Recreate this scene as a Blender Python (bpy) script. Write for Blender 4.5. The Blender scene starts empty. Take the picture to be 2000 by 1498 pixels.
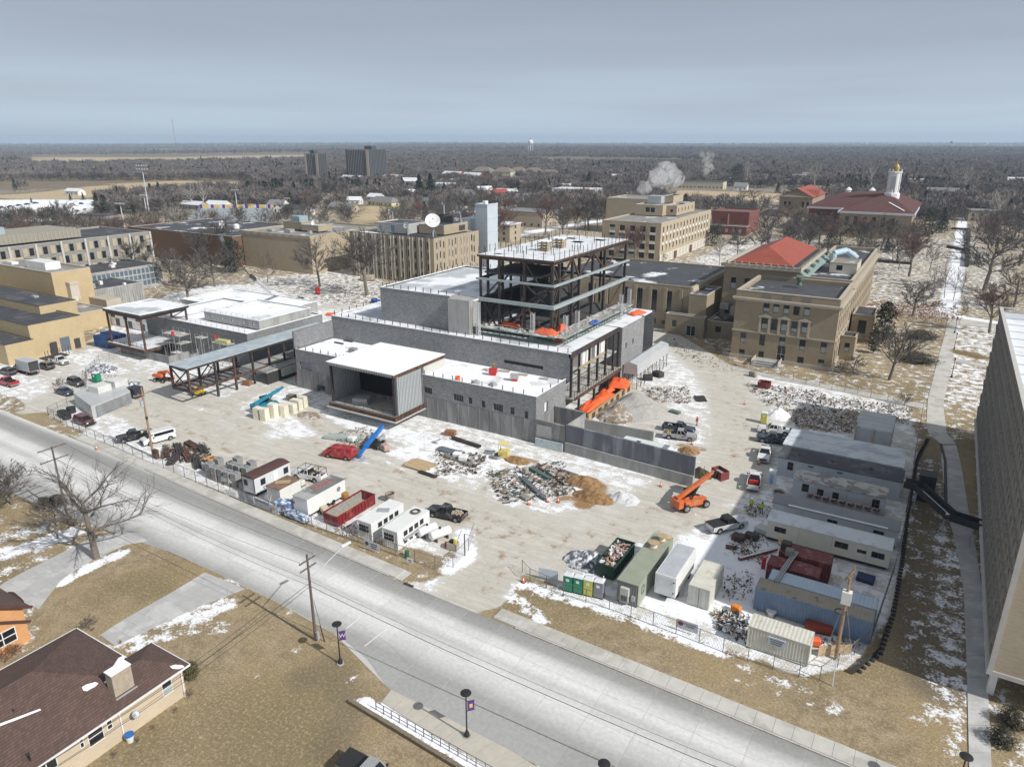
import bpy, bmesh, math, random
import numpy as np
from mathutils import Vector, Matrix, noise
R=math.radians
SC=bpy.context.scene
COL=SC.collection
CAMH=51.0; PITCH=math.atan(472/1387); YAW=R(30.9)
cam=bpy.data.cameras.new('camera'); cam.sensor_fit='HORIZONTAL'; cam.sensor_width=36; cam.lens=36*1387/2000
cam.clip_start=1; cam.clip_end=90000
camo=bpy.data.objects.new('camera',cam); COL.objects.link(camo); SC.camera=camo
camo.location=(0,0,CAMH); camo.rotation_mode='XYZ'
camo.rotation_euler=(R(90)-PITCH,0,YAW)
SUN_EL=R(38.5); SUN_DIR=Vector((13.0,-1.3,0)).normalized()
W=bpy.data.worlds.new('World'); SC.world=W; W.use_nodes=True
nt=W.node_tree; N=nt.nodes; L=nt.links; N.clear()
wo=N.new('ShaderNodeOutputWorld'); bg=N.new('ShaderNodeBackground'); bg.inputs['Strength'].default_value=0.1
sky=N.new('ShaderNodeTexSky'); sky.sky_type='NISHITA'; sky.sun_disc=False; sky.sun_elevation=SUN_EL
sky.sun_rotation=math.atan2(SUN_DIR.x,SUN_DIR.y)
tc=N.new('ShaderNodeTexCoord'); sep=N.new('ShaderNodeSeparateXYZ'); L.new(tc.outputs['Generated'],sep.inputs[0])
mp=N.new('ShaderNodeMapping'); mp.inputs['Scale'].default_value=(1.2,1.2,16); L.new(tc.outputs['Generated'],mp.inputs[0])
nz=N.new('ShaderNodeTexNoise'); nz.inputs['Scale'].default_value=1.6; nz.inputs['Detail'].default_value=5; nz.inputs['Roughness'].default_value=.45; L.new(mp.outputs[0],nz.inputs[0])
ma=N.new('ShaderNodeMath'); ma.operation='MULTIPLY_ADD'; ma.inputs[1].default_value=.12; L.new(nz.outputs[0],ma.inputs[0])
sb=N.new('ShaderNodeMath'); sb.operation='SUBTRACT'; sb.inputs[1].default_value=.06; L.new(sep.outputs[2],sb.inputs[0]); L.new(sb.outputs[0],ma.inputs[2])
rp=N.new('ShaderNodeValToRGB'); L.new(ma.outputs[0],rp.inputs[0]); cr=rp.color_ramp
stops=[(0.0,(5.6,6.9,8.0)),(.018,(5.7,6.9,8.0)),(.05,(5.0,5.9,7.0)),(.085,(4.3,4.95,5.95)),(.14,(3.75,4.2,5.05)),(.2,(3.5,3.9,4.6)),(.5,(3.7,3.95,4.4)),(1.0,(4.2,4.4,4.8))]
while len(cr.elements)<len(stops): cr.elements.new(.5)
for e,(p,c) in zip(cr.elements,stops): e.position=p; e.color=(c[0]/8,c[1]/8,c[2]/8,1)
vm=N.new('ShaderNodeVectorMath'); vm.operation='SCALE'; vm.inputs[3].default_value=8; L.new(rp.outputs[0],vm.inputs[0])
mx=N.new('ShaderNodeMix'); mx.data_type='RGBA'; mx.inputs[0].default_value=.88; L.new(sky.outputs[0],mx.inputs[6]); L.new(vm.outputs[0],mx.inputs[7])
L.new(mx.outputs[2],bg.inputs[0]); L.new(bg.outputs[0],wo.inputs[0])
sl=bpy.data.lights.new('sun','SUN'); sl.energy=4.6; sl.angle=R(.6); sl.color=(1,.965,.915)
so=bpy.data.objects.new('sun',sl); COL.objects.link(so)
sd=Vector((SUN_DIR.x*math.cos(SUN_EL),SUN_DIR.y*math.cos(SUN_EL),math.sin(SUN_EL)))
so.rotation_euler=sd.to_track_quat('Z','Y').to_euler(); so.location=(100,-50,200)
SC.view_settings.view_transform='Standard'; SC.view_settings.look='None'; SC.view_settings.gamma=1; SC.view_settings.exposure=0
SC.render.engine='CYCLES'
SC.cycles.volume_bounces=3
SC.cycles.max_bounces=5; SC.cycles.transparent_max_bounces=12
_M=Matrix.Rotation(YAW,3,'Z')@Matrix.Rotation(R(90)-PITCH,3,'X')
def at(px,py,z=0.0):
 d=_M@Vector((px-1000,749-py,-1387)); t=(z-CAMH)/d.z
 return Vector((d.x*t,d.y*t,z))
def up_to(p,py):
 lo,hi=0,400
 for _ in range(40):
  m=(lo+hi)/2; q=_M.transposed()@(Vector((p[0],p[1],m-CAMH)))
  y=749-1387*q.y/(-q.z)
  if y>py: lo=m
  else: hi=m
 return lo
rnd=random.Random(7)
MATS={}
def mat(name,col,rough=.8,var=.12,vs=1.5,metal=0,bump=0,bs=20,second=None,sm=.5,ss=.6,coat=0,trans=0,stretch=None,ends=(.42,.58),emit=None):
 if name in MATS: return MATS[name]
 m=bpy.data.materials.new(name); m.use_nodes=True; t=m.node_tree; n=t.nodes; l=t.links
 b=n['Principled BSDF']; b.inputs['Roughness'].default_value=rough; b.inputs['Metallic'].default_value=metal
 if coat: b.inputs['Coat Weight'].default_value=coat
 if trans: b.inputs['Alpha'].default_value=1-trans
 g=n.new('ShaderNodeNewGeometry'); v=g.outputs['Position']
 if stretch:
  mpp=n.new('ShaderNodeMapping'); mpp.inputs['Scale'].default_value=stretch; l.new(v,mpp.inputs[0]); v=mpp.outputs[0]
 nz=n.new('ShaderNodeTexNoise'); nz.inputs['Scale'].default_value=vs; nz.inputs['Detail'].default_value=7; nz.inputs['Roughness'].default_value=.62; l.new(v,nz.inputs[0])
 mr=n.new('ShaderNodeMapRange'); mr.inputs[1].default_value=.25; mr.inputs[2].default_value=.75; mr.inputs[3].default_value=1-var; mr.inputs[4].default_value=1+var; l.new(nz.outputs[0],mr.inputs[0])
 c=n.new('ShaderNodeRGB'); c.outputs[0].default_value=(*col,1); src=c.outputs[0]
 if second:
  n2=n.new('ShaderNodeTexNoise'); n2.inputs['Scale'].default_value=ss; n2.inputs['Detail'].default_value=8; n2.inputs['Roughness'].default_value=.6; l.new(v,n2.inputs[0])
  r2=n.new('ShaderNodeMapRange'); k=.62-.24*sm; r2.inputs[1].default_value=k-.03; r2.inputs[2].default_value=k+.03; l.new(n2.outputs[0],r2.inputs[0])
  mm=n.new('ShaderNodeMix'); mm.data_type='RGBA'; l.new(r2.outputs[0],mm.inputs[0]); l.new(src,mm.inputs[6]); mm.inputs[7].default_value=(*second,1); src=mm.outputs[2]
 sc=n.new('ShaderNodeVectorMath'); sc.operation='SCALE'; l.new(src,sc.inputs[0]); l.new(mr.outputs[0],sc.inputs[3]); l.new(sc.outputs[0],b.inputs['Base Color'])
 if bump:
  bz=n.new('ShaderNodeTexNoise'); bz.inputs['Scale'].default_value=bs; bz.inputs['Detail'].default_value=4; l.new(g.outputs['Position'],bz.inputs[0])
  bp=n.new('ShaderNodeBump'); bp.inputs['Strength'].default_value=bump; bp.inputs['Distance'].default_value=.05; l.new(bz.outputs[0],bp.inputs['Height']); l.new(bp.outputs[0],b.inputs['Normal'])
 MATS[name]=m; return m
def brickmat(name,c1,c2,mortar,bw=.4,bh=.2,ms=.012,var=.15,second=None,sm=.3,rough=.9,band=0):
 if name in MATS: return MATS[name]
 m=bpy.data.materials.new(name); m.use_nodes=True; t=m.node_tree; n=t.nodes; l=t.links
 b=n['Principled BSDF']; b.inputs['Roughness'].default_value=rough
 g=n.new('ShaderNodeNewGeometry'); s=n.new('ShaderNodeSeparateXYZ'); l.new(g.outputs['Position'],s.inputs[0])
 ad=n.new('ShaderNodeMath'); ad.operation='ADD'; l.new(s.outputs[0],ad.inputs[0]); l.new(s.outputs[1],ad.inputs[1])
 cb=n.new('ShaderNodeCombineXYZ'); l.new(ad.outputs[0],cb.inputs[0]); l.new(s.outputs[2],cb.inputs[1])
 br=n.new('ShaderNodeTexBrick'); br.inputs['Scale'].default_value=1; br.inputs['Brick Width'].default_value=bw; br.inputs['Row Height'].default_value=bh; br.inputs['Mortar Size'].default_value=ms
 br.inputs['Color1'].default_value=(*c1,1); br.inputs['Color2'].default_value=(*c2,1); br.inputs['Mortar'].default_value=(*mortar,1); l.new(cb.outputs[0],br.inputs[0])
 src=br.outputs[0]
 nz=n.new('ShaderNodeTexNoise'); nz.inputs['Scale'].default_value=.35; nz.inputs['Detail'].default_value=9; nz.inputs['Roughness'].default_value=.65; l.new(g.outputs['Position'],nz.inputs[0])
 if second:
  r2=n.new('ShaderNodeMapRange'); k=.62-.24*sm; r2.inputs[1].default_value=k-.05; r2.inputs[2].default_value=k+.05; l.new(nz.outputs[0],r2.inputs[0])
  mm=n.new('ShaderNodeMix'); mm.data_type='RGBA'; l.new(r2.outputs[0],mm.inputs[0]); l.new(src,mm.inputs[6]); mm.inputs[7].default_value=(*second,1); src=mm.outputs[2]
 mr=n.new('ShaderNodeMapRange'); mr.inputs[1].default_value=.3; mr.inputs[2].default_value=.7; mr.inputs[3].default_value=1-var; mr.inputs[4].default_value=1+var; l.new(nz.outputs[0],mr.inputs[0])
 sc=n.new('ShaderNodeVectorMath'); sc.operation='SCALE'; l.new(src,sc.inputs[0]); l.new(mr.outputs[0],sc.inputs[3]); l.new(sc.outputs[0],b.inputs['Base Color'])
 bp=n.new('ShaderNodeBump'); bp.inputs['Strength'].default_value=.35; bp.inputs['Distance'].default_value=.01; bp.invert=True; l.new(br.outputs['Fac'],bp.inputs['Height']); l.new(bp.outputs[0],b.inputs['Normal'])
 MATS[name]=m; return m
class MB:
 def __init__(s): s.v=[]; s.f=[]; s.m=[]
 def face(s,pts,mi=0):
  k=len(s.v); s.v+= [tuple(p) for p in pts]; s.f.append(tuple(range(k,k+len(pts)))); s.m.append(mi)
 def raw(s,vs,fs,mi=0):
  k=len(s.v); s.v+=[tuple(p) for p in vs]; s.f+=[tuple(i+k for i in f) for f in fs]; s.m+=[mi]*len(fs)
 def box(s,x0,x1,y0,y1,z0,z1,mi=0):
  s.raw([(x0,y0,z0),(x1,y0,z0),(x1,y1,z0),(x0,y1,z0),(x0,y0,z1),(x1,y0,z1),(x1,y1,z1),(x0,y1,z1)],
    [(0,3,2,1),(4,5,6,7),(0,1,5,4),(1,2,6,5),(2,3,7,6),(3,0,4,7)],mi); return s
 def cbox(s,x,y,z,w,d,h,rz=0,mi=0,tilt=0):
  M=Matrix.Translation((x,y,z))@Matrix.Rotation(rz,4,'Z')@Matrix.Rotation(tilt,4,'Y')
  vs=[M@Vector((i*w/2,j*d/2,k*h)) for k in (0,1) for j in (-1,1) for i in (-1,1)]
  s.raw(vs,[(0,2,3,1),(4,5,7,6),(0,1,5,4),(1,3,7,5),(3,2,6,7),(2,0,4,6)],mi); return s
 def beam(s,p,q,w,h=None,mi=0,up=(0,0,1)):
  p=Vector(p); q=Vector(q); h=h or w; d=(q-p)
  if d.length<1e-6: return s
  d.normalize(); u=Vector(up)
  if abs(d.dot(u))>.98: u=Vector((1,0,0))
  a=d.cross(u).normalized()*w/2; b=a.cross(d).normalized()*h/2
  vs=[p-a-b,p+a-b,p+a+b,p-a+b,q-a-b,q+a-b,q+a+b,q-a+b]
  s.raw(vs,[(0,1,2,3),(7,6,5,4),(0,4,5,1),(1,5,6,2),(2,6,7,3),(3,7,4,0)],mi); return s
 def tube(s,p,q,r0,r1=None,n=6,mi=0,cap=True):
  p=Vector(p); q=Vector(q); r1=r0 if r1 is None else r1; d=(q-p).normalized()
  u=Vector((0,0,1)) if abs(d.z)<.95 else Vector((1,0,0))
  a=d.cross(u).normalized(); b=d.cross(a)
  vs=[c+(a*math.cos(t)+b*math.sin(t))*r for c,r in ((p,r0),(q,r1)) for t in [2*math.pi*i/n for i in range(n)]]
  fs=[(i,(i+1)%n,n+(i+1)%n,n+i) for i in range(n)]
  if cap: fs+=[tuple(range(n))[::-1],tuple(range(n,2*n))]
  s.raw(vs,fs,mi); return s
 def lathe(s,prof,c=(0,0,0),n=12,mi=0):
  vs=[(c[0]+r*math.cos(2*math.pi*i/n),c[1]+r*math.sin(2*math.pi*i/n),c[2]+z) for r,z in prof for i in range(n)]
  fs=[(j*n+i,j*n+(i+1)%n,(j+1)*n+(i+1)%n,(j+1)*n+i) for j in range(len(prof)-1) for i in range(n)]
  s.raw(vs,fs,mi); return s
 def prism(s,poly,z0,z1,mi=0,mt=None):
  n=len(poly); vs=[(p[0],p[1],z) for z in (z0,z1) for p in poly]
  s.raw(vs,[(i,(i+1)%n,n+(i+1)%n,n+i) for i in range(n)],mi)
  s.raw([(p[0],p[1],z1) for p in poly],[tuple(range(n))],mi if mt is None else mt)
  s.raw([(p[0],p[1],z0) for p in poly],[tuple(range(n))[::-1]],mi); return s
 def extrude(s,prof,axis,a0,a1,mi=0):
  f=(lambda h,z,a:(a,h,z)) if axis=='x' else (lambda h,z,a:(h,a,z))
  n=len(prof); vs=[f(h,z,a) for a in (a0,a1) for h,z in prof]
  s.raw(vs,[(i,(i+1)%n,n+(i+1)%n,n+i) for i in range(n)]+[tuple(range(n))[::-1],tuple(range(n,2*n))],mi); return s
 def turn(s,rz,dx=0,dy=0,dz=0):
  c,t=math.cos(rz),math.sin(rz); s.v=[(x*c-y*t+dx,x*t+y*c+dy,z+dz) for x,y,z in s.v]; return s
 def mesh(s,name,mats,off=(0,0,0)):
  me=bpy.data.meshes.new(name)
  ox,oy,oz=off
  me.from_pydata([(x-ox,y-oy,z-oz) for x,y,z in s.v] if (ox or oy or oz) else s.v,[],s.f)
  mats=mats if isinstance(mats,(list,tuple)) else [mats]
  for m in mats: me.materials.append(m)
  if len(mats)>1: me.polygons.foreach_set('material_index',s.m)
  me.update(); return me
def bevel(o,w=.02,seg=2):
 m=o.modifiers.new('bevel','BEVEL'); m.width=w; m.segments=seg; m.limit_method='ANGLE'; m.angle_limit=R(40); return o
def smooth(me,ang=None):
 me.polygons.foreach_set('use_smooth',[True]*len(me.polygons))
def tag(o,label=None,cat=None,group=None,kind=None):
 if label: o['label']=label
 if cat: o['category']=cat
 if group: o['group']=group
 if kind: o['kind']=kind
 return o
def T(name,label,cat,loc=(0,0,0),rz=0,group=None):
 o=bpy.data.objects.new(name,None); COL.objects.link(o); o.location=loc; o.rotation_euler=(0,0,rz); o.empty_display_size=.2
 return tag(o,label,cat,group)
KIDS={}
def P(name,mb,mats=None,parent=None,world=True,label=None,loc=None,rot=None):
 if isinstance(mb,bpy.types.Mesh): me=mb
 else:
  off=(0,0,0)
  if parent is not None and world:
   q=parent; off=Vector((0,0,0))
   while q is not None: off=off+q.location; q=q.parent
  me=mb.mesh(name,mats,off)
 o=bpy.data.objects.new(name,me); COL.objects.link(o)
 if parent is not None: o.parent=parent; KIDS.setdefault(parent.name,[]).append(o)
 if loc is not None: o.location=loc
 if rot is not None: o.rotation_euler=rot
 if label: o['label']=label
 return o
def _sub(a,b):
 for ch in KIDS.get(a.name,[]):
  c=ch.copy(); COL.objects.link(c); c.parent=b; KIDS.setdefault(b.name,[]).append(c); _sub(ch,c)
def dup(root,loc,rz=0,label=None,group=None,scale=None,name=None):
 r=root.copy()
 if name: r.name=name
 COL.objects.link(r); r.location=loc; r.rotation_euler=(0,0,rz)
 if label: r['label']=label
 if group: r['group']=group
 if scale: r.scale=(scale,)*3 if not isinstance(scale,tuple) else scale
 _sub(root,r); return r
def S(name,mb,mats,kind='structure',label=None):
 o=P(name,mb,mats); o['kind']=kind
 if label: o['label']=label
 return o
# == ground: one sheet, painted by what lies on it
def lin(a,b,st): return list(np.arange(a,b,st))
gx=np.array([-16500,-12500,-9000,-6000,-4500,-3400,-2600]+lin(-2200,-900,60)+lin(-900,-320,14)+lin(-320,-150,1.5)+lin(-150,24,.7)+lin(24,60,3)+lin(60,400,30)+[600,1000,2000,3500,6000],dtype=float)
gy=np.array([-400,-100,-20]+lin(0,14,2)+lin(14,122,.7)+lin(122,300,1.5)+lin(300,900,14)+lin(900,2200,60)+[2600,3400,4500,6000,9000,12500,16000],dtype=float)
GXX,GYY=np.meshgrid(gx,gy); nx,ny=len(gx),len(gy)
Mt=np.array(_M.transposed())
def topix(X,Y):
 d=np.stack([X,Y,np.full_like(X,-CAMH)],-1)@Mt.T
 w=np.where(-d[...,2]>1,-d[...,2],1e9); px=1000+1387*d[...,0]/w; py=749-1387*d[...,1]/w
 return np.where(-d[...,2]>1,px,-9999),np.where(-d[...,2]>1,py,9999)
PXX,PYY=topix(GXX,GYY)
def inpoly(px,py,poly):
 r=np.zeros(px.shape,bool); n=len(poly)
 for i in range(n):
  x1,y1=poly[i]; x2,y2=poly[(i+1)%n]
  if y1==y2: continue
  c=((y1>py)!=(y2>py))&(px<(x2-x1)*(py-y1)/(y2-y1)+x1); r^=c
 return r
CHN={k:np.zeros(GXX.shape) for k in ('snow','grass','mud','pave')}
def paint(poly,**kw):
 m=inpoly(PXX,PYY,poly)
 for k,v in kw.items(): CHN[k][m]=v
def stroke(pts,wid,**kw):
 q=[at(*p) for p in pts]; D=np.full(GXX.shape,1e9)
 for a,b in zip(q,q[1:]):
  dx,dy=b.x-a.x,b.y-a.y; L2=dx*dx+dy*dy or 1
  t=np.clip(((GXX-a.x)*dx+(GYY-a.y)*dy)/L2,0,1); D=np.minimum(D,np.hypot(GXX-a.x-t*dx,GYY-a.y-t*dy))
 w=np.clip((wid-D)/(wid*.45),0,1)
 for k,v in kw.items(): CHN[k]=CHN[k]*(1-w)+v*w
CHN['grass'][:]=1; CHN['snow'][:]=.39
far=np.hypot(GXX,GYY)
CHN['snow'][far>550]=.36; CHN['snow'][far>1000]=.2
SITE=[(-80,690),(160,672),(215,640),(330,575),(420,556),(700,556),(760,600),(1265,632),(1300,640),(1350,668),(1440,722),(1600,752),(1772,792),(1792,860),(1755,1180),(1665,1300),(1560,1318),(1190,1185),(1020,1120),(985,1180),(880,1212),(780,1140),(830,1132),(900,1080),(880,1112),(700,1060),(500,988),(200,885),(150,858),(60,838),(100,805),(-80,815)]
paint(SITE,grass=0,snow=.50)
stroke([(-40,870),(60,800),(170,760),(300,800),(480,890),(700,935),(900,1000),(980,1090),(930,1190)],7,snow=.1)
stroke([(170,760),(250,735),(430,790),(560,740)],3.5,snow=.3)
stroke([(60,700),(170,760)],6,snow=.34)
stroke([(560,870),(760,940),(950,1010),(1150,1050)],5,snow=.12)
stroke([(980,1120),(1150,1040),(1300,985),(1420,930),(1450,860),(1440,780),(1400,720),(1330,672),(1290,655)],7,snow=.14)
stroke([(1440,930),(1430,800),(1370,700)],4,snow=.05,mud=.12)
stroke([(930,1030),(1080,1050),(1260,1000)],5,snow=.2)
stroke([(1300,830),(1240,790),(1200,760)],7,snow=.22)
stroke([(640,600),(740,595),(700,615)],5,snow=.3)
stroke([(1110,930),(1170,950),(1140,985)],1.9,mud=.95,snow=.2)
stroke([(1180,965),(1090,975)],1.2,mud=.8,snow=.3)
stroke([(1000,890),(1070,910),(1090,925)],1.0,mud=.7,snow=.3)
stroke([(940,960),(980,925)],1.1,mud=.35,snow=.2)
stroke([(590,830),(620,812),(640,795)],1.6,mud=.55,snow=.35)
stroke([(430,785),(560,750)],2,mud=.15,snow=.3)
stroke([(1330,870),(1370,878)],1.4,mud=.8,snow=.25)
stroke([(1200,790),(1260,830)],3.5,mud=.35,snow=.3)
stroke([(200,690),(290,735)],2.5,mud=.3,snow=.4)
paint([(120,672),(205,650),(215,668),(150,690)],snow=.15,mud=.4)
stroke([(1460,770),(1560,800),(1700,810),(1770,870)],3,mud=.2,snow=.4)
paint([(1360,1050),(1500,1010),(1520,1080),(1460,1200),(1570,1290),(1320,1200),(1200,1165),(1330,1090)],snow=.7)
paint([(560,790),(700,810),(830,850),(1000,900),(940,930),(800,935),(640,880),(560,850)],snow=.58)
for q_ in ([(60,815),(170,775),(300,815),(480,900),(700,945),(900,1010),(985,1100),(950,1190)],[(930,1180),(1010,1090),(1150,1055),(1310,985),(1425,930),(1455,850),(1420,760),(1340,690)],[(940,1020),(1100,1060),(1260,1010),(1330,990)],[(600,860),(720,900),(900,985),(1010,1070)],[(1120,1100),(1180,1050),(1290,1050),(1400,1010)],[(560,800),(640,850),(760,880)],[(250,780),(420,800),(500,850)]):
 for dx_,m_ in ((-9,.34),(9,.34),(24,.27)): stroke([(x+dx_,y-abs(dx_)*.5) for x,y in q_],.75,mud=m_,snow=.06)
paint([(560,1200),(610,1215),(690,1262),(745,1325),(765,1350),(690,1375),(960,1530),(-90,1530),(-90,1290),(180,1270),(420,1165),(470,1146)],grass=1,snow=.0)
stroke([(230,1250),(330,1220),(440,1180)],2.4,snow=.56)
stroke([(250,1290),(330,1230),(430,1225)],2.2,snow=.46)
stroke([(465,1350),(530,1303)],.7,snow=.6); stroke([(668,1335),(690,1320)],.5,snow=.9)
stroke([(560,1280),(590,1262)],.8,snow=.45)
stroke([(700,1365),(760,1392),(850,1450),(950,1498)],.8,snow=.75)
paint([(60,1120),(200,1085),(262,1048),(330,1078),(410,1120),(250,1205),(190,1262),(95,1245)],grass=1,snow=.0)
stroke([(120,1140),(180,1105),(240,1078)],1.5,snow=.72)
paint([(-80,960),(60,955),(110,965),(190,1030),(60,1085),(-80,1120)],grass=1,snow=.3)
stroke([(-40,1090),(50,1070),(150,1035)],2.3,snow=.6); stroke([(-20,1060),(80,1030)],2,snow=.5)
stroke([(170,868),(500,1000),(690,1075),(780,1120),(830,1125)],1.7,grass=1,snow=.28)
paint([(660,1050),(700,1045),(870,1085),(905,1055),(925,1040),(925,1080),(880,1118),(820,1135),(780,1128),(700,1080)],grass=1,snow=.3)
stroke([(905,1040),(915,1090),(880,1110)],1.6,snow=.8)
paint([(1000,1165),(1100,1175),(1190,1192),(1300,1228),(1460,1292),(1570,1325),(1690,1305),(1745,1230),(1765,1100),(1800,900),(1800,860),(1840,880),(1848,1000),(1866,1060),(1882,1150),(1888,1300),(1896,1530),(1720,1530),(1400,1400),(1000,1215)],grass=1,snow=.02)
stroke([(1010,1140),(1100,1165),(1250,1215),(1420,1280)],1.3,snow=.66)
stroke([(1000,1165),(1060,1210)],1.6,snow=.55)
stroke([(1430,1300),(1560,1340),(1650,1390)],.9,snow=.5); stroke([(1440,1330),(1640,1400)],.8,snow=.46)
stroke([(1790,1400),(1850,1360),(1860,1480)],1.5,snow=.38)
paint([(1745,1290),(1765,1100),(1800,890),(1840,900),(1848,1000),(1866,1060),(1882,1150),(1886,1290),(1860,1370),(1700,1270)],grass=1,snow=.36)
stroke([(1850,1040),(1858,1140),(1848,1250),(1860,1400)],2.0,snow=.47)
paint([(-60,755),(30,775),(52,795),(20,812),(-60,818)],grass=1,snow=.42)
paint([(60,836),(95,812),(165,845),(150,856)],grass=1,snow=.35)
paint([(1860,860),(1905,870),(1905,1060),(1880,980)],grass=1,snow=.15)
paint([(1440,722),(1600,752),(1772,792),(1800,780),(1850,600),(1720,560),(1660,690),(1600,730),(1430,705)],grass=1,snow=.38)
paint([(1700,470),(1900,460),(1990,560),(1940,600),(1860,610),(1700,590)],grass=1,snow=.45)
paint([(1860,620),(1945,640),(1925,800),(1850,790)],grass=1,snow=.5)
stroke([(1390,520),(1470,480),(1560,470)],16,snow=.52)
paint([(480,545),(750,520),(740,600),(560,590)],grass=1,snow=.5)
for pts,w in (([(1180,470),(1290,440),(1420,400),(1700,378)],5),([(1320,410),(1500,395)],4),([(1700,420),(2050,440)],5),([(860,430),(1000,415),(1160,400)],6),([(700,455),(980,420)],5),([(1430,620),(1720,600),(1850,615),(2000,640)],2.2),([(1300,640),(1400,600),(1300,520)],3),([(1880,430),(1870,520),(1850,610)],3),([(780,400),(900,385),(1100,385)],5),([(1000,460),(1180,430)],5)):
 stroke(pts,w,snow=.95)
paint([(-50,392),(178,390),(182,402),(120,425),(60,432),(-50,425)],snow=.95)
paint([(850,400),(950,392),(1000,405),(900,418)],snow=.7)
for poly in ([(80,303),(170,304),(240,307),(375,307),(600,302),(600,309),(330,313),(140,315),(100,313)],[(-60,306),(40,306),(66,310),(-60,313)],[(60,378),(180,364),(345,353),(490,357),(480,366),(300,372),(120,392),(-50,385)],[(150,421),(290,418),(300,430),(160,436)],[(1320,371),(1480,376),(1600,384),(1430,402),(1320,392)],[(1320,398),(1500,392),(1400,412)],[(700,405),(780,398),(760,430),(700,440)]):
 paint(poly,mud=-1,snow=.12)
CHN['pave'][far>600]=.75
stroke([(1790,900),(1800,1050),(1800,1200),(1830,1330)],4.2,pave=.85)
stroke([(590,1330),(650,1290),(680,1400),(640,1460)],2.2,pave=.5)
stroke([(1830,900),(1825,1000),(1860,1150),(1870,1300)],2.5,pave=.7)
for k in CHN:
 a=CHN[k]; p=np.pad(a,1,mode='edge'); CHN[k]=(p[:-2,1:-1]+p[2:,1:-1]+p[1:-1,:-2]+p[1:-1,2:]+a*2)/6
rs=np.random.RandomState(3)
GZ=np.zeros(GXX.shape)
dd=np.clip((far-1500)/3000,0,1); GZ+=dd*(np.sin(GXX/700+1)*np.cos(GYY/900)*7+np.sin(GXX/2300+GYY/1900)*9-4)
gv=np.stack([GXX,GYY,GZ],-1).reshape(-1,3)
ii=np.arange((ny-1)*nx).reshape(ny-1,nx)[:,:-1].ravel()
gf=np.stack([ii,ii+1,ii+nx+1,ii+nx],-1)
me=bpy.data.meshes.new('ground'); me.vertices.add(len(gv)); me.vertices.foreach_set('co',gv.ravel())
me.loops.add(gf.size); me.loops.foreach_set('vertex_index',gf.ravel().astype(np.int32)); me.polygons.add(len(gf))
me.polygons.foreach_set('loop_start',np.arange(0,gf.size,4,dtype=np.int32)); me.polygons.foreach_set('loop_total',np.full(len(gf),4,dtype=np.int32)); me.update(); me.validate()
for k in CHN:
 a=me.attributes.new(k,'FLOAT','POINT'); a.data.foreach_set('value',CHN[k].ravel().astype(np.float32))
ground=bpy.data.objects.new('ground',me); COL.objects.link(ground); ground['kind']='structure'
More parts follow.
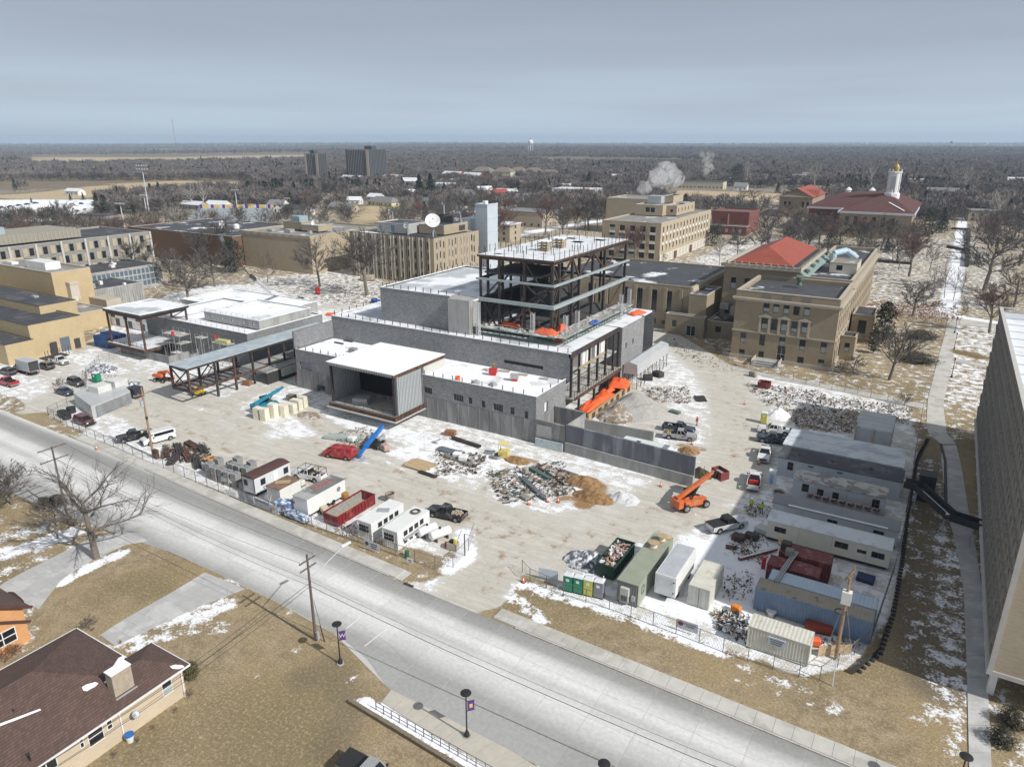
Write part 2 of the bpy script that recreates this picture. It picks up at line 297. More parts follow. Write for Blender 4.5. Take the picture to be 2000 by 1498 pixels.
def groundmat():
 m=bpy.data.materials.new('site_ground'); m.use_nodes=True; t=m.node_tree; n=t.nodes; l=t.links
 b=n['Principled BSDF']; b.inputs['Roughness'].default_value=.95; b.inputs['Specular IOR Level'].default_value=.2
 geo=n.new('ShaderNodeNewGeometry'); pos=geo.outputs['Position']
 def noise(sc,det=8,ro=.6,vec=None):
  q=n.new('ShaderNodeTexNoise'); q.inputs['Scale'].default_value=sc; q.inputs['Detail'].default_value=det; q.inputs['Roughness'].default_value=ro; l.new(vec or pos,q.inputs[0]); return q.outputs[0]
 def mr(v,a,b_,c=0,d=1,sm=False):
  q=n.new('ShaderNodeMapRange'); q.inputs[1].default_value=a; q.inputs[2].default_value=b_; q.inputs[3].default_value=c; q.inputs[4].default_value=d
  if sm: q.interpolation_type='SMOOTHSTEP'
  l.new(v,q.inputs[0]); return q.outputs[0]
 def math_(op,a,b_):
  q=n.new('ShaderNodeMath'); q.operation=op
  for i,x in enumerate((a,b_)):
   if isinstance(x,(int,float)): q.inputs[i].default_value=x
   else: l.new(x,q.inputs[i])
  return q.outputs[0]
 def mix(f,a,b_):
  q=n.new('ShaderNodeMix'); q.data_type='RGBA'
  for i,x in ((0,f),(6,a),(7,b_)):
   if isinstance(x,(int,float)): q.inputs[i].default_value=x
   elif isinstance(x,tuple): q.inputs[i].default_value=(*x,1)
   else: l.new(x,q.inputs[i])
  return q.outputs[2]
 def att(k):
  q=n.new('ShaderNodeAttribute'); q.attribute_name=k; return q.outputs['Fac']
 fine=noise(3.2,10,.72); mid=noise(.55,9,.66); big=noise(.09,6,.6); vfine=noise(14,6,.7)
 mp1=n.new('ShaderNodeMapping'); mp1.inputs['Rotation'].default_value=(0,0,R(8)); mp1.inputs['Scale'].default_value=(.10,1.1,1); l.new(pos,mp1.inputs[0]); ruts=noise(1.0,7,.7,mp1.outputs[0])
 mp2=n.new('ShaderNodeMapping'); mp2.inputs['Rotation'].default_value=(0,0,R(-48)); mp2.inputs['Scale'].default_value=(.12,1.2,1); l.new(pos,mp2.inputs[0]); ruts2=noise(1.0,7,.7,mp2.outputs[0])
 rr=mix(mr(big,.45,.55),ruts,ruts2)
 gravel=mix(mr(rr,.34,.66),(.44,.415,.355),(.61,.585,.525)); gravel=mix(mr(mid,.46,.62),gravel,(.47,.45,.40)); gravel=mix(mr(noise(.3,8,.75),.56,.68,0,.7),gravel,(.35,.325,.28)); gravel=mix(mr(fine,.54,.66,0,.55),gravel,(.29,.265,.225))
 grass=mix(mr(mid,.4,.6),(.25,.2,.13),(.42,.345,.23)); grass=mix(mr(big,.42,.6),grass,(.36,.28,.16)); g4=noise(5.5,5,.8); grass=mix(mr(noise(.055,4,.5),.5,.62,0,.75),grass,(.20,.165,.085)); grass=mix(mr(g4,.46,.62,0,.85),grass,(.16,.12,.07)); grass=mix(mr(fine,.5,.66,0,.7),grass,(.52,.42,.27)); grass=mix(mr(vfine,.5,.66,0,.5),grass,(.14,.105,.06))
 mud=mix(mr(fine,.4,.62),(.36,.215,.095),(.22,.135,.07))
 field=mix(mr(mid,.4,.6),(.5,.4,.26),(.4,.32,.2))
 snowc=mix(mr(mid,.4,.7),(.86,.88,.91),(.77,.79,.82))
 g=att('grass'); mu=att('mud'); sn=att('snow')
 jit=math_('MULTIPLY',math_('SUBTRACT',fine,.5),1.2)
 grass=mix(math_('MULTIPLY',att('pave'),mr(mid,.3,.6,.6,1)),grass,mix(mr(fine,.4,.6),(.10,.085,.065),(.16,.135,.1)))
 c=mix(mr(math_('ADD',g,jit),.4,.6),gravel,grass)
 c=mix(mr(math_('ADD',mu,math_('MULTIPLY',math_('SUBTRACT',mid,.5),1.6)),.35,.6),c,mud)
 c=mix(mr(math_('MULTIPLY',mu,-1.0),.3,.7),c,field)
 sf=math_('ADD',sn,math_('ADD',math_('MULTIPLY',math_('SUBTRACT',mid,.5),1.45),math_('MULTIPLY',math_('SUBTRACT',fine,.5),.95)))
 sf=math_('ADD',sf,math_('MULTIPLY',math_('MULTIPLY',math_('SUBTRACT',rr,.5),mr(g,.3,.6,1,0)),.8))
 smask=mr(sf,.43,.58)
 dust=mr(math_('ADD',math_('MULTIPLY',sn,.7),math_('SUBTRACT',big,.5)),.1,.5,0,.5)
 cc=mix(math_('MULTIPLY',dust,mr(g,.3,.7,1,0)),c,(.66,.66,.64))
 c=mix(smask,cc,snowc)
 l.new(c,b.inputs['Base Color'])
 bp=n.new('ShaderNodeBump'); bp.inputs['Strength'].default_value=.5; bp.inputs['Distance'].default_value=.12
 l.new(math_('ADD',math_('MULTIPLY',fine,.6),math_('ADD',math_('MULTIPLY',smask,.25),math_('MULTIPLY',rr,.8))),bp.inputs['Height']); l.new(bp.outputs[0],b.inputs['Normal'])
 return m
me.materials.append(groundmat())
def interp(tab,x):
 return float(np.interp(x,[p[0] for p in tab],[p[1] for p in tab]))
KF=[(-600,74),(-300,66),(-119.6,60.7),(-92,58.9),(-50,56.9),(-34,56.5),(0,55.5),(60,53.5)]
KN=[(-600,36),(-300,38),(-119,44.2),(-95,45.3),(-80,46.6),(-66,46.6),(-53.7,46.0),(-46,45.2),(-43,43.9),(-39.4,42.2),(-26,42.0),(0,41.2),(60,39)]
def roadmat():
 m=bpy.data.materials.new('road_concrete'); m.use_nodes=True; t=m.node_tree; n=t.nodes; l=t.links
 b=n['Principled BSDF']; b.inputs['Roughness'].default_value=.85; b.inputs['Specular IOR Level'].default_value=.3
 geo=n.new('ShaderNodeNewGeometry'); s=n.new('ShaderNodeSeparateXYZ'); l.new(geo.outputs['Position'],s.inputs[0])
 q=n.new('ShaderNodeMath'); q.operation='MULTIPLY_ADD'; q.inputs[1].default_value=.02; l.new(s.outputs[0],q.inputs[0]); l.new(s.outputs[1],q.inputs[2])
 mp=n.new('ShaderNodeMapping'); mp.inputs['Scale'].default_value=(.03,.9,1); mp.inputs['Rotation'].default_value=(0,0,R(1.1)); l.new(geo.outputs['Position'],mp.inputs[0])
 st=n.new('ShaderNodeTexNoise'); st.inputs['Scale'].default_value=1.1; st.inputs['Detail'].default_value=8; st.inputs['Roughness'].default_value=.65; l.new(mp.outputs[0],st.inputs[0])
 ad=n.new('ShaderNodeMath'); ad.operation='MULTIPLY_ADD'; ad.inputs[1].default_value=1.1; l.new(st.outputs[0],ad.inputs[0]); l.new(q.outputs[0],ad.inputs[2])
 mr=n.new('ShaderNodeMapRange'); mr.inputs[1].default_value=42; mr.inputs[2].default_value=60; l.new(ad.outputs[0],mr.inputs[0])
 cr=n.new('ShaderNodeValToRGB'); l.new(mr.outputs[0],cr.inputs[0]); e=cr.color_ramp
 ST=[(0,.36),(.12,.36),(.22,.34),(.3,.5),(.40,.64),(.50,.5),(.56,.68),(.64,.6),(.71,.34),(.80,.27),(.87,.32),(.94,.62),(1,.55)]
 while len(e.elements)<len(ST): e.elements.new(.5)
 for el,(p,v) in zip(e.elements,ST): el.position=p; el.color=(v,v*.995,v*.965,1)
 nz=n.new('ShaderNodeTexNoise'); nz.inputs['Scale'].default_value=2.2; nz.inputs['Detail'].default_value=10; nz.inputs['Roughness'].default_value=.7; l.new(geo.outputs['Position'],nz.inputs[0])
 m2=n.new('ShaderNodeMapRange'); m2.inputs[1].default_value=.3; m2.inputs[2].default_value=.7; m2.inputs[3].default_value=.86; m2.inputs[4].default_value=1.12; l.new(nz.outputs[0],m2.inputs[0])
 oi=n.new('ShaderNodeObjectInfo'); m3=n.new('ShaderNodeMapRange'); m3.inputs[3].default_value=.94; m3.inputs[4].default_value=1.05; l.new(oi.outputs['Random'],m3.inputs[0])
 mm=n.new('ShaderNodeMath'); mm.operation='MULTIPLY'; l.new(m2.outputs[0],mm.inputs[0]); l.new(m3.outputs[0],mm.inputs[1])
 sc=n.new('ShaderNodeVectorMath'); sc.operation='SCALE'; l.new(cr.outputs[0],sc.inputs[0]); l.new(mm.outputs[0],sc.inputs[3]); l.new(sc.outputs[0],b.inputs['Base Color'])
 return m
ROAD=roadmat(); JOINT=mat('joint_filler',(.5,.5,.48),.9)
PAVE=mat('pavement_concrete',(.5,.49,.45),.9,.14,.8,bump=.2,second=(.42,.41,.37),sm=.4,ss=.25)
KERB=mat('kerb_concrete',(.52,.5,.46),.9,.12,1)
xs=list(range(-600,-140,20))+[-138]+list(range(-120,61,10))
mb=MB()
for a,b_ in zip(xs,xs[1:]): mb.face([(a,interp(KN,a),.012),(b_,interp(KN,b_),.012),(b_,interp(KF,b_),.012),(a,interp(KF,a),.012)])
road=S('road',mb,JOINT)
def slabbox(q,z0,z1,gap=.03,tilt=0):
 c=sum((Vector(p) for p in q),Vector((0,0)))/4; k=[]
 for p in q:
  d=Vector(p)-c; k.append(c+d*(1-gap/max(d.length,.1)))
 m_=MB(); m_.prism([(p.x,p.y) for p in k],z0,z1); return m_
x=-150.0; sl_i=0
while x<14:
 for i in range(4):
  def e(xx,t): return (xx,interp(KN,xx)*(1-t)+interp(KF,xx)*t)
  if x+4.6<-40 or i>=0:
   o=P('slab',slabbox([e(x,i/4),e(x+4.6,i/4),e(x+4.6,(i+1)/4),e(x,(i+1)/4)],.013,.03+rnd.uniform(0,.004),.032),ROAD,road)
 x+=4.6
mb=MB()
for a,b_ in zip(xs,xs[1:]):
 if b_<=-138: mb.face([(a,interp(KN,a),.02),(b_,interp(KN,b_),.02),(b_,interp(KF,b_),.02),(a,interp(KF,a),.02)])
mb.face([(-150,interp(KN,-150),.016),(-138,interp(KN,-138),.016),(-138,interp(KF,-138),.016),(-150,interp(KF,-150),.016)])
P('far_carriageway',mb,ROAD,road)
mb=MB()
for (a,b_) in (((655,1133),(745,1166)),((676,1228),(705,1204)),((712,1262),(756,1228))):
 A,B=at(*a),at(*b_); d=(B-A).normalized(); nn=Vector((-d.y,d.x,0))*.06
 mb.face([(p.x,p.y,.038) for p in (A-nn,B-nn,B+nn,A+nn)])
P('road_marking',mb,mat('worn_white_paint',(.72,.72,.7),.8),road)
def kerb(name,tab,x0,x1,off,w=.16,h=.14,step=3.0,parent=None):
 mb=MB(); x=x0
 while x<x1:
  a=(x+.02,interp(tab,x)+off); b_=(min(x+step,x1)-.02,interp(tab,min(x+step,x1))+off)
  mb.prism([(a[0],a[1]-w/2),(b_[0],b_[1]-w/2),(b_[0],b_[1]+w/2),(a[0],a[1]+w/2)],0,h); x+=step
 return P(name,mb,KERB,parent) if parent else S(name,mb,KERB)
kerb('kerb',KF,-128,-52,.12); kerb('kerb',KF,-33.5,40,.12)
sw=S('sidewalk',MB().prism([(-128,interp(KF,-128)+.25),(-50,interp(KF,-50)+.25),(-50,interp(KF,-50)+2.2),(-128,interp(KF,-128)+1.6)],0,.05),JOINT)
x=-127.5
while x<-51:
 y0,y1=interp(KF,x)+.25,interp(KF,x+1.7)+.25; w0=1.75+.004*(x+128)*.6
 P('slab',slabbox([(x,y0),(x+1.7,y1),(x+1.7,y1+w0),(x,y0+w0)],.05,.13+rnd.uniform(0,.01),.02),PAVE,sw); x+=1.7
sw2=S('sidewalk',MB().prism([(-36.5,interp(KF,-36.5)+.25),(30,interp(KF,30)+.25),(30,interp(KF,30)+2.3),(-36.5,interp(KF,-36.5)+2.0)],0,.05),JOINT)
x=-36.5
while x<12:
 y0,y1=interp(KF,x)+.25,interp(KF,x+1.7)+.25
 P('slab',slabbox([(x,y0),(x+1.7,y1),(x+1.7,y1+1.95),(x,y0+1.95)],.05,.13+rnd.uniform(0,.01),.02),PAVE,sw2); x+=1.7
def resample(pts,n):
 q=[at(*p) for p in pts]; d=[0]
 for a,b_ in zip(q,q[1:]): d.append(d[-1]+(b_-a).length)
 t=np.linspace(0,d[-1],n+1); return [(float(np.interp(v,d,[p.x for p in q])),float(np.interp(v,d,[p.y for p in q]))) for v in t]
def path(name,Lp,Rp,n,m,z=.03,h=.05,gap=.03):
 A,B=resample(Lp,n),resample(Rp,n); mb=MB()
 for i in range(n): mb.face([(*A[i],z),(*B[i],z),(*B[i+1],z),(*A[i+1],z)])
 o=S(name,mb,JOINT)
 if (o.data.polygons[0].normal.z<0): o.data.flip_normals()
 for i in range(n):
  q=[A[i],B[i],B[i+1],A[i+1]]
  if (Vector(B[i])-Vector(A[i])).cross(Vector(A[i+1])-Vector(A[i]))<0: q=q[::-1]
  P('slab',slabbox(q,z,z+h+rnd.uniform(0,.006),gap),m,o)
 return o
GREYP=mat('grey_path_concrete',(.42,.42,.41),.85,.12,.7,second=(.5,.5,.49),sm=.35,ss=.3)
path('path',[(1893,1530),(1888,1300),(1882,1150),(1866,1060),(1850,1000),(1838,900),(1840,870)],[(1938,1530),(1928,1300),(1918,1150),(1904,1060),(1892,1000),(1878,910),(1868,870)],22,GREYP)
path('path',[(1838,868),(1808,842),(1812,780),(1832,700),(1846,650),(1852,620)],[(1868,868),(1850,852),(1842,790),(1860,710),(1868,650),(1874,622)],22,PAVE)
path('driveway',[(258,1040),(180,1050),(126,1077),(21,1130),(-10,1150)],[(292,1057),(248,1063),(168,1100),(120,1132),(75,1190)],12,GREYP,.02,.03)
path('driveway',[(400,1118),(330,1160),(250,1205),(195,1240)],[(480,1150),(400,1180),(280,1235),(225,1262)],9,GREYP,.02,.03)
path('near_sidewalk',[(764,1347),(880,1405),(1000,1467),(1060,1505)],[(745,1371),(840,1432),(950,1500),(1000,1535)],10,mat('near_walk_concrete',(.47,.44,.38),.9,.12,.9),.02,.05)
path('pavement',[(150,852),(210,878),(290,910)],[(125,845),(195,880),(280,918)],6,PAVE,.02,.05)
path('path',[(1430,715),(1540,738),(1660,760),(1808,790)],[(1430,722),(1540,746),(1660,769),(1806,800)],24,PAVE)
path('path',[(1850,612),(1760,600),(1715,592)],[(1850,622),(1760,612),(1712,602)],8,PAVE); path('path',[(1874,622),(1940,632),(1990,640)],[(1874,634),(1940,642),(1985,650)],6,PAVE)
path('path',[(1862,700),(1925,712)],[(1862,706),(1925,719)],6,PAVE)
# == walls with real openings, windows
def fpt(side,fixed,u,z,d=0):
 return {'S':(u,fixed+d,z),'N':(u,fixed-d,z),'E':(fixed-d,u,z),'W':(fixed+d,u,z)}[side]
def wallface(mb,side,fixed,u0,u1,z0,z1,holes=(),depth=.25,mi=0):
 us=sorted({u0,u1,*[h[0] for h in holes],*[h[1] for h in holes]}); zs=sorted({z0,z1,*[h[2] for h in holes],*[h[3] for h in holes]})
 for i in range(len(us)-1):
  j=0
  while j<len(zs)-1:
   cu=(us[i]+us[i+1])/2
   def hole(jj):
    cz=(zs[jj]+zs[jj+1])/2; return any(h[0]<cu<h[1] and h[2]<cz<h[3] for h in holes)
   if hole(j): j+=1; continue
   k=j
   while k+1<len(zs)-1 and not hole(k+1): k+=1
   mb.face([fpt(side,fixed,us[i],zs[j]),fpt(side,fixed,us[i+1],zs[j]),fpt(side,fixed,us[i+1],zs[k+1]),fpt(side,fixed,us[i],zs[k+1])],mi); j=k+1
 for a,b,c,d in holes:
  q=[(a,c),(b,c),(b,d),(a,d)]
  for (p1,p2) in zip(q,q[1:]+q[:1]):
   mb.face([fpt(side,fixed,*p1),fpt(side,fixed,*p2),fpt(side,fixed,*p2,depth),fpt(side,fixed,*p1,depth)],mi)
GLASS=mat('dark_window_glass',(.018,.022,.026),.12,.3,.4)
FRAME_W=mat('white_window_frame',(.7,.7,.68),.6); FRAME_D=mat('dark_window_frame',(.05,.05,.05),.5)
BLIND=mat('pale_window_blind',(.36,.42,.42),.5,.15,.6)
_WM={}
def window(parent,side,fixed,u,z,w,h,depth=.18,fr=None,pane=None,split=None,mull=(1,1),name='window'):
 fr=fr or FRAME_D; pane=pane or GLASS; key=(side in 'EW',round(w,2),round(h,2),fr.name,pane.name,split,mull)
 if key not in _WM:
  f=MB(); t=.07 if w<2.5 else .1
  for a,b,c,d in ((-w/2,w/2,0,t),(-w/2,w/2,h-t,h),(-w/2,-w/2+t,t,h-t),(w/2-t,w/2,t,h-t)): f.box(a,b,-.04,.05,c,d)
  for i in range(1,mull[0]): x=-w/2+w*i/mull[0]; f.box(x-t/2,x+t/2,-.03,.04,t,h-t)
  for i in range(1,mull[1]): y=h*i/mull[1]; f.box(-w/2+t,w/2-t,-.031,.041,y-t/2,y+t/2)
  p=MB(); s=h*(split or 0)
  if split: p.face([(-w/2+t,.015,t),(w/2-t,.015,t),(w/2-t,.015,s),(-w/2+t,.015,s)],1)
  p.face([(-w/2+t,.015,max(s,t)),(w/2-t,.015,max(s,t)),(w/2-t,.015,h-t),(-w/2+t,.015,h-t)],0)
  if side in 'EW': f.turn(R(90)); p.turn(R(90))
  _WM[key]=(f.mesh('window',[fr]),p.mesh('pane',[pane,BLIND]))
 f,p=_WM[key]; off=parent.location if parent.parent is None else parent.location+parent.parent.location
 q=Vector(fpt(side,fixed,u,z,depth))-off
 o=P(name,f,parent=parent,loc=q); P('pane',p,parent=o); return o
def block(t,x0,x1,y0,y1,z0,z1,wm,rm,wins={},par=.5,cap=None,depth=.22,capw=.3,wp={},sides='SEWN',roofdrop=None,wname='wall'):
 mb=MB(); fx={'S':(y0,x0,x1),'N':(y1,x0,x1),'E':(x1,y0,y1),'W':(x0,y0,y1)}
 for s in sides:
  f,a,b=fx[s]; hs=[(u-w/2,u+w/2,z,z+h) for (u,z,w,h,*_) in wins.get(s,[])]
  wallface(mb,s,f,a,b,z0,z1,hs,depth)
 P(wname,mb,[wm],t)
 rz=z1-par; P('roof',MB().box(x0+.02,x1-.02,y0+.02,y1-.02,rz-.25,rz),[rm],t)
 if par>0:
  c=MB(); e=.05; k=capw
  c.box(x0-e,x1+e,y0-e,y0+k,z1,z1+.12); c.box(x0-e,x1+e,y1-k,y1+e,z1,z1+.12); c.box(x0-e,x0+k,y0+k,y1-k,z1,z1+.12); c.box(x1-k,x1+e,y0+k,y1-k,z1,z1+.12)
  for a,b,cc,d in ((x0+k,x1-k,y0+k-.01,y0+k),(x0+k,x1-k,y1-k,y1-k+.01),(x0+k-.01,x0+k,y0+k,y1-k),(x1-k,x1-k+.01,y0+k,y1-k)): c.box(a,b,cc,d,rz,z1,1)
  P('parapet',c,[cap or wm,wm],t)
 for s,lst in wins.items():
  f=fx[s][0]
  for e in lst:
   kw=dict(wp);
   if len(e)>4: kw.update(e[4])
   window(t,s,f,e[0],e[1],e[2],e[3],depth=depth*.75,**kw)
# == the concert hall under construction
CMU=brickmat('grey_block_masonry',(.205,.21,.215),(.315,.32,.325),(.16,.16,.16),.4,.2,.014,.1)
CMUD=brickmat('damp_block_masonry',(.165,.17,.175),(.26,.265,.27),(.13,.13,.13),.4,.2,.014,.12)
CONC=mat('cast_concrete_wall',(.215,.215,.212),.9,.22,.9,bump=.3,second=(.29,.29,.28),sm=.4,ss=.5,stretch=(1,1,.22))
CONCL=mat('pale_cast_concrete',(.36,.36,.345),.9,.14,.9,bump=.2,second=(.29,.29,.28),sm=.4,ss=.4,stretch=(1,1,.25))
CONCB=mat('coated_blue_grey_concrete',(.135,.145,.165),.7,.25,.7,second=(.22,.235,.26),sm=.3,ss=.35,stretch=(1,1,.2))
SNOWR=mat('snow_covered_roof',(.84,.86,.9),.8,.05,.4,bump=.15,bs=3,second=(.62,.64,.66),sm=.12,ss=.18)
SNOWM=mat('melting_roof_snow',(.46,.49,.51),.5,.08,.3,second=(.82,.84,.87),sm=.62,ss=.07)
SNOW=mat('fresh_snow',(.85,.87,.9),.85,.04,1,bump=.3,bs=4)
STEEL=mat('primed_steel',(.038,.034,.034),.6,.3,1.2,second=(.085,.05,.036),sm=.22,ss=.7)
RUST=mat('rusty_steel',(.115,.058,.036),.8,.3,1.5,second=(.05,.036,.03),sm=.4,ss=1.1)
STEELG=mat('grey_deck_edge',(.33,.38,.39),.6,.15,.8)
GALV=mat('galvanised_stud',(.42,.44,.45),.45,.12,1.2,metal=.3)
PLY=mat('plywood',(.42,.31,.18),.85,.2,2)
WOOD=mat('raw_lumber',(.5,.37,.22),.85,.2,3,stretch=(3,.3,1))
ORANGE=mat('orange_tarp',(.78,.13,.035),.6,.2,1.2); REDP=mat('red_plastic',(.5,.03,.03),.5,.15); BLACKM=mat('black_rubber',(.02,.02,.02),.8,.2)
WHITE=mat('white_painted_metal',(.72,.73,.72),.45,.06,.7); GREENSC=mat('green_scaffold_steel',(.03,.10,.07),.6,.2)
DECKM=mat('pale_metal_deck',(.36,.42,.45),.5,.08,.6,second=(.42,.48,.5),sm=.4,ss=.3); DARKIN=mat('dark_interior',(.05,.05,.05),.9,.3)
PLASTIC=mat('milky_plastic_sheeting',(.55,.57,.58),.35,.12,.7,trans=.22,bump=.6,bs=2.5)
hall=T('concert_hall','unfinished grey block concert hall with snowy roofs and black steel tower frame','building',(-85,125,0))
wS=[(-80.2,5.0,1.9,1.25),(-73.1,4.75,2.3,1.35),(-70.4,4.7,.85,1.3),(-67.5,4.6,.85,1.3),(-64.3,4.5,2.1,1.35),(-61.3,4.5,.9,1.35),(-58.4,4.3,.75,1.3)]
mb=MB(); wallface(mb,'S',102.5,-116,-56.4,3.4,8.7,[(u-w/2,u+w/2,z,z+h) for u,z,w,h in wS]+[(-114.9,-111.4,4.4,6.1)],.3)
wallface(mb,'E',-56.4,102.5,114,3.4,8.7,[(105.6,106.9,4.6,6.6)],.3); wallface(mb,'W',-116,102.5,114,3.4,8.7)
P('masonry_wall',mb,CMU,hall)
mb=MB(); wallface(mb,'S',102.42,-116,-56.3,-.5,4.2,[(-110.2,-107.8,-.5,1.6)],.5); wallface(mb,'E',-56.32,102.42,114,-.5,4.2)
for x in np.arange(-114,-57,2.4): mb.box(x,x+.05,102.37,102.42,0,4.2)
P('concrete_base',mb,CONC,hall)
P('roof',MB().box(-115.8,-56.6,102.7,113.9,7.9,8.45),SNOWR,hall,label='flat snow-covered lower roof')
mb=MB(); mb.box(-116.03,-56.37,102.47,102.75,8.7,8.78); mb.box(-56.65,-56.37,102.75,114,8.7,8.78); P('parapet',mb,SNOW,hall)
for u,z,w,h in wS:
 window(hall,'S',102.5,u,z,w,h,.25,mull=(max(1,round(w/.6)),1),pane=mat('dim_opening',(.07,.065,.08),.8,.3,1),fr=mat('grey_liner',(.2,.2,.2),.8))
window(hall,'E',-56.4,106.25,4.6,1.3,2.0,.25,pane=mat('pale_sheet',(.75,.77,.8),.6)); window(hall,'S',102.5,-113.15,4.4,3.5,1.7,.2,pane=mat('grey_membrane',(.22,.24,.29),.7))
mb=MB(); wallface(mb,'S',114,-116,-55.6,8.4,13.7,[(-70.1,-61.3,9.75,10.45)],.4); wallface(mb,'W',-116,114,157,0,13.7); wallface(mb,'N',157,-116,-55,0,13.7)
wallface(mb,'E',-55,137.6,150.4,0,13.7,[(139.6,140.5,8.6,9.8),(143.6,144.5,8.6,9.8)],.4)
wallface(mb,'S',137.6,-62,-55,0,13.7); wallface(mb,'N',150.4,-80,-55,0,13.7)
P('podium_wall',mb,CMU,hall)
for y in (140.05,144.05): window(hall,'E',-55,y,8.6,.9,1.2,.3,pane=mat('pale_sheet',(.75,.77,.8),.6))
P('slot_window',MB().box(-70.1,-61.3,114.38,114.4,9.75,10.45),DARKIN,hall)
P('podium_roof',MB().box(-115.9,-55.6,114.1,156.9,13.2,13.55),SNOWM,hall)
mb=MB(); mb.box(-116.1,-55.5,113.9,114.35,13.7,13.8); mb.box(-116.1,-115.7,114.35,157,13.7,13.8); P('parapet',mb,SNOW,hall)
P('end_wall',MB().box(-116.1,-115.7,102.3,113.95,8.78,12.6),CMUD,hall)
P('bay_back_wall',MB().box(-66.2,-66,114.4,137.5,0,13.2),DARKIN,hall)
for z in (5.0,8.6): P('floor_slab',MB().box(-66,-54.8 if z==5 else -55.9,114.2,137.5,z-.3,z),mat('dusty_slab',(.42,.42,.4),.9,.15,1),hall)
P('edge_beam',MB().box(-55.9,-55.5,114.0,137.6,12.9,13.72),STEEL,hall)
P('edge_beam',MB().box(-54.8,-54.55,114.4,137.0,4.5,5.05),RUST,hall)
for y in (114.6,118,122.5,126.5,130.5,134.5,137.2): P('column',MB().box(-55.8,-55.4,y-.2,y+.2,5,12.9),STEEL,hall)
for y in (117,124,131,137): P('column',MB().box(-55.2,-54.8,y-.18,y+.18,-.2,4.6),STEEL,hall)
P('temporary_beam',MB().beam((-55.2,117,10.2),(-55.2,129,10.4),.25,.3),PLY,hall)
mb=MB(); wallface(mb,'S',117.2,-103.8,-85.0,13.5,20.9); wallface(mb,'W',-103.8,117.2,150,13.5,20.9); wallface(mb,'N',150,-103.8,-79.4,13.5,20.9); wallface(mb,'E',-84.9,117.2,120.4,13.5,20.9)
P('theatre_wall',mb,CMU,hall)
P('theatre_wall_panel',MB().box(-85,-79.7,116.3,120.3,13.5,20.6),CONCL,hall,label='pale cast concrete corner of the upper box')
P('theatre_roof',MB().box(-103.5,-79.5,117.5,149.8,20.3,20.55),SNOWM,hall)
mb=MB(); mb.box(-103.9,-84.9,117.1,117.5,20.9,21.0); mb.box(-103.9,-103.5,117.5,150,20.9,21.0); mb.box(-103.5,-79.5,149.7,150.1,20.9,21.0); P('parapet',mb,SNOW,hall)
def posts(pts,h=.9,r=.035,m=STEEL,name='edge_post'):
 mb=MB()
 for p in pts: mb.box(p[0]-r,p[0]+r,p[1]-r,p[1]+r,p[2],p[2]+h)
 o=P(name,mb,m,hall); o['kind']='stuff'; return o
posts([(-103.7,y,20.9) for y in np.arange(118,150,2.2)]+[(x,117.3,20.9) for x in np.arange(-102,-85,2)]+[(x,149.9,20.9) for x in np.arange(-102,-80,2)],1.0,.06)
posts([(x,114.15,13.7) for x in np.arange(-115,-56,2.1)]+[(-115.9,y,13.7) for y in np.arange(115,157,2.4)],1.0,.06)
posts([(x,102.6,8.7) for x in list(np.arange(-115,-99,2.2))+list(np.arange(-81,-57,2.2))]+[(-56.5,y,8.7) for y in (105,108,111)],.9,.06)
TX0,TX1,TY0,TY1=-79.5,-63.0,120.4,157.0
ys=[120.4]+[at(px,py,24.8).y for px,py in ((1092,553),(1118,544),(1132,539),(1158,530),(1182,522))]+[157]
TOP=29.5
for y in ys:
 P('column',MB().box(TX1-.25,TX1+.25,y-.25,y+.25,13.5,TOP-.3),STEEL,hall)
 P('column',MB().box(TX0-.22,TX0+.22,y-.22,y+.22,13.5,TOP-.3),STEEL,hall)
for x in (-75.0,-69.2): P('column',MB().box(x-.25,x+.25,TY0-.2,TY0+.2,13.5,TOP-.3),STEEL,hall); P('column',MB().box(x-.2,x+.2,TY1-.2,TY1+.2,13.5,TOP-.3),STEEL,hall)
for z,m,w in ((20.5,STEELG,.7),(24.7,STEELG,.35)):
 P('ring_beam',MB().box(TX0-.6,TX1+.9,TY0-.9,TY0-.35,z-w/2,z+w/2),m,hall); P('ring_beam',MB().box(TX1+.35,TX1+.95,TY0-.34,TY1+.4,z-w/2,z+w/2),m,hall)
 P('ring_beam',MB().box(TX0-.3,TX0+.1,TY0,TY1,z-.25,z+.25),STEEL,hall)
 P('ring_beam',MB().box(TX0,TX1,TY1-.2,TY1+.2,z-.25,z+.25),STEEL,hall)
for y in (TY0+.2,TY1-.2): P('floor_beam',MB().box(TX0,TX1,y-.2,y+.2,TOP-.9,TOP-.3),STEEL,hall)
for x in (TX0,TX1): P('floor_beam',MB().box(x-.2,x+.2,TY0,TY1,TOP-.9,TOP-.3),STEEL,hall)
P('tower_roof_beams',(lambda m:[m.box(TX0+.3,TX1-.3,y-.12,y+.12,TOP-.8,TOP-.3) for y in np.arange(TY0+2.5,TY1-1,2.6)] and m)(MB()),STEEL,hall)
hx=[(-77.5,-76,122.2,123.4),(-76.5,-74,140,142.5),(-72,-69.5,146,148.5),(-76,-73.6,151,153.2),(-69,-66.4,151.5,154)]
mb=MB(); xs_=sorted({TX0-.5,TX1+.5,*[h[0] for h in hx],*[h[1] for h in hx]}); ys_=sorted({TY0-.5,TY1+.5,*[h[2] for h in hx],*[h[3] for h in hx]})
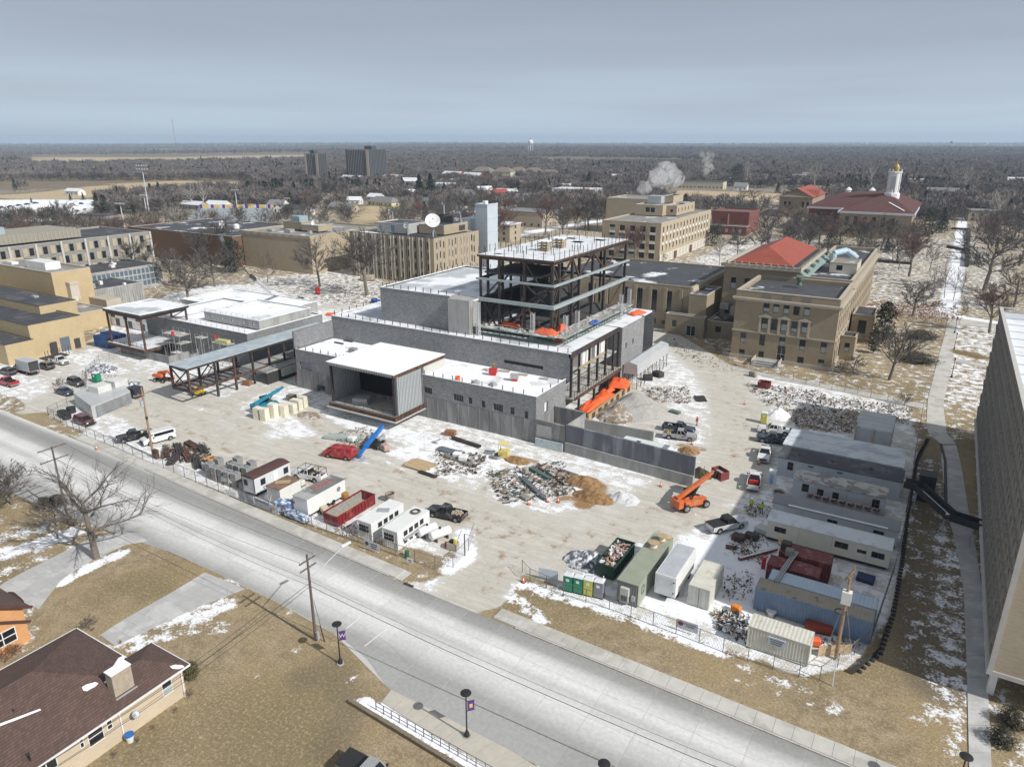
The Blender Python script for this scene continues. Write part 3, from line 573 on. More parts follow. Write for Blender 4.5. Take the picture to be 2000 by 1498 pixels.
for i in range(len(xs_)-1):
 for j in range(len(ys_)-1):
  cx_,cy_=(xs_[i]+xs_[i+1])/2,(ys_[j]+ys_[j+1])/2
  if any(h[0]<cx_<h[1] and h[2]<cy_<h[3] for h in hx): continue
  mb.face([(xs_[i],ys_[j],TOP),(xs_[i+1],ys_[j],TOP),(xs_[i+1],ys_[j+1],TOP),(xs_[i],ys_[j+1],TOP)]); mb.face([(xs_[i],ys_[j+1],TOP-.28),(xs_[i+1],ys_[j+1],TOP-.28),(xs_[i+1],ys_[j],TOP-.28),(xs_[i],ys_[j],TOP-.28)],1)
P('tower_roof',mb,[mat('thin_snow_on_deck',(.7,.73,.76),.7,.1,.6,second=(.55,.57,.58),sm=.3,ss=.4),STEEL],hall)
mb=MB(); mb.box(TX0-.52,TX1+.52,TY0-.54,TY0-.5,TOP-.4,TOP+.02); mb.box(TX1+.5,TX1+.54,TY0-.5,TY1+.5,TOP-.4,TOP+.02); P('deck_edge',mb,RUST,hall)
pins=[(x,y,TOP) for x in (TX0-.4,TX1+.4) for y in np.arange(TY0,TY1,2.1)]+[(x,y,TOP) for y in (TY0-.4,TY1+.3) for x in np.arange(TX0+1.5,TX1,2.2)]+[(rnd.uniform(TX0+1,TX1-1),rnd.uniform(TY0+4,TY1-1),TOP) for _ in range(48)]
posts(pins,1.5,.045,STEEL,'rebar_post')
def brace(p,q,m=None): P('brace',MB().beam(p,q,.3),[m or rnd.choice([STEEL,RUST,STEEL])],hall)
lv=[13.6,20.3,24.6,TOP-.6]
for a,b in zip(ys,ys[1:]):
 k=ys.index(a)
 if b-a>1.5:
  if k%2==0: brace((TX1,a,lv[3]),(TX1,b,lv[2]));
  else: brace((TX1,b,lv[3]),(TX1,a,lv[2]))
  if k in (0,5): brace((TX1,b,lv[2]),(TX1,a,lv[1])); brace((TX1,a,lv[0]),(TX1,b,lv[1]),RUST)
  if k in (1,4): brace((TX0,a,lv[0]),(TX0,b,lv[2]))
brace((-75,TY0,lv[2]),(TX0+.3,TY0,lv[1])); brace((-69.2,TY0,lv[3]),(-66,TY0,lv[2])); brace((-69.2,TY0,lv[1]),(-63.2,TY0,lv[2])); brace((-69.2,TY0,lv[2]),(-64,TY0,lv[1]+.3)); brace((-69,TY0,lv[1]),(-63.4,TY0,lv[0]),RUST); brace((-75,TY0,lv[0]),(-79,TY0,lv[1]))
brace((TX0,125,lv[1]),(TX0,133,lv[2])); brace((-72,130,lv[1]),(-66,134,lv[2]))
P('mezzanine_slab',MB().box(TX0+.3,-66.5,121.5,134,25.6,26.0),mat('soffit_deck',(.09,.09,.09),.8),hall)
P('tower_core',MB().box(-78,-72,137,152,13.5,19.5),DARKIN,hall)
P('stage_floor',MB().box(TX0+.4,TX1-.4,TY0+.4,TY1-.4,13.6,13.9),mat('dark_stage_floor',(.06,.06,.06),.9),hall)
for y in (126,139): P('inner_column',MB().box(-73.5,-73.1,y,y+.4,13.9,TOP-.4),STEEL,hall)
P('stair_flight',MB().beam((-76,123,14),(-70,131,20.5),1.2,.25),STEEL,hall)
for px,py in ((1063,490),(1092,484)):
 c=at(px,py,TOP); t=T('pallet_stack','stack of snowy timber pallets on the tower roof, '+('the nearer one' if px<1080 else 'the farther one'),'pallet stack',(c.x,c.y,TOP),0,'pallet stacks on the tower roof')
 for k in range(4): P('pallet',MB().cbox(0,0,k*.55+.35,2.6,1.9,.12),[PLY if k<3 else SNOW],t,False);
 for sx in (-1.1,0,1.1):
  for sy in (-.85,.85): P('bearer',MB().cbox(sx,sy,0,.15,.15,2.0),PLY,t,False)
def platform(name,label,p,q,w,z,out):
 t=T(name,label,'scaffold',(p[0],p[1],0))
 d=(Vector(q)-Vector(p)); Ln=d.length; d.normalize(); nrm=Vector((out[0],out[1]))
 mb=MB(); c0=Vector(p)+nrm*w/2; c1=Vector(q)+nrm*w/2
 mb.beam((*c0,z),(*c1,z),w,.1); P('plank_deck',mb,mat('scaffold_planks',(.36,.34,.31),.9,.25,2,second=(.6,.6,.6),sm=.3),t)
 mb=MB(); n=int(Ln/1.3)
 for zz in (z-.12,z-.95): mb.beam((*(Vector(p)+nrm*w),zz),(*(Vector(q)+nrm*w),zz),.09)
 for i in range(n):
  a=Vector(p)+d*(Ln*i/n)+nrm*w; b=Vector(p)+d*(Ln*(i+1)/n)+nrm*w
  mb.beam((*a,z-.12),(*b,z-.95),.06); mb.beam((*b,z-.12),(*b,z-.95),.06)
 P('truss',mb,GREENSC,t)
 mb=MB()
 for i in range(n+1):
  a=Vector(p)+d*(Ln*i/n)+nrm*(w-.1); mb.box(a.x-.03,a.x+.03,a.y-.03,a.y+.03,z,z+1.1)
 for zz in (z+.55,z+1.08): mb.beam((*(Vector(p)+nrm*(w-.1)),zz),(*(Vector(q)+nrm*(w-.1)),zz),.05)
 P('guard_rail',mb,GALV,t)
 mb=MB()
 for i in range(int(Ln*1.3)):
  a=Vector(p)+d*rnd.uniform(0,Ln)+nrm*rnd.uniform(.2,w-.3); s=rnd.uniform(.15,.5)
  mb.cbox(a.x,a.y,z+.05,s*1.6,s,s*rnd.uniform(.4,1.4),rnd.uniform(0,3))
 o=P('stacked_material',mb,mat('mixed_grey_blocks',(.4,.4,.39),.9,.35,1.2),t); o['kind']='stuff'
 return t
platform('work_platform','green-trussed work platform along the front of the steel tower','' or (-84,119.6),(-60.8,119.6),2.2,15.2,(0,-1));
platform('work_platform','long green-trussed work platform down the right side of the steel tower',(-62.2,117.4),(-62.2,152.5),3.6,15.4,(1,0))
for i,(px,py) in enumerate(((934,640),(1040,650),(1104,655),(1127,645),(1212,610),(1228,598))):
 c=at(px,py,15.2); t=T('climbing_mast','ladder-like steel mast rising from the platform, number %s from the left'%['one','two','three','four','five','six'][i],'mast',(c.x,c.y,13.6),0,'masts of the work platforms')
 mb=MB(); h=5.6 if i else 7
 for sx in (-.3,.3):
  for sy in (-.3,.3): mb.box(sx-.05,sx+.05,sy-.05,sy+.05,0,h)
 for k in range(int(h/.45)): mb.box(-.34,.34,-.34,-.3,k*.45,k*.45+.1); mb.box(.3,.34,-.3,.34,k*.45+.2,k*.45+.3)
 P('lattice',mb,mat('white_steel',(.55,.56,.57),.5),t,False)
def tarp(label,p,w,d,h,rz=0,m=ORANGE,name='tarp',seed=1,cat='tarp'):
 r=random.Random(seed); nx_,ny_=12,8; mb=MB(); vs=[]
 for j in range(ny_+1):
  for i in range(nx_+1):
   u,v=i/nx_-.5,j/ny_-.5; e=1-max(abs(u),abs(v))*2
   vs.append((u*w*(1+r.uniform(-.06,.06)),v*d*(1+r.uniform(-.1,.1)),max(.02,h*min(1,e*2.2)*(.75+.3*r.uniform(-1,1)))))
 mb.raw(vs,[(j*(nx_+1)+i,j*(nx_+1)+i+1,(j+1)*(nx_+1)+i+1,(j+1)*(nx_+1)+i) for j in range(ny_) for i in range(nx_)])
 o=P(name,mb,m); smooth(o.data); o.location=p; o.rotation_euler=(0,0,rz); tag(o,label,cat); return o
for i,(px,py,z,w,d,h,rz,lb) in enumerate(((994,636,15.3,5,1.8,.8,0,'crumpled orange tarp on the platform at the left tower bay'),(1068,652,15.3,5.5,2.4,1.1,-.2,'large crumpled orange tarp at the front corner of the platform'),(1098,645,15.5,2.2,1.6,1.4,1.2,'small upright orange tarp right of the corner mast'),(1245,612,13.7,5,2.2,.7,1.3,'orange tarp over the far right end of the masonry wall'),(1085,665,13.8,3,1,.5,.1,'thin orange tarp strip hanging below the platform corner'))):
 c=at(px,py,z); tarp(lb,c,w,d,h,rz,seed=i+3)
c=at(1160,632,15.5); tarp('folded blue tarp on the right-hand work platform',c,2.6,1.6,.7,1.2,mat('blue_tarp',(.03,.1,.35),.6),seed=9)
tarp('long orange insulating blanket over the footing forms',at(1166,785,1.0),2.6,13,1.1,-.02,seed=21); tarp('orange insulating blanket folded over the far footing end',at(1208,750,1.6),4.5,5.5,1.3,.3,seed=22); tarp('short orange blanket between the two long ones',at(1186,764,1.2),2.2,4,.9,0,seed=25)
t=T('footing_forms','long timber and steel footing formwork beside the orange blankets','formwork',(-53,128,0))
P('form_top',MB().box(-52.9,-52.5,116.5,139,1.3,1.42),PLY,t)
for i in range(15): P('form_panel',MB().box(-52.85,-52.6,116.6+i*1.5,118+i*1.5,0,1.3),[RUST if i%2 else PLY],t)
mb=MB(); rwz=4.9
P2=lambda name,mb,m,label,cat,grp=None:tag(P(name,mb,m),label,cat,grp)
def vwall(name,label,pts,th,z0s,z1s,m,joints=2.4,parent=None,cat='wall'):
 t=T(name,label,cat,(pts[0][0],pts[0][1],0));
 for (a,b) in zip(pts,pts[1:]):
  a2,b2=Vector(a),Vector(b); d=(b2-a2); L_=d.length; d.normalize(); n_=Vector((-d.y,d.x))*th/2; k=max(1,round(L_/joints))
  for i in range(k):
   p=a2+d*(L_*i/k+.01); q=a2+d*(L_*(i+1)/k-.01)
   P('panel',MB().prism([tuple(p-n_),tuple(q-n_),tuple(q+n_),tuple(p+n_)],z0s,z1s+rnd.uniform(-.01,.01)),m,t)
 return t
vwall('retaining_wall','long dark blue-grey cast retaining wall running out to the telehandler',[(-50.1,101.9),(-27,100.3)],.4,1.9,5.05,CONCB,2.9)
vwall('retaining_wall','low pale footing band under the long blue-grey retaining wall',[(-50.1,101.75),(-27,100.15)],.62,-.3,1.88,CONCL,1.45)
vwall('retaining_wall','short dark cast wall between the block wing and the long wall',[(-56.3,102.3),(-50.2,101.9)],.4,-.3,4.75,CONC,3)
vwall('retaining_wall','pale cross wall going back from the knee of the long retaining wall',[(-50,102.2),(-49.8,108.6)],.4,0,4.85,CONCL,3.2)
vwall('retaining_wall','inner cast wall behind the long retaining wall with snow on top',[(-49.6,108.5),(-37,109.3)],.4,0,3.9,CONCL,2.4)
vwall('retaining_wall','dark cast wall of the pit beside the lower wing',[(-56.2,109.4),(-50,109.2)],.4,0,4.9,CONC,2.4)
tag(P('wall_patch',MB().box(-55.9,-53,101.83,101.9,1.6,3.9),mat('pale_patch',(.4,.4,.38),.9)),'pale rectangular patch sheet on the short dark wall','panel')
tag(P('leaning_panels',MB().box(-55.8,-50.4,101.2,101.4,-.2,1.6),mat('pale_blue_form',(.45,.52,.55),.7,.25,1.5)),'pale blue-grey form panels leaning at the foot of the short dark wall','panel')
eb=T('entrance_box','boxy entrance hall with snow roof, open front and metal stud walls','building',(-90,98,0))
EX0,EX1,EY0,EY1=-97.6,-81.4,94.0,109.6
P('roof',MB().box(EX0-.25,EX1+.25,EY0-.3,EY1,10.9,11.05),SNOW,eb)
mb=MB(); mb.box(EX0-.2,EX1+.2,EY0-.25,EY0+.1,10.35,10.88); mb.box(EX1-.1,EX1+.2,EY0+.1,EY1,10.2,10.88); mb.box(EX0-.2,EX0+.1,EY0+.1,EY1,10.3,10.88); P('roof_beam',mb,RUST,eb)
for i in range(40): P('joist_end',MB().box(EX0+.2+i*.4,EX0+.38+i*.4,EY0-.33,EY0-.26,10.4,10.85),GALV,eb)
P('roof_deck',MB().box(EX0,EX1,EY0,EY1,10.7,10.87),mat('soffit_deck',(.09,.09,.09),.8),eb)
P('floor',MB().box(EX0,EX1,EY0+.1,102.4,2.5,2.8),mat('dusty_slab',(.42,.42,.4),.9,.15,1),eb)
P('floor_edge',MB().box(EX0-.3,EX1+.3,EY0-.35,EY0+.05,2.0,2.55),RUST,eb); P('floor_edge',MB().box(EX1,EX1+.3,EY0+.05,102.4,1.95,2.75),RUST,eb)
P('ledge',MB().box(EX0-.6,EX1+.6,EY0-.75,102.4,1.75,1.94),mat('grey_board',(.45,.44,.42),.8),eb)
for i in range(18): P('rib',MB().box(EX1+.3,EX1+.42,EY0+.4+i*.45,EY0+.52+i*.45,1.95,2.9),RUST,eb)
mb=MB(); mb.box(EX1-.12,EX1-.06,EY0+.9,102.4,2.8,10.3); P('stud_wall',mb,mat('stud_wall_board',(.42,.44,.45),.6,.1),eb)
for i in range(20): P('stud',MB().box(EX1-.06,EX1+.08,EY0+1+i*.43,EY0+1.09+i*.43,2.8,10.3),GALV,eb)
mb=MB(); mb.box(EX0+.1,EX0+.16,EY0+.4,102.4,2.8,10.3); P('stud_wall',mb,mat('stud_wall_board',(.42,.44,.45),.6,.1),eb)
for i in range(19): P('stud',MB().box(EX0+.16,EX0+.3,EY0+.7+i*.43,EY0+.78+i*.43,2.8,10.3),GALV,eb)
for x,y in ((EX0+.1,EY0+.15),(EX1-.5,EY0+.15),(EX1-.1,EY0+.6)): P('column',MB().box(x,x+.4,y,y+.4,2.8,10.35),[STEEL if x<EX1-.3 else GALV],eb)
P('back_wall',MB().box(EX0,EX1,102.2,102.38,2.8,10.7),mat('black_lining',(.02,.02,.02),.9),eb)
P('side_wall',MB().box(EX1-.2,EX1+.1,102.8,109.6,8.5,10.2),mat('light_board',(.5,.5,.47),.8,.1),eb)
P('pier',MB().box(EX0+2,EX1-2,97.5,102.3,-.1,1.75),CONC,eb)
P('guard_rail',(lambda m:([m.box(EX0+1+i*2.4,EX0+1.06+i*2.4,EY0+.15,EY0+.21,2.8,3.9) for i in range(7)],m.box(EX0+.5,EX1-.6,EY0+.15,EY0+.2,3.8,3.86),m.box(EX0+.5,EX1-.6,EY0+.15,EY0+.2,3.3,3.35),m)[-1])(MB()),RUST,eb)
mb=MB(); mb.cbox(-92,96.6,2.8,3,2.2,1.1,.4); tag(P('material_pile',mb,PLASTIC),'white wrapped pile on the floor of the entrance box','wrapped pile')
tag(P('plywood_sheet',MB().cbox(-85.5,97.5,2.81,6,2.6,.08,.1),mat('pale_ply',(.5,.46,.38),.8)),'pale plywood sheets on the entrance box floor','plywood')
for i,(x,y) in enumerate(((-90,99.5),(-88,100.4),(-86.4,98.8))):
 t=T('sawhorse','timber sawhorse inside the entrance box, '+('left','rear','right')[i]+' one','sawhorse',(x,y,2.8),.3*i,'sawhorses in the entrance box'); P('top',MB().box(-.6,.6,-.06,.06,.75,.85),PLY,t,False)
 for sx in (-.5,.5):
  for sy in (-.3,.3): P('leg',MB().beam((sx,sy,0),(sx*.9,0,.75),.06),PLY,t,False)
br=T('canopy_frame','long steel canopy with blue-grey metal roof on rusty columns','canopy',(-128,100,0))
BX0,BX1=-131.4,-125.9
P('roof',MB().box(BX0-.3,BX1+.3,82.7,124,7.85,8.0),DECKM,br)
for i in range(27): P('roof_seam',MB().box(BX0-.3,BX1+.3,83+i*1.5,83.05+i*1.5,8.0,8.03),DECKM,br)
for x in (BX0,BX1): P('roof_beam',MB().box(x-.15,x+.15,83,124,7.35,7.85),STEEL,br); P('floor_beam',MB().box(x-.15,x+.15,83,110 if x>BX0 else 100,2.7,3.25),RUST,br)
P('roof_beam',MB().box(BX0,BX1,82.9,83.2,7.35,7.85),STEEL,br); P('floor_beam',MB().box(BX0,BX1,82.9,83.3,2.7,3.25),STEEL,br)
cyy=[83.2,89.5,94.2,99.0,103.6,108.0]
for k,y in enumerate(cyy):
 for x in (BX0,BX1): P('column',MB().box(x-.2,x+.2,y-.2,y+.2,3.2 if (k==0) else -.1,7.4),[STEEL if k%2 else RUST],br)
for a,b in zip(cyy,cyy[1:]):
 if a<94: P('brace',MB().beam((BX0,a,3.2),(BX0,b,7.4),.2),STEEL,br); P('brace',MB().beam((BX0,b,3.2),(BX0,a,7.4),.2),STEEL,br)
P('brace',MB().beam((BX0,83.1,3.2),(BX1,83.1,7.4),.2),STEEL,br); P('brace',MB().beam((BX1,83.1,3.2),(BX0,83.1,7.4),.2),STEEL,br)
P('brace',MB().beam((BX1,89.5,7.4),(BX1,85.5,3.2),.16),RUST,br)
for y in np.arange(84.5,97,1.7): P('joist',MB().box(BX0+.1,BX1-.1,y-.1,y+.1,2.95,3.2),STEEL,br)
P('landing',MB().box(BX0-.4,BX1+3,100,116,2.6,2.95),CONCL,br)
P('landing_wall',MB().box(BX1+2.7,BX1+3,100,109.5,-.1,2.6),mat('black_waterproofing',(.03,.03,.03),.7),br)
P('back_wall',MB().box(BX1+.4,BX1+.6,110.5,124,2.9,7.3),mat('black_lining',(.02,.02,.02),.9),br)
mb=MB()
for i in range(9): mb.box(BX1+2.85,BX1+2.92,100.1+i*1.2,100.17+i*1.2,2.95,4.05)
for z in (3.5,4.0): mb.box(BX1+2.85,BX1+2.92,100.1,109.8,z,z+.06)
P('guard_rail',mb,GALV,br)
tag(P('blanket',MB().box(BX1+3.02,BX1+3.5,104,110.2,.9,2.6),mat('grey_blanket',(.42,.44,.4),.8,.3,1.2)),'grey insulating blankets hung on the landing wall','blanket')
lb=T('block_wing','low grey block wing with two stepped snow roofs behind the canopy','building',(-150,112,0))
block(lb,-176,-136.6,106.8,131,0,8.2,CMUD,SNOWR,par=.35,cap=SNOW,sides='SEW')
block(lb,-157.6,-137.3,111.2,128,8.2,10.3,CONCL,SNOWR,{'S':[(x,8.7,.9,.8) for x in (-155,-151,-147,-143,-139.4)]},par=.25,cap=SNOW,wp=dict(pane=mat('pale_sheet',(.75,.77,.8),.6)))
block(lb,-136.6,-116.2,124,150,0,5.0,CONCL,SNOWM,par=.3,cap=SNOW,sides='SEWN')
mb=MB()
for i in range(20): mb.box(-175.5+i*2,-175.44+i*2,106.95,107.0,8.2,9.3)
for z in (8.7,9.25): mb.box(-175.5,-136.8,106.95,107.0,z,z+.05)
for i in range(11): mb.box(-157.3+i*2,-157.24+i*2,111.35,111.4,10.3,11.2)
for z in (10.7,11.15): mb.box(-157.5,-137.4,111.35,111.4,z,z+.05); mb.box(-137.5,-137.45,111.4,128,z,z+.05)
P('guard_rail',mb,GALV,lb)
wt=T('white_roof','flat white membrane roof behind the low block wing','building',(-170,140,0)); block(wt,-196,-158,131.2,150,0,5.6,CONCL,SNOWR,par=.2,cap=SNOW,sides='SE')
tag(P('roof_banner',MB().cbox(-171,133,5.45,8,.9,.05,.1),mat('red_print',(.5,.06,.06),.6)),'long red strip lying on the white membrane roof','strip')
pv=T('steel_pavilion','open rusty steel pavilion frame with a snow-covered flat roof','building',(-170,104,0))
VX0,VX1,VY0,VY1=-176.4,-162.2,97.2,109.4
P('roof',MB().box(VX0-.5,VX1+.5,VY0-.5,VY1+.5,11.5,11.7),SNOWM,pv)
mb=MB(); mb.box(VX0-.6,VX1+.6,VY0-.6,VY0-.3,11.0,11.55); mb.box(VX1+.3,VX1+.6,VY0-.3,VY1+.5,11.0,11.55); P('roof_edge',mb,STEEL,pv)
mb=MB(); mb.box(VX0-.5,VX1+.5,VY0-.5,VY0-.1,11.7,11.76); mb.box(VX1+.1,VX1+.5,VY0-.1,VY1+.5,11.7,11.76); mb.box(VX0-.5,VX0-.1,VY0-.1,VY1+.5,11.7,11.76); mb.box(VX0-.1,VX1+.1,VY1+.1,VY1+.5,11.7,11.76); P('snow_rim',mb,SNOW,pv)
for x in (VX0,VX1-6.5,VX1-.2):
 for y in (VY0,VY1): P('column',MB().box(x-.2,x+.2,y-.2,y+.2,2.6,11.0),RUST,pv)
for x in (VX0,VX1): P('roof_beam',MB().box(x-.15,x+.15,VY0,VY1,10.4,11.0),STEEL,pv)
for y in (VY0,VY1): P('roof_beam',MB().box(VX0,VX1,y-.15,y+.15,10.4,11.0),STEEL,pv)
P('brace',MB().beam((VX1,VY0,10.6),(VX1,VY1,8.6),.2),RUST,pv); P('brace',MB().beam((VX1-6,VY1,8),(VX1,VY1,10.6),.2),RUST,pv); P('brace',MB().beam((VX0,VY1,9),(VX1-6,VY1,10.8),.2),STEEL,pv)
P('floor_slab',MB().box(VX0-1.5,VX1,VY0-.4,VY1+3,2.6,2.95),mat('thin_snow_on_deck',(.7,.73,.76),.7),pv)
mb=MB(); mb.box(VX0-1.6,VX1+.2,VY0-.7,VY0-.4,2.2,2.95); mb.box(VX1,VX1+.3,VY0-.4,VY1,2.2,2.95); P('floor_edge',mb,RUST,pv)
P('crawl_wall',MB().box(VX0+1,-155.5,VY0+1.2,VY0+1.5,-.2,1.9),CONC,pv); P('crawl_wall',MB().box(-155.8,-155.5,VY0+1.5,106.6,-.2,1.9),CONC,pv)
P('dark_void',MB().box(VX0+2,VX1-.5,VY0+3,VY0+3.2,-.1,2.5),DARKIN,pv)
mb=MB()
for i in range(9): mb.box(VX0+i*1.75,VX0+.06+i*1.75,VY0,VY0+.05,2.95,4.0)
for z in (3.4,3.95): mb.box(VX0,VX1,VY0,VY0+.05,z,z+.05)
P('guard_rail',mb,RUST,pv)
def scaffold(label,x0,x1,y0,y1,z1,n,lev,name='scaffold_tower',plank=True,m=None):
 t=T(name,label,'scaffold',((x0+x1)/2,(y0+y1)/2,0)); mb=MB()
 for i in range(n+1):
  x=x0+(x1-x0)*i/n
  for y in (y0,y1): mb.box(x-.04,x+.04,y-.04,y+.04,0,z1+1)
 for z in lev:
  for y in (y0,y1): mb.box(x0,x1,y-.03,y+.03,z-.06,z); mb.box(x0,x1,y-.02,y+.02,z+.95,z+1)
  for i in range(n+1): x=x0+(x1-x0)*i/n; mb.box(x-.03,x+.03,y0,y1,z-.06,z)
 for i in range(n):
  a,b=x0+(x1-x0)*i/n,x0+(x1-x0)*(i+1)/n; mb.beam((a,y0,0),(b,y0,z1),.05)
 P('frame',mb,[m or GALV],t)
 if plank:
  for z in lev: P('plank_deck',MB().box(x0-.3,x1+.3,y0,y1,z,z+.06),mat('scaffold_planks',(.36,.34,.31),.9),t)
 return t
scaffold('grey pipe scaffold with planks between the pavilion and the block wing',-160.5,-154,101,104,6.5,3,(4.5,6.5))
scaffold('narrow scaffold tower against the block wing wall',-151.5,-149.5,103.5,105.5,6,1,(6,))
scaffold('scaffold bay with yellow-green material near the canopy',-146,-140.5,104,106,5.5,2,(5.5,))
mb=MB(); mb.cbox(-143.2,105,5.6,3.6,1.3,.7,.1); tag(P('material_bag',mb,mat('yellow_green_bags',(.5,.5,.2),.8,.3,2)),'yellow-green bags on the scaffold bay beside the canopy','bags')
for px,py,lb_,z in ((338,655,'red barrel on the pipe scaffold beside the pavilion',6.6),(421,661,'red barrel on the scaffold bay near the canopy',5.6)):
 c=at(px,py,z); tag(P('barrel',MB().lathe([(0,0),(.35,0),(.37,.3),(.35,.6),(.37,.9),(0,.9)],c,12),REDP),lb_,'barrel')
t=T('wrapped_scaffold','raised scaffold walkway wrapped in translucent plastic on poles','scaffold',(-53,148,0))
mb=MB(); prof=[(-54.7,3.4),(-54.6,5.4),(-53.4,6.1),(-51.6,5.7),(-51.4,3.5)]
mb.extrude([(h,z) for h,z in prof],'y',138.5,158.5); P('plastic_cover',mb,PLASTIC,t)
mb=MB()
for i in range(9):
 for x in (-54.5,-51.6): mb.box(x-.05,x+.05,138.8+i*2.4,138.9+i*2.4,0,3.5)
 if i<8: mb.beam((-51.6,138.8+i*2.4,0),(-51.6,141.2+i*2.4,3.4),.05)
P('frame',mb,STEEL,t)['kind']='stuff'
def mixer(label,p,m):
 t=T('mortar_tub',label,'mortar tub',p,.3); P('body',MB().cbox(0,0,.5,1.5,.9,.9),m,t,False); P('stand',MB().cbox(0,0,0,1.1,.7,.5),REDP,t,False)
 P('handle',MB().box(.55,1.0,-.4,-.34,1.2,1.26).box(.55,1.0,.34,.4,1.2,1.26),REDP,t,False)
mixer('red mortar mixer on the snowy lower roof, the left of two',at(963,733,8.45),REDP); mixer('grey and red mortar tub on the snowy lower roof, the right of two',at(1005,744,8.45),mat('dusty_grey_metal',(.4,.38,.38),.7))
tag(P('bucket',MB().lathe([(0,0),(.45,0),(.5,.9),(.4,.9),(.38,.1),(0,.1)],at(894,744,8.45),12),mat('orange_plastic',(.75,.14,.04),.5)),'orange bucket at the front edge of the lower roof','bucket')
for px,py,lb_,w in ((984,725,'plywood sheet lying on the lower roof behind the red mixer',2.4),(1020,732,'plywood sheet between the tub and the podium wall',2.2),(1062,740,'plywood sheet near the right corner of the lower roof',1.8),(948,722,'small board left of the red mixer on the lower roof',1.2)):
 c=at(px,py,8.47); tag(P('plywood_sheet',MB().cbox(c.x,c.y,c.z,w,1.2,.06,.2),mat('grey_ply',(.36,.33,.28),.9)),lb_,'plywood')
for px,py,lb_ in ((930,748,'first grey mortar heap on the front of the lower roof'),(963,752,'second grey mortar heap on the front of the lower roof')):
 c=at(px,py,8.47); tag(P('mortar_heap',MB().lathe([(.9,0),(.7,.35),(.3,.6),(0,.65)],c,9),mat('mortar_grey',(.3,.3,.3),.9,.2)),lb_,'heap')
c=at(690,688,8.45); t=T('block_pallet','small pallet of grey blocks on the roof left of the entrance box','pallet',c,.1)
for i in range(3):
 for j in range(3):
  for k in range(2): P('block',MB().cbox((i-1)*.52,(j-1)*.42,.1+k*.42,.5,.4,.4),CMU,t,False)
for px,py,lb_ in ((662,671,'dark steel beam lying on the snow roof, the nearer of two'),(680,667,'dark steel beam lying on the snow roof, the farther of two')):
 c=at(px,py,8.5); tag(P('steel_beam',MB().cbox(c.x,c.y,c.z,2.6,.3,.25,.0),STEEL),lb_,'beam')
for px,py,z,h,lb_,m in ((733,672,8.45,3.0,'red ladder leaning on the podium wall behind the entrance box',REDP),(897,705,8.45,3.6,'pale wooden ladder leaning on the podium wall',WOOD),(577,748,0,3.0,'red ladder leaning at the corner of the left wing',REDP)):
 c=at(px,py,z); t=T('ladder',lb_,'ladder',c)
 for s in (-.22,.22): P('rail',MB().beam((s,0,0),(s,.9,h),.07),m,t,False)
 for k in range(8): P('rung',MB().box(-.22,.22,.9*k/8,.9*k/8+.05,h*(k+.5)/8,h*(k+.5)/8+.05),m,t,False)
for px,py,z,lb_ in ((1180,712,8.6,'large white equipment crate in the open bay, left of two'),(1196,700,8.6,'large white equipment crate in the open bay, right of two')):
 c=at(px,py,z); t=T('equipment_crate',lb_,'crate',(-59.5,124.5 if px<1190 else 131.5,8.6),0,'white crates in the open bay'); P('body',MB().box(-2.2,2.2,-2.6,2.6,0,3.3),WHITE,t,False); P('frame',MB().box(2.2,2.26,-2.6,2.6,0,.12).box(2.2,2.26,-2.6,2.6,3.18,3.3).box(2.2,2.26,-.06,.06,.12,3.18),FRAME_D,t,False)
t=T('deck_guard_rail','rusty guard rails and rebar along the low east deck of the hall','guard rail',(-54.8,125,5))
mb=MB()
for i in range(18): mb.box(-54.9,-54.82,114.6+i*1.25,114.68+i*1.25,5,6.1); mb.box(-57.6,-57.55,114.6+i*1.25,114.65+i*1.25,5,6.3)
for z in (5.5,6.05): mb.box(-54.9,-54.84,114.6,136,z,z+.05); mb.box(-57.6,-57.55,114.6,136,z,z+.04)
P('rail',mb,RUST,t)
# == campus buildings
def gyw(px,py,Y):
 d=_M@Vector((px-1000,749-py,-1387)); t=Y/d.y; return d.x*t,CAMH+d.z*t
def gxp(px,py,X):
 d=_M@Vector((px-1000,749-py,-1387)); t=X/d.x; return d.y*t,CAMH+d.z*t
TAN=brickmat('tan_brick',(.36,.30,.21),(.40,.335,.235),(.33,.28,.2),.3,.1,.006,.08)
YEL=brickmat('yellow_brick',(.46,.36,.21),(.5,.395,.24),(.42,.34,.2),.4,.2,.008,.07)
BUFF=brickmat('buff_brick',(.40,.335,.235),(.44,.365,.26),(.38,.32,.23),.3,.1,.006,.08)
OLDB=brickmat('old_buff_brick',(.285,.235,.165),(.33,.27,.19),(.26,.22,.16),.3,.1,.006,.1)
REDB=brickmat('red_brick',(.17,.05,.038),(.2,.06,.045),(.15,.08,.065),.3,.1,.008,.12)
ORB=brickmat('orange_brick',(.58,.29,.12),(.64,.33,.14),(.5,.3,.17),.35,.13,.01,.08)
STONE=mat('limestone_trim',(.42,.38,.31),.85,.12,.7)
BLK=mat('dark_membrane_roof',(.05,.053,.06),.75,.3,.25,second=(.09,.092,.1),sm=.3,ss=.12)
BLKS=mat('dark_roof_with_snow',(.06,.063,.07),.75,.3,.25,second=(.72,.75,.78),sm=.1,ss=.1)
GRV=mat('gravel_ballast_roof',(.24,.23,.21),.95,.2,.5,second=(.6,.62,.64),sm=.1,ss=.12)
COPE=mat('pale_coping',(.5,.49,.46),.7,.1)
def campus(label,name='campus_building',cat='building',x=0,y=0): return T(name,label,cat,(x,y,0))
def unit(t,x,y,z,w,d,h,m=None,name='rooftop_unit'): P(name,MB().box(x-w/2,x+w/2,y-d/2,y+d/2,z,z+h),[m or GALV],t)
t=campus('yellow brick building of stacked flat-roofed blocks with a roller door',x=-210,y=95)
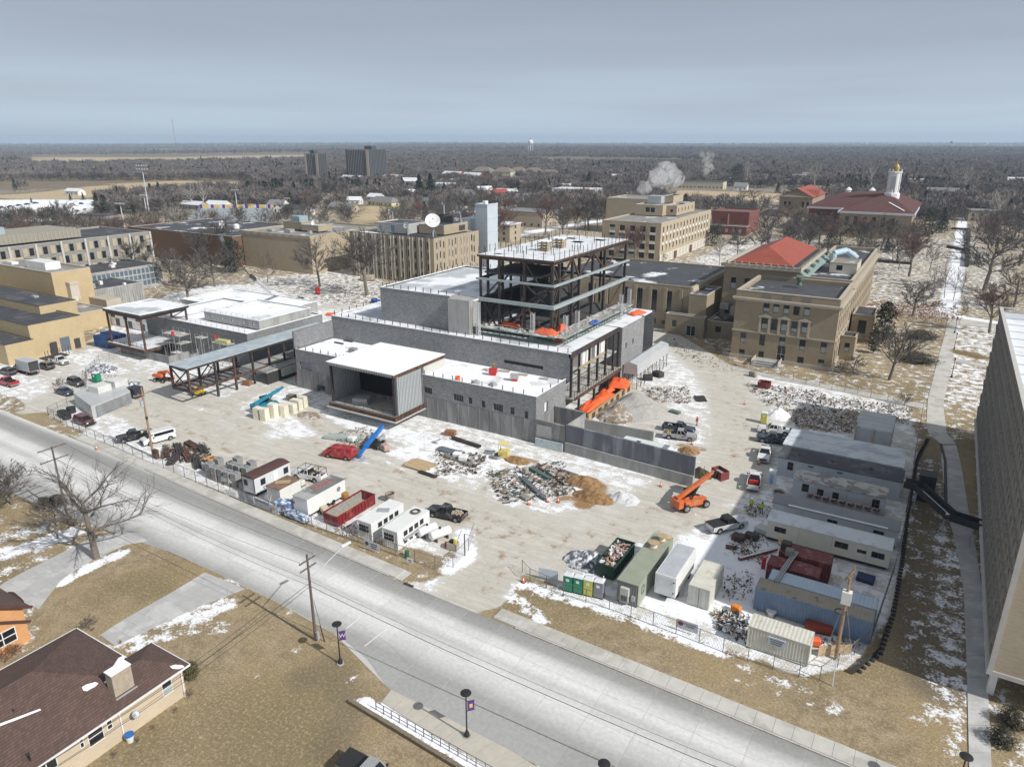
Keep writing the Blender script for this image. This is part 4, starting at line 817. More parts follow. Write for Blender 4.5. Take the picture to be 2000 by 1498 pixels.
block(t,-262,-223.3,109,120.5,0,14.4,YEL,GRV,par=.4,cap=COPE,sides='SEWN')
block(t,-245,-200,93,102.5,0,10.2,YEL,BLK,par=.25,cap=FRAME_D,sides='SEWN')
block(t,-232,-189,84.4,97.2,0,8.3,YEL,BLK,{'E':[]},par=.25,cap=FRAME_D)
block(t,-215,-187.3,77.8,84.2,0,5.1,YEL,BLKS,par=.2,cap=FRAME_D)
block(t,-222,-205,105,113.5,0,5.1,YEL,GRV,par=.3,cap=COPE)
block(t,-260,-245,86,92,0,7,YEL,BLK,par=.2,cap=FRAME_D)
dr=P('roller_door',MB().box(-189.02,-188.93,91.0,93.4,0,3.6),mat('blue_grey_door',(.12,.15,.18),.5),t)
for k in range(5): P('door_slat',MB().box(-188.93,-188.9,91.05,93.35,.1+k*.7,.16+k*.7),FRAME_D,dr)
P('door',MB().box(-189.02,-188.93,94.4,95.9,0,2.6),FRAME_D,t)
P('skylight',MB().box(-243,-232,112,116.5,14,16.2),WHITE,t); unit(t,-254,113,14,4,2,.8,WHITE)
P('duct',MB().box(-223.2,-221.2,112.5,115,6,10.6).box(-223.2,-221,112.4,115.1,10.6,11.2).beam((-222.2,113.7,6.2),(-220.2,112.6,5.2),2.2,1.2),mat('beige_duct',(.52,.47,.4),.6),t)
P('roof_vent',MB().lathe([(1,0),(1,1.1),(1.3,1.1),(1.3,1.5),(0,1.6)],(-214,88,8.0),14),WHITE,t); unit(t,-206,94.5,8,2.4,1.6,.7); unit(t,-214,99,10,2,1.2,.5)
P('steel_gate',MB().box(-188.5,-188.4,88.3,89.9,0,3.1),FRAME_D,t)
mb=MB(); mb.box(-187.3,-184,84.6,90,0,.3);
for i in range(9): mb.box(-184.2,-184.1,84.6+i*.7,84.7+i*.7,.3,2.4)
tag(P('bin_screen',mb,STEEL),'dark slatted bin screen against the yellow brick wall','screen')
t=campus('low grey ribbed concrete hall with a dark roof behind the yellow building',x=-240,y=130)
block(t,-254,-230.2,123,140.6,0,5.9,CONCL,BLK,par=.3,cap=COPE);
for i in range(22): P('rib',MB().box(-230.2,-230.05,123.5+i*.78,123.65+i*.78,0,5.8),CONCL,t)
unit(t,-236,127,5.6,1.6,1.2,1.5); unit(t,-240,132,5.6,1.2,1,1.2,WHITE); unit(t,-233,136,5.6,1,.7,.6,SNOW)
P('stone_band',MB().box(-223.2,-214,118.4,123,0,5.6),STONE,t)
t=campus('dark-roofed block with a long curtain wall of small glass panes',x=-255,y=145)
block(t,-285,-248.3,133.8,160,0,8.1,CONCL,BLK,{'E':[(135+i*1.62,1+j*2.2,1.4,1.9) for i in range(15) for j in range(3)]},par=.3,cap=COPE,wp=dict(pane=mat('blue_glass',(.10,.15,.19),.2,.3),fr=FRAME_W)); unit(t,-256,146,7.9,1.8,1.4,.9,WHITE); unit(t,-262,150,7.9,2,1.4,.7,WHITE)
t=campus('light steel stair screen of white panels behind the pavilion frame',name='panel_wall',cat='wall',x=-198,y=114)
for i in range(18):
 for j in range(2): P('panel',MB().box(-209+i*2+.05,-207.1+i*2,114,114.2,.3+j*2.2,2.3+j*2.2),[WHITE if (i+j)%3 else mat('navy_panel',(.05,.07,.12),.4)],t)
t=campus('long grey office block with alternating dark windows and tan panels',x=-285,y=130)
wins={'E':[]}
fins=[]
for i in range(38):
 y=86+i*2.25
 for j in range(4):
  if (i+j)%2: wins['E'].append((y+.1,1.6+j*4.0,1.5,2.6))
block(t,-303,-269,85,170.6,0,17.4,mat('grey_precast',(.26,.25,.225),.9,.15,.6),BLK,wins,par=.5,cap=COPE,depth=.3,wp=dict(mull=(1,2)))
for i in range(38):
 for j in range(4):
  if (i+j)%2==0: P('panel',MB().box(-269,-268.85,85.5+i*2.25,87.1+i*2.25,1.5+j*4,4.3+j*4),mat('tan_panel',(.42,.36,.27),.9,.15),t)
for i in range(11): P('fin',MB().box(-269,-268.4,85.2+i*8.5,85.9+i*8.5,0,17.5),COPE,t)
P('penthouse',MB().box(-298,-276,92,148,17.4,20.4),mat('ribbed_beige',(.3,.28,.23),.9,.2,2,stretch=(1,6,.1)),t)
for i in range(40): P('rib',MB().box(-276,-275.8,92.5+i*1.4,92.8+i*1.4,17.5,20.5),mat('beige_rib',(.36,.34,.28),.9),t)
unit(t,-273,112,17,5,9,2.0); unit(t,-285,120,20.4,8,10,2.4,mat('blue_unit',(.3,.38,.42),.6))
t=campus('brown ribbed metal hall with a dark roof beside the bleachers',x=-290,y=215)
block(t,-330,-257.5,200,245,0,13.0,mat('brown_ribbed_metal',(.15,.085,.05),.7,.25,3,stretch=(6,6,.05)),BLKS,par=.3,cap=COPE)
P('stair_roof',MB().beam((-262,198,13),(-250,192,2),1.5,.4),BLK,t)
for x,y in ((-290,220),(-282,222),(-300,228)): P('roof_vent',MB().lathe([(1.4,0),(1.4,1.5),(.9,2.1),(0,2.2)],(x,y,12.8),12),WHITE,t)
t=campus('big windowless tan brick hall with roof plant screen',x=-236,y=220)
block(t,-257,-216.5,204.8,248,0,15.2,TAN,GRV,par=.6,cap=COPE)
for i in range(17): P('coping_panel',MB().box(-256.6+i*2.38,-254.4+i*2.38,204.6,204.78,14.0,15.2),mat('checked_coping%d'%(i%2),(.42,.37,.28) if i%2 else (.34,.3,.23),.9),t)
block(t,-247,-236,219,229,15.2,18.4,mat('perforated_screen',(.33,.27,.18),.9,.3,4),BLK,par=.3,cap=COPE); P('rooftop_unit',MB().box(-244,-239,221,226,18,20.5),mat('blue_unit',(.3,.38,.42),.6),t)
block(t,-235,-225,218,226,15.2,17.6,TAN,GRV,par=.2,cap=COPE); unit(t,-237,213,14.7,3.6,2.6,1.4); unit(t,-247,212,14.7,3,2,1); unit(t,-226,214,14.7,1.4,1.4,1.2)
P('small_dish',MB().lathe([(0,0),(.8,.15),(1.5,.6)],(0,0,0),14),WHITE,t,False).matrix_local=Matrix.Translation((-231+236,222-220,18.2))@Matrix.Rotation(R(65),4,'X')
block(t,-262,-222,250,285,0,9.5,TAN,BLK,par=.3,cap=COPE)
t=campus('tan office tower block with narrow window slits and rooftop dishes',x=-180,y=225)
sl=[];
E_=[];
for i,y in enumerate((213.4,215.6,217.8,221.2,223.4,225.5,229.2,231.2,233.2,236.5,238.2)):
 for j in range(4): E_.append((y,1.2+j*4.0+(i%2)*.5,.75,2.5))
S_=[]
for i in range(13):
 for j in range(4): S_.append((-199.5+i*3.05,1.2+j*4.0+(i%2)*.6,.7,2.6))
block(t,-201.5,-160.2,211.5,241.6,0,17.4,TAN,BLKS,{'E':E_,'S':S_},par=.35,cap=mat('dark_coping',(.1,.1,.1),.6),depth=.3)
for i in range(26): P('fin',MB().box(-200.6+i*1.53,-200.4+i*1.53,211.25,211.5,0,17.3),[COPE if i%3 else FRAME_D],t)
for i in range(14): P('fin',MB().box(-160.2,-159.98,212.6+i*2.02,212.78+i*2.02,0,17.3),COPE,t)
block(t,-192,-176,217,230,17.4,21,mat('grey_metal_panel',(.38,.39,.38),.7,.1,2),BLK,{'S':[(-184,17.6,2,2.6),(-190,17.7,1.6,2)]},par=.25,cap=FRAME_W,wp=dict(pane=mat('blue_door',(.22,.32,.4),.5)))
block(t,-175,-163,222,238,17.4,20.8,TAN,BLKS,par=.25,cap=COPE); P('louvre',MB().box(-163,-162.9,232,236,18,20),DARKIN,t)
P('roof_frame',MB().box(-176,-166,232,233,20.8,24).box(-166.3,-166,226,232,23.6,24),FRAME_D,t)
def dish(px,py,r,label,z,yaw,tilt,m=WHITE,by=216):
 x,zz=gyw(px,py,by); t=T('satellite_dish',label,'satellite dish',(x,by,17.2),yaw,'satellite dishes on the campus roofs')
 prof=[(r*k/6,r*.24*(k/6)**2) for k in range(7)]
 md=MB().lathe(prof,(0,0,0),24); md.lathe([(a,b-.08) for a,b in prof[::-1]],(0,0,0),24)
 o=P('reflector',md,m,t,False); o.location=(0,-.4,zz-17.2); o.rotation_euler=(tilt,0,0); smooth(o.data)
 f=MB();
 for a in (0,2.1,4.2): f.tube((r*.8*math.cos(a),r*.8*math.sin(a),r*.2),(0,0,r*.75),.05,n=4)
 f.lathe([(.0,r*.7),(.3,r*.7),(.2,r*.85),(0,r*.9)],(0,0,0),8); q=P('feed',f,GALV,t,False); q.location=o.location; q.rotation_euler=o.rotation_euler
 P('mount',MB().tube((0,.3,0),(0,.3,zz-17.2),.35,.25,8).beam((-1.2,1.2,0),(0,.2,(zz-17.2)*.8),.15).beam((1.2,1.2,0),(0,.2,(zz-17.2)*.8),.15),GALV,t,False)
dish(845,432,2.75,'largest white satellite dish, tilted, on the tan slit-windowed block',0,.7,R(58)); dish(795,440,1.25,'small white satellite dish facing the viewer left of the largest one',0,-.15,R(78))
dish(866,398,.75,'small blue-grey dish standing on a pole behind the largest dish',0,.1,R(70),mat('blue_grey_dish',(.14,.19,.28),.5),236); dish(899,416,.8,'round blue-grey dish near the white tower',0,.3,R(75),mat('blue_grey_dish',(.14,.19,.28),.5),236); dish(765,414,1.6,'faded grey dish at the left rear of the slit-windowed block',0,-.4,R(60),mat('faded_grey',(.36,.36,.35),.7),238)
t=campus('tall plain pale blue-white metal tower beside the tan slit-windowed block','service_tower',x=-162,y=248)
PANEL=mat('pale_blue_panel',(.5,.56,.62),.5,.05,.5)
for k in range(5): P('panel_band',MB().box(-165,-159.2,246.6,254.5,k*5.3,k*5.3+5.26),PANEL,t)
for k in range(4): P('panel_band',MB().box(-172,-165.02,246.9,254,k*5.3,k*5.3+5.26),PANEL,t)
P('parapet',MB().box(-165.1,-159.1,246.5,246.8,26.46,27.2).box(-159.4,-159.1,246.8,254.6,26.46,27.2).box(-165.1,-164.8,246.8,254.6,26.46,27.2),PANEL,t); P('roof_box',MB().box(-163,-161.6,249,251,26.4,28.2),WHITE,t)
t=campus('four-storey buff brick building with tall window strips and stepped penthouse',x=-118,y=335)
SW=[];
for x,w in ((-128,2.6),(-123.2,2.6),(-118.4,2.6),(-113.6,2.6),(-109,2.6)):
 for z in (2,5.9,9.8,13.4): SW.append((x,z,w,2.5,dict(split=.55 if (x*7+z)%2>1 else None,mull=(2,1))))
EW=[]
for i in range(15):
 y=305+i*4.75
 for z in (1,5.2,9.2,13.2): EW.append((y,z,1.5,2.6,dict(mull=(1,2),split=.4 if i%3 else None)))
block(t,-133,-105.2,301.6,377,0,17.5,BUFF,GRV,{'S':SW,'E':EW},par=.35,cap=COPE,depth=.35)
for x in (-128,-123.2,-118.4,-113.6,-109):
 for z in (4.6,8.5,12.4): P('spandrel',MB().box(x-1.3,x+1.3,301.45,301.58,z,z+.95),FRAME_W,t)
for i in range(15):
 y=305+i*4.75
 for z in (7.9,11.9): P('spandrel',MB().box(-105.2,-105.08,y-.8,y+.8,z,z+1.2),FRAME_W,t)
P('stone_base',MB().box(-105.1,-104.9,301.5,377,0,4.0).box(-133,-104.9,301.3,301.5,0,.8),mat('pale_limestone',(.56,.53,.46),.85),t)
for i in range(15): window(t,'E',-104.88,305+i*4.75,1,1.5,2.4,.02,split=.5)
for y in (322,345): P('doorway',MB().box(-104.9,-104.6,y-1.6,y+1.6,0,3.4),mat('red_brown_door',(.12,.05,.04),.6),t)
block(t,-130,-116,333,352,17.5,22.3,BUFF,GRV,{'S':[(-123.5,19,2.2,2.2),(-121,19,2.2,2.2)]},par=.3,cap=COPE); block(t,-116,-110.8,338,366,17.5,22,BUFF,GRV,{'E':[(y,19,1,1.8) for y in (341,346,351,356,362)],'S':[(-113.3,19,1.3,1.4)]},par=.3,cap=COPE)
block(t,-122,-116.5,349,364,22.3,25.6,BUFF,BLK,par=.2,cap=COPE); P('cooling_tower',MB().box(-128,-121,344,350,22.3,25.8),mat('weathered_galvanised',(.4,.43,.45),.5,.3,1.5),t); unit(t,-113,356,22,3,8,.6)
block(campus('tan boiler house beyond the buff brick building with steam above it','boiler_house',x=-160,y=400),-172,-146,395,425,0,20,TAN,GRV,par=.3,cap=COPE)
t=campus('small dark red brick building with a low front annex',x=-108,y=440)
block(t,-119,-97.5,429,455,0,12.4,REDB,mat('red_brown_roof',(.16,.09,.08),.9),{'E':[(y,z,1.6,2.6,dict(fr=FRAME_W)) for y in (434,440,446,451) for z in (2,7)]},par=.7,cap=mat('brown_coping',(.2,.12,.1),.8))
block(t,-118,-96.5,421,429,0,5,REDB,GRV,{'S':[(x,1.6,1.5,2.2,dict(fr=FRAME_W,split=.9)) for x in (-115.5,-111.6,-107.6,-103.5,-100)]},par=.3,cap=COPE); P('chimney_pipe',MB().box(-109.6,-109,428.4,429,5,11),mat('pink_stack',(.4,.2,.17),.8),t)
t=campus('flat black-roofed buff hall with tall dark windows facing the site',x=-75,y=210)
W_=[]
for a,b in ((1212.5,1226),(1240,1254),(1267.5,1282.5),(1296,1311.5)):
 x0=gyw(a,590,192.8)[0]; x1=gyw(b,590,192.8)[0]; W_.append(((x0+x1)/2,4.6,x1-x0,6.5,dict(mull=(3,4)))); W_.append(((x0+x1)/2,1.4,x1-x0+.3,1.5,dict(mull=(3,1))))
for x in (-83,-87.5): W_.append((x,4.6,2.3,6.5,dict(mull=(3,4))))
block(t,-102,-57.3,192.8,232,0,12.7,OLDB,BLKS,{'S':W_},par=.3,cap=mat('tan_coping',(.4,.35,.26),.8))
P('eave_band',MB().box(-57.3,-56.9,193.2,232,11.6,12.6),mat('cream_band',(.5,.44,.33),.8),t)
for i in range(24): P('dentil',MB().box(-56.9,-56.7,194+i*1.6,194.7+i*1.6,11.3,11.6),mat('cream_band',(.5,.44,.33),.8),t)
for i in range(8): P('pilaster',MB().box(-60.6-i*4.5,-59.7-i*4.5,192.45,192.78,2.6,12),OLDB,t)
block(t,-57.2,-52.3,190.8,205,0,11.3,OLDB,BLKS,par=.3,cap=COPE); block(t,-62.8,-51.8,188.6,190.75,0,5.6,OLDB,GRV,{'S':[(-60.2,2.2,1.3,1.8),(-55.4,0.05,2.6,3.0,dict(fr=FRAME_W,mull=(2,1)))]},par=.3,cap=COPE,sides='SEW')
block(t,-51.7,-40.6,190.8,205,0,4.6,OLDB,BLKS,{'S':[(-48.5,1.6,1.5,1.7),(-43.5,1.6,1.5,1.7)]},par=.3,cap=COPE); P('duct',MB().box(-50,-47.6,196,212,7,8.6).box(-46.6,-44,194,206,6,8.2),mat('grey_duct',(.3,.29,.27),.6),t)
for x,y in ((-92,222),(-88,220),(-95,225),(-90,208)): P('roof_scrap',MB().cbox(x,y,12.42,2.2,1.2,.4,.3),[SNOW if y>210 else RUST],t)
sch=campus('large classical buff brick school with red hipped roof and stone cornices',x=-30,y=200)
Y0=174.7; WN=[]
def wpx(a,b,c,d):
 x0,_=gyw(a,(c+d)/2,Y0); x1,_=gyw(b,(c+d)/2,Y0); _,z1=gyw((a+b)/2,c,Y0); _,z0=gyw((a+b)/2,d,Y0); return (x0,x1,z0,z1)
for r_ in ([(1491,1503,588,610),(1510,1522,590,612),(1530,1542,592,614),(1550,1562,594,616),(1570,1582,596,618)],[(1487,1499,621,643),(1506,1518,623,645),(1525,1537,625,648),(1545,1557,628,650),(1565,1577,630,652)],[(1446,1457,650,670),(1483,1494,654,675),(1521,1533,659,680),(1561,1573,664,685),(1602,1614,669,691)],[(1443,1454,682,700),(1480,1491,686,707),(1556,1569,697,718),(1597,1609,702,722)]):
 for k,(a,b,c,d) in enumerate(r_):
  x0,x1,z0,z1=wpx(a,b,c,d); WN.append(((x0+x1)/2,z0,x1-x0,z1-z0,dict(split=(.55,.0,.35,.45,.6)[(k*3+int(z0))%5] or None)))
EWN=[(y,z,1.3,2.6,dict(split=.5)) for y in (178,182,186,190,194) for z in (1.5,5.2,9,12.4)]+[(y,z,1.4,2.8) for y in np.arange(200,262,4.4) for z in (1.5,5.2,9.2,12.9)]
x0,x1,z0,z1=wpx(1516,1530,694,719)
block(sch,-40.8,-17.4,Y0,198.5,0,16.9,OLDB,BLKS,{'S':WN+[((x0+x1)/2,0.3,x1-x0+.3,4.1,dict(fr=FRAME_W,mull=(2,2)))],'E':EWN[:20]},par=1.0,cap=STONE,depth=.35,capw=.7)
block(sch,-31,-17.8,198.6,266,0,17.4,OLDB,BLKS,{'E':EWN[20:]},par=.9,cap=STONE,depth=.35,capw=.6,sides='SEN')
block(sch,-50.2,-31.1,198.2,240,0,19.2,OLDB,BLK,{'S':[(-47.5,12.5,1.4,3.2,dict(split=.5)),(-43.8,12.5,1.4,3.2,dict(split=.5)),(-48.4,5.5,1.4,3.2)]},par=.1,cap=STONE,depth=.35)
def ring(t,x0,x1,y0,y1,z0,z1,e,m,name='cornice'):
 mb=MB(); mb.box(x0-e,x1+e,y0-e,y0-.01,z0,z1); mb.box(x1+.01,x1+e,y0,y1+e,z0,z1); mb.box(x0-e,x0-.01,y0,y1+e,z0,z1); P(name,mb,m,t)
ring(sch,-40.8,-17.4,Y0,198.5,14.9,15.35,.7,STONE); ring(sch,-40.8,-17.4,Y0,198.5,14.5,14.88,.35,STONE); ring(sch,-40.8,-17.4,Y0,198.5,6.9,7.25,.22,STONE,'string_course'); ring(sch,-40.8,-17.4,Y0,198.5,0,.9,.25,STONE,'plinth')
ring(sch,-31,-17.8,198.9,266,15.2,15.7,.9,STONE); ring(sch,-50.2,-31.1,198.2,240,18.6,19.6,.9,STONE)
for k in (0,2,4):
 a=[(1487,1499),(0,0),(1525,1537),(0,0),(1565,1577)][k]; x0=gyw(a[0],635,Y0)[0]; x1=gyw(a[1],635,Y0)[0]; zt=gyw(a[0],619+k*2.3,Y0)[1]
 mb=MB(); mb.box(x0-.6,x0-.12,Y0-.25,Y0-.01,zt-3.8,zt); mb.box(x1+.12,x1+.6,Y0-.25,Y0-.01,zt-3.8,zt); mb.box(x0-.8,x1+.8,Y0-.4,Y0-.01,zt,zt+.25)
 mb.extrude([(x0-.8,zt+.25),((x0+x1)/2,zt+.85),(x1+.8,zt+.25)],'y',Y0-.4,Y0-.01); P('window_surround',mb,STONE,sch)
for i,px in enumerate((1500,1540,1580)):
 x,_=gyw(px,575,Y0); P('parapet_panel',MB().box(x-.9,x+.9,Y0-.06,Y0-.01,15.6,16.7),mat('grey_slate_panel',(.2,.19,.18),.8),sch)
mb=MB(); ex0,ex1,ey0,ey1,ez,rz_,ry0,ry1,rx=-48.8,-32.6,199.2,239,19.7,23.7,206,231,-40.6
RED=brickmat('red_tile_roof',(.30,.068,.04),(.37,.09,.055),(.17,.04,.03),.35,.3,.03,.12,rough=.75)
for q in ([(ex0,ey0,ez),(ex1,ey0,ez),(rx,ry0,rz_)],[(ex1,ey0,ez),(ex1,ey1,ez),(rx,ry1,rz_),(rx,ry0,rz_)],[(ex1,ey1,ez),(ex0,ey1,ez),(rx,ry1,rz_)],[(ex0,ey1,ez),(ex0,ey0,ez),(rx,ry0,rz_),(rx,ry1,rz_)]): mb.face(q)
P('hipped_roof',mb,RED,sch); P('roof_curb',MB().box(ex0+.1,ex1-.1,ey0+.1,ey1-.1,19.2,19.68),FRAME_D,sch)
for i in range(11): P('antefix',MB().box(-49.6+i*1.9,-49.2+i*1.9,197.2,197.5,19.6,20.3),STONE,sch);
for i in range(20): P('antefix',MB().box(-30.6,-30.3,198.5+i*2.05,198.9+i*2.05,19.6,20.3),STONE,sch)
mb=MB(); mb.face([(-31.0,199,18.6),(-28.6,199,17.0),(-28.6,238,17.0),(-31.0,238,18.6)]); mb.face([(-31.0,199,16.6),(-28.6,199,16.6),(-28.6,199,17.0),(-31,199,18.6)]); P('lean_to_roof',mb,mat('verdigris_panel',(.2,.27,.25),.6,.15,1),sch)
COP=mat('copper_green_vent',(.09,.13,.11),.6,.2,2)
for i,(px,py) in enumerate(((1561,557),(1574,541),(1585,530),(1593,521),(1603,512),(1613,503))):
 c=at(px,py,16.6); P('roof_ventilator',MB().lathe([(.75,0),(.45,.8),(.45,1.2),(.85,1.25),(.85,2.0),(0,2.2)],c,12),COP,sch)
block(sch,-25.5,-18.6,214,224,16.6,19.4,mat('cream_wall',(.5,.47,.4),.8),GRV,{'S':[(-23,17.4,1.6,1.4,dict(fr=FRAME_D))]},par=.15,cap=STONE)
P('pipe_bend',MB().tube((-27,232,17),(-27,232,19.5),.9,n=10).tube((-27,232,19.5),(-24,235,20.2),.9,n=10).tube((-24,235,20.2),(-21,236,18),.9,n=10),mat('wrapped_pale_blue_pipe',(.42,.55,.62),.5),sch)
block(sch,-17.3,-12,207,218,0,7.2,OLDB,BLK,{'S':[(-14.6,2.2,2.0,3.6)]},par=.5,cap=STONE); block(sch,-17.3,-14,186,191,0,6.0,OLDB,BLK,{'S':[(-15.7,2,1.2,2.4,dict(split=.5))]},par=.4,cap=STONE)
st=MB(); st.box(-34.5,-28.5,171.5,174.4,0,.9); st.box(-34.5,-28.5,170.6,171.5,0,.6); st.box(-34.5,-28.5,169.7,170.6,0,.3); P('entrance_steps',st,CONCL,sch); P('handrail',MB().box(-34.6,-34.5,169.7,174.4,.9,1.6).box(-28.5,-28.4,169.7,174.4,.9,1.6),STONE,sch)
t=campus('long buff hall under a broad dark red roof with a white cupola tower',x=-35,y=480)
DR=brickmat('dark_red_shingle_roof',(.085,.03,.027),(.11,.04,.034),(.06,.025,.02),.8,.3,.02,.15);
wins=[(x,6,2.2,5.5,dict(fr=FRAME_W)) for x in (-48,-43.4,-38.8,-34.2,-29.6,-25)]
block(t,-52,-15.8,447,500,0,13.6,OLDB,DR,{'S':wins},par=0)
block(t,-72,-52,470,510,0,13.6,REDB,DR,{'S':[(-66,7,2.2,4,dict(fr=FRAME_W))]},par=0)
ring(t,-52,-15.8,447,500,13.0,14.0,1.2,mat('pale_grey_cornice',(.5,.52,.55),.7)); ring(t,-72,-52,470,510,13.0,14.0,1.2,mat('pale_grey_cornice',(.5,.52,.55),.7))
mb=MB(); Q=[(-53,446),(-14.6,446),(-14.6,520),(-74,520),(-74,469),(-53,469)];
rz1=22
mb.face([(-53,446,13.8),(-14.6,446,13.8),(-32,490,rz1)]); mb.face([(-14.6,446,13.8),(-14.6,540,13.8),(-32,520,rz1),(-32,490,rz1)]); mb.face([(-53,446,13.8),(-32,490,rz1),(-60,500,rz1-2),(-74,469,13.8),(-53,469,13.8)]); mb.face([(-74,469,13.8),(-60,500,rz1-2),(-32,490,rz1),(-32,520,rz1),(-60,520,rz1-2),(-74,540,13.8)])
P('hipped_roof',mb,[DR],t)
for i,(x,y) in enumerate(((-20.5,452),(-22,470),(-19,492))): P('snow_strip',MB().beam((x,y,15.2+i*.2),(x-9,y+16,18.2),.7,.25),SNOW,t)
cb=at(1740,392,18); cup=MB(); bx,by=cb.x,cb.y
cup.lathe([(4.2,0),(4.2,5.2),(3.4,5.6),(3.2,16.5),(3.7,16.8),(3.7,17.4),(0,17.6)],(bx,by,17),8); P('cupola_body',cup,mat('white_cupola',(.78,.79,.8),.5),t);
for k in range(8): P('cupola_pillar',MB().tube((bx+3.4*math.cos(k*.785+.39),by+3.4*math.sin(k*.785+.39),22.5),(bx+3.4*math.cos(k*.785+.39),by+3.4*math.sin(k*.785+.39),35.8),.25,n=5),WHITE,t)
P('cupola_louvre',MB().box(bx-1,bx+1,by-3.5,by-3.1,25,32),mat('grey_louvre',(.4,.42,.45),.7),t)
P('gilded_dome',MB().lathe([(2,0),(2,1),(2.2,1.1),(1.9,2.6),(1.1,3.8),(.4,4.5),(.25,6),(0,6.8)],(bx,by,34.5),12),mat('gilded_copper',(.33,.24,.09),.45,.15,1,metal=.4),t)
for px,py in ((1657,375),(1703,376),(1719,389),(1750,366)):
 c=at(px,py,17.5); P('roof_lantern',MB().lathe([(1.6,-2),(1.6,1.2),(2.4,1.3),(1.2,2.6),(.2,3.2),(0,3.8)],c,10),mat('white_cupola',(.78,.79,.8),.5),t)
t=campus('buff gabled hall with an orange-red roof left of the cupola hall',x=-92,y=555)
block(t,-104,-82,545,600,0,14,OLDB,RED,{'S':[(-100,7,2,4,dict(fr=FRAME_W)),(-97,7,2,4,dict(fr=FRAME_W)),(-88,7,2,4,dict(fr=FRAME_W)),(-85,7,2,4,dict(fr=FRAME_W))]},par=0)
mb=MB(); mb.face([(-105,544,14),(-81,544,14),(-93,546,20)],1); mb.face([(-81,544,14),(-81,602,14),(-93,602,20),(-93,544,20)]); mb.face([(-105,544,14),(-93,544,20),(-93,602,20),(-105,602,14)]); P('gabled_roof',mb,[RED,OLDB],t)
P('roof_dormer',MB().extrude([(556,14.1),(562,18.6),(568,14.1)],'x',-92,-80.6),RED,t)
t=campus('tall precast building with a patterned grey facade and white roof on columns','high_rise',x=30,y=108)
HX=10.4; HY0,HY1,HZ0,HZ1=70.6,146,3.6,24.0
FAC=mat('patterned_precast',(.25,.235,.205),.9,.2,.9); FACD=mat('facade_slit',(.06,.055,.05),.8)
P('west_wall',MB().box(HX+.25,HX+.5,HY0,HY1,HZ0,HZ1),FAC,t)
n=0; dy=1.24;
for j in range(8):
 for i in range(60):
  y=HY0+.3+i*dy; z=HZ0+.15+j*2.52
  if y+dy>HY1: continue
  m_=MB(); a=.0 if (i+j)%2 else 1
  lo,hi=(.12,.5) if a else (.5,.12)
  m_.face([(HX+.25,y+lo,z),(HX+.25,y+dy-lo,z),(HX,y+dy-hi,z+2.4),(HX,y+hi,z+2.4)]); m_.face([(HX+.25,y+lo,z),(HX,y+hi,z+2.4),(HX+.25,y+hi-.1,z+2.4)]); m_.face([(HX+.25,y+dy-lo,z),(HX+.25,y+dy-hi+.1,z+2.4),(HX,y+dy-hi,z+2.4)]); m_.face([(HX,y+hi,z+2.4),(HX,y+dy-hi,z+2.4),(HX+.25,y+dy-hi+.1,z+2.4),(HX+.25,y+hi-.1,z+2.4)])
  dk=y+dy/2; m_.raw([(HX-.01,dk-.26,z+2.1),(HX-.01,dk+.26,z+2.1),(HX+.12,dk,z+.9)] if a else [(HX+.2,dk-.1,z+.1),(HX+.2,dk+.1,z+.1),(HX-.005,dk,z+1.1)],[(0,1,2)],1)
  n+=1
  if n<=300: P('facade_panel',m_,[FAC,FACD],t)
  else:
   if n==301: rest=MB()
   k=len(rest.v); rest.v+=m_.v; rest.f+=[tuple(q+k for q in f) for f in m_.f]; rest.m+=m_.m
o=P('facade_panel',rest,[FAC,FACD],t); o['kind']='stuff'
P('south_wall',MB().box(HX+.5,60,HY0-.02,HY0+.4,HZ0,HZ1),[brickmat('pale_tan_brick',(.42,.36,.26),(.5,.43,.32),(.36,.31,.24),.5,.1,.01,.06)],t)
P('corner_strip',MB().box(HX+.05,HX+.5,HY0-.12,HY0-.02,HZ0,HZ1),COPE,t); P('base_beam',MB().box(HX,60,HY0-.14,HY1,HZ0-.5,HZ0-.02),COPE,t)
P('roof',MB().box(HX+.5,60,HY0+.4,HY1,HZ1-.9,HZ1-.7),mat('white_membrane_roof',(.74,.77,.8),.6,.05,.3,second=(.5,.55,.6),sm=.25,ss=.06),t)
P('parapet',MB().box(HX,HX+.5,HY0-.1,HY1,HZ1,HZ1+.15).box(HX+.5,60,HY1-.4,HY1,HZ1,HZ1+.15).box(HX+.5,HX+.52,HY0+.4,HY1-.4,HZ1-.7,HZ1),COPE,t)
for i in range(14): P('roof_seam',MB().box(HX+.6,60,HY0+5+i*5,HY0+5.08+i*5,HZ1-.69,HZ1-.62),mat('grey_seam',(.4,.42,.45),.7),t)
for y in (72.2,80,88,96,104,112,120,128,136,145): P('column',MB().box(HX+.6,HX+1.2,y-.4,y+.4,0,HZ0-.5),WHITE,t)
for x in (16,22,28): P('column',MB().box(x,x+.8,HY0+.3,HY0+1.1,0,HZ0-.5),WHITE,t)
P('lobby_wall',MB().box(14,60,75,140,0,HZ0-.52),DARKIN,t); P('lobby_window_bar',MB().box(13.9,14,75,140,1,1.1).box(13.9,14,75,140,2.4,2.5),GALV,t)
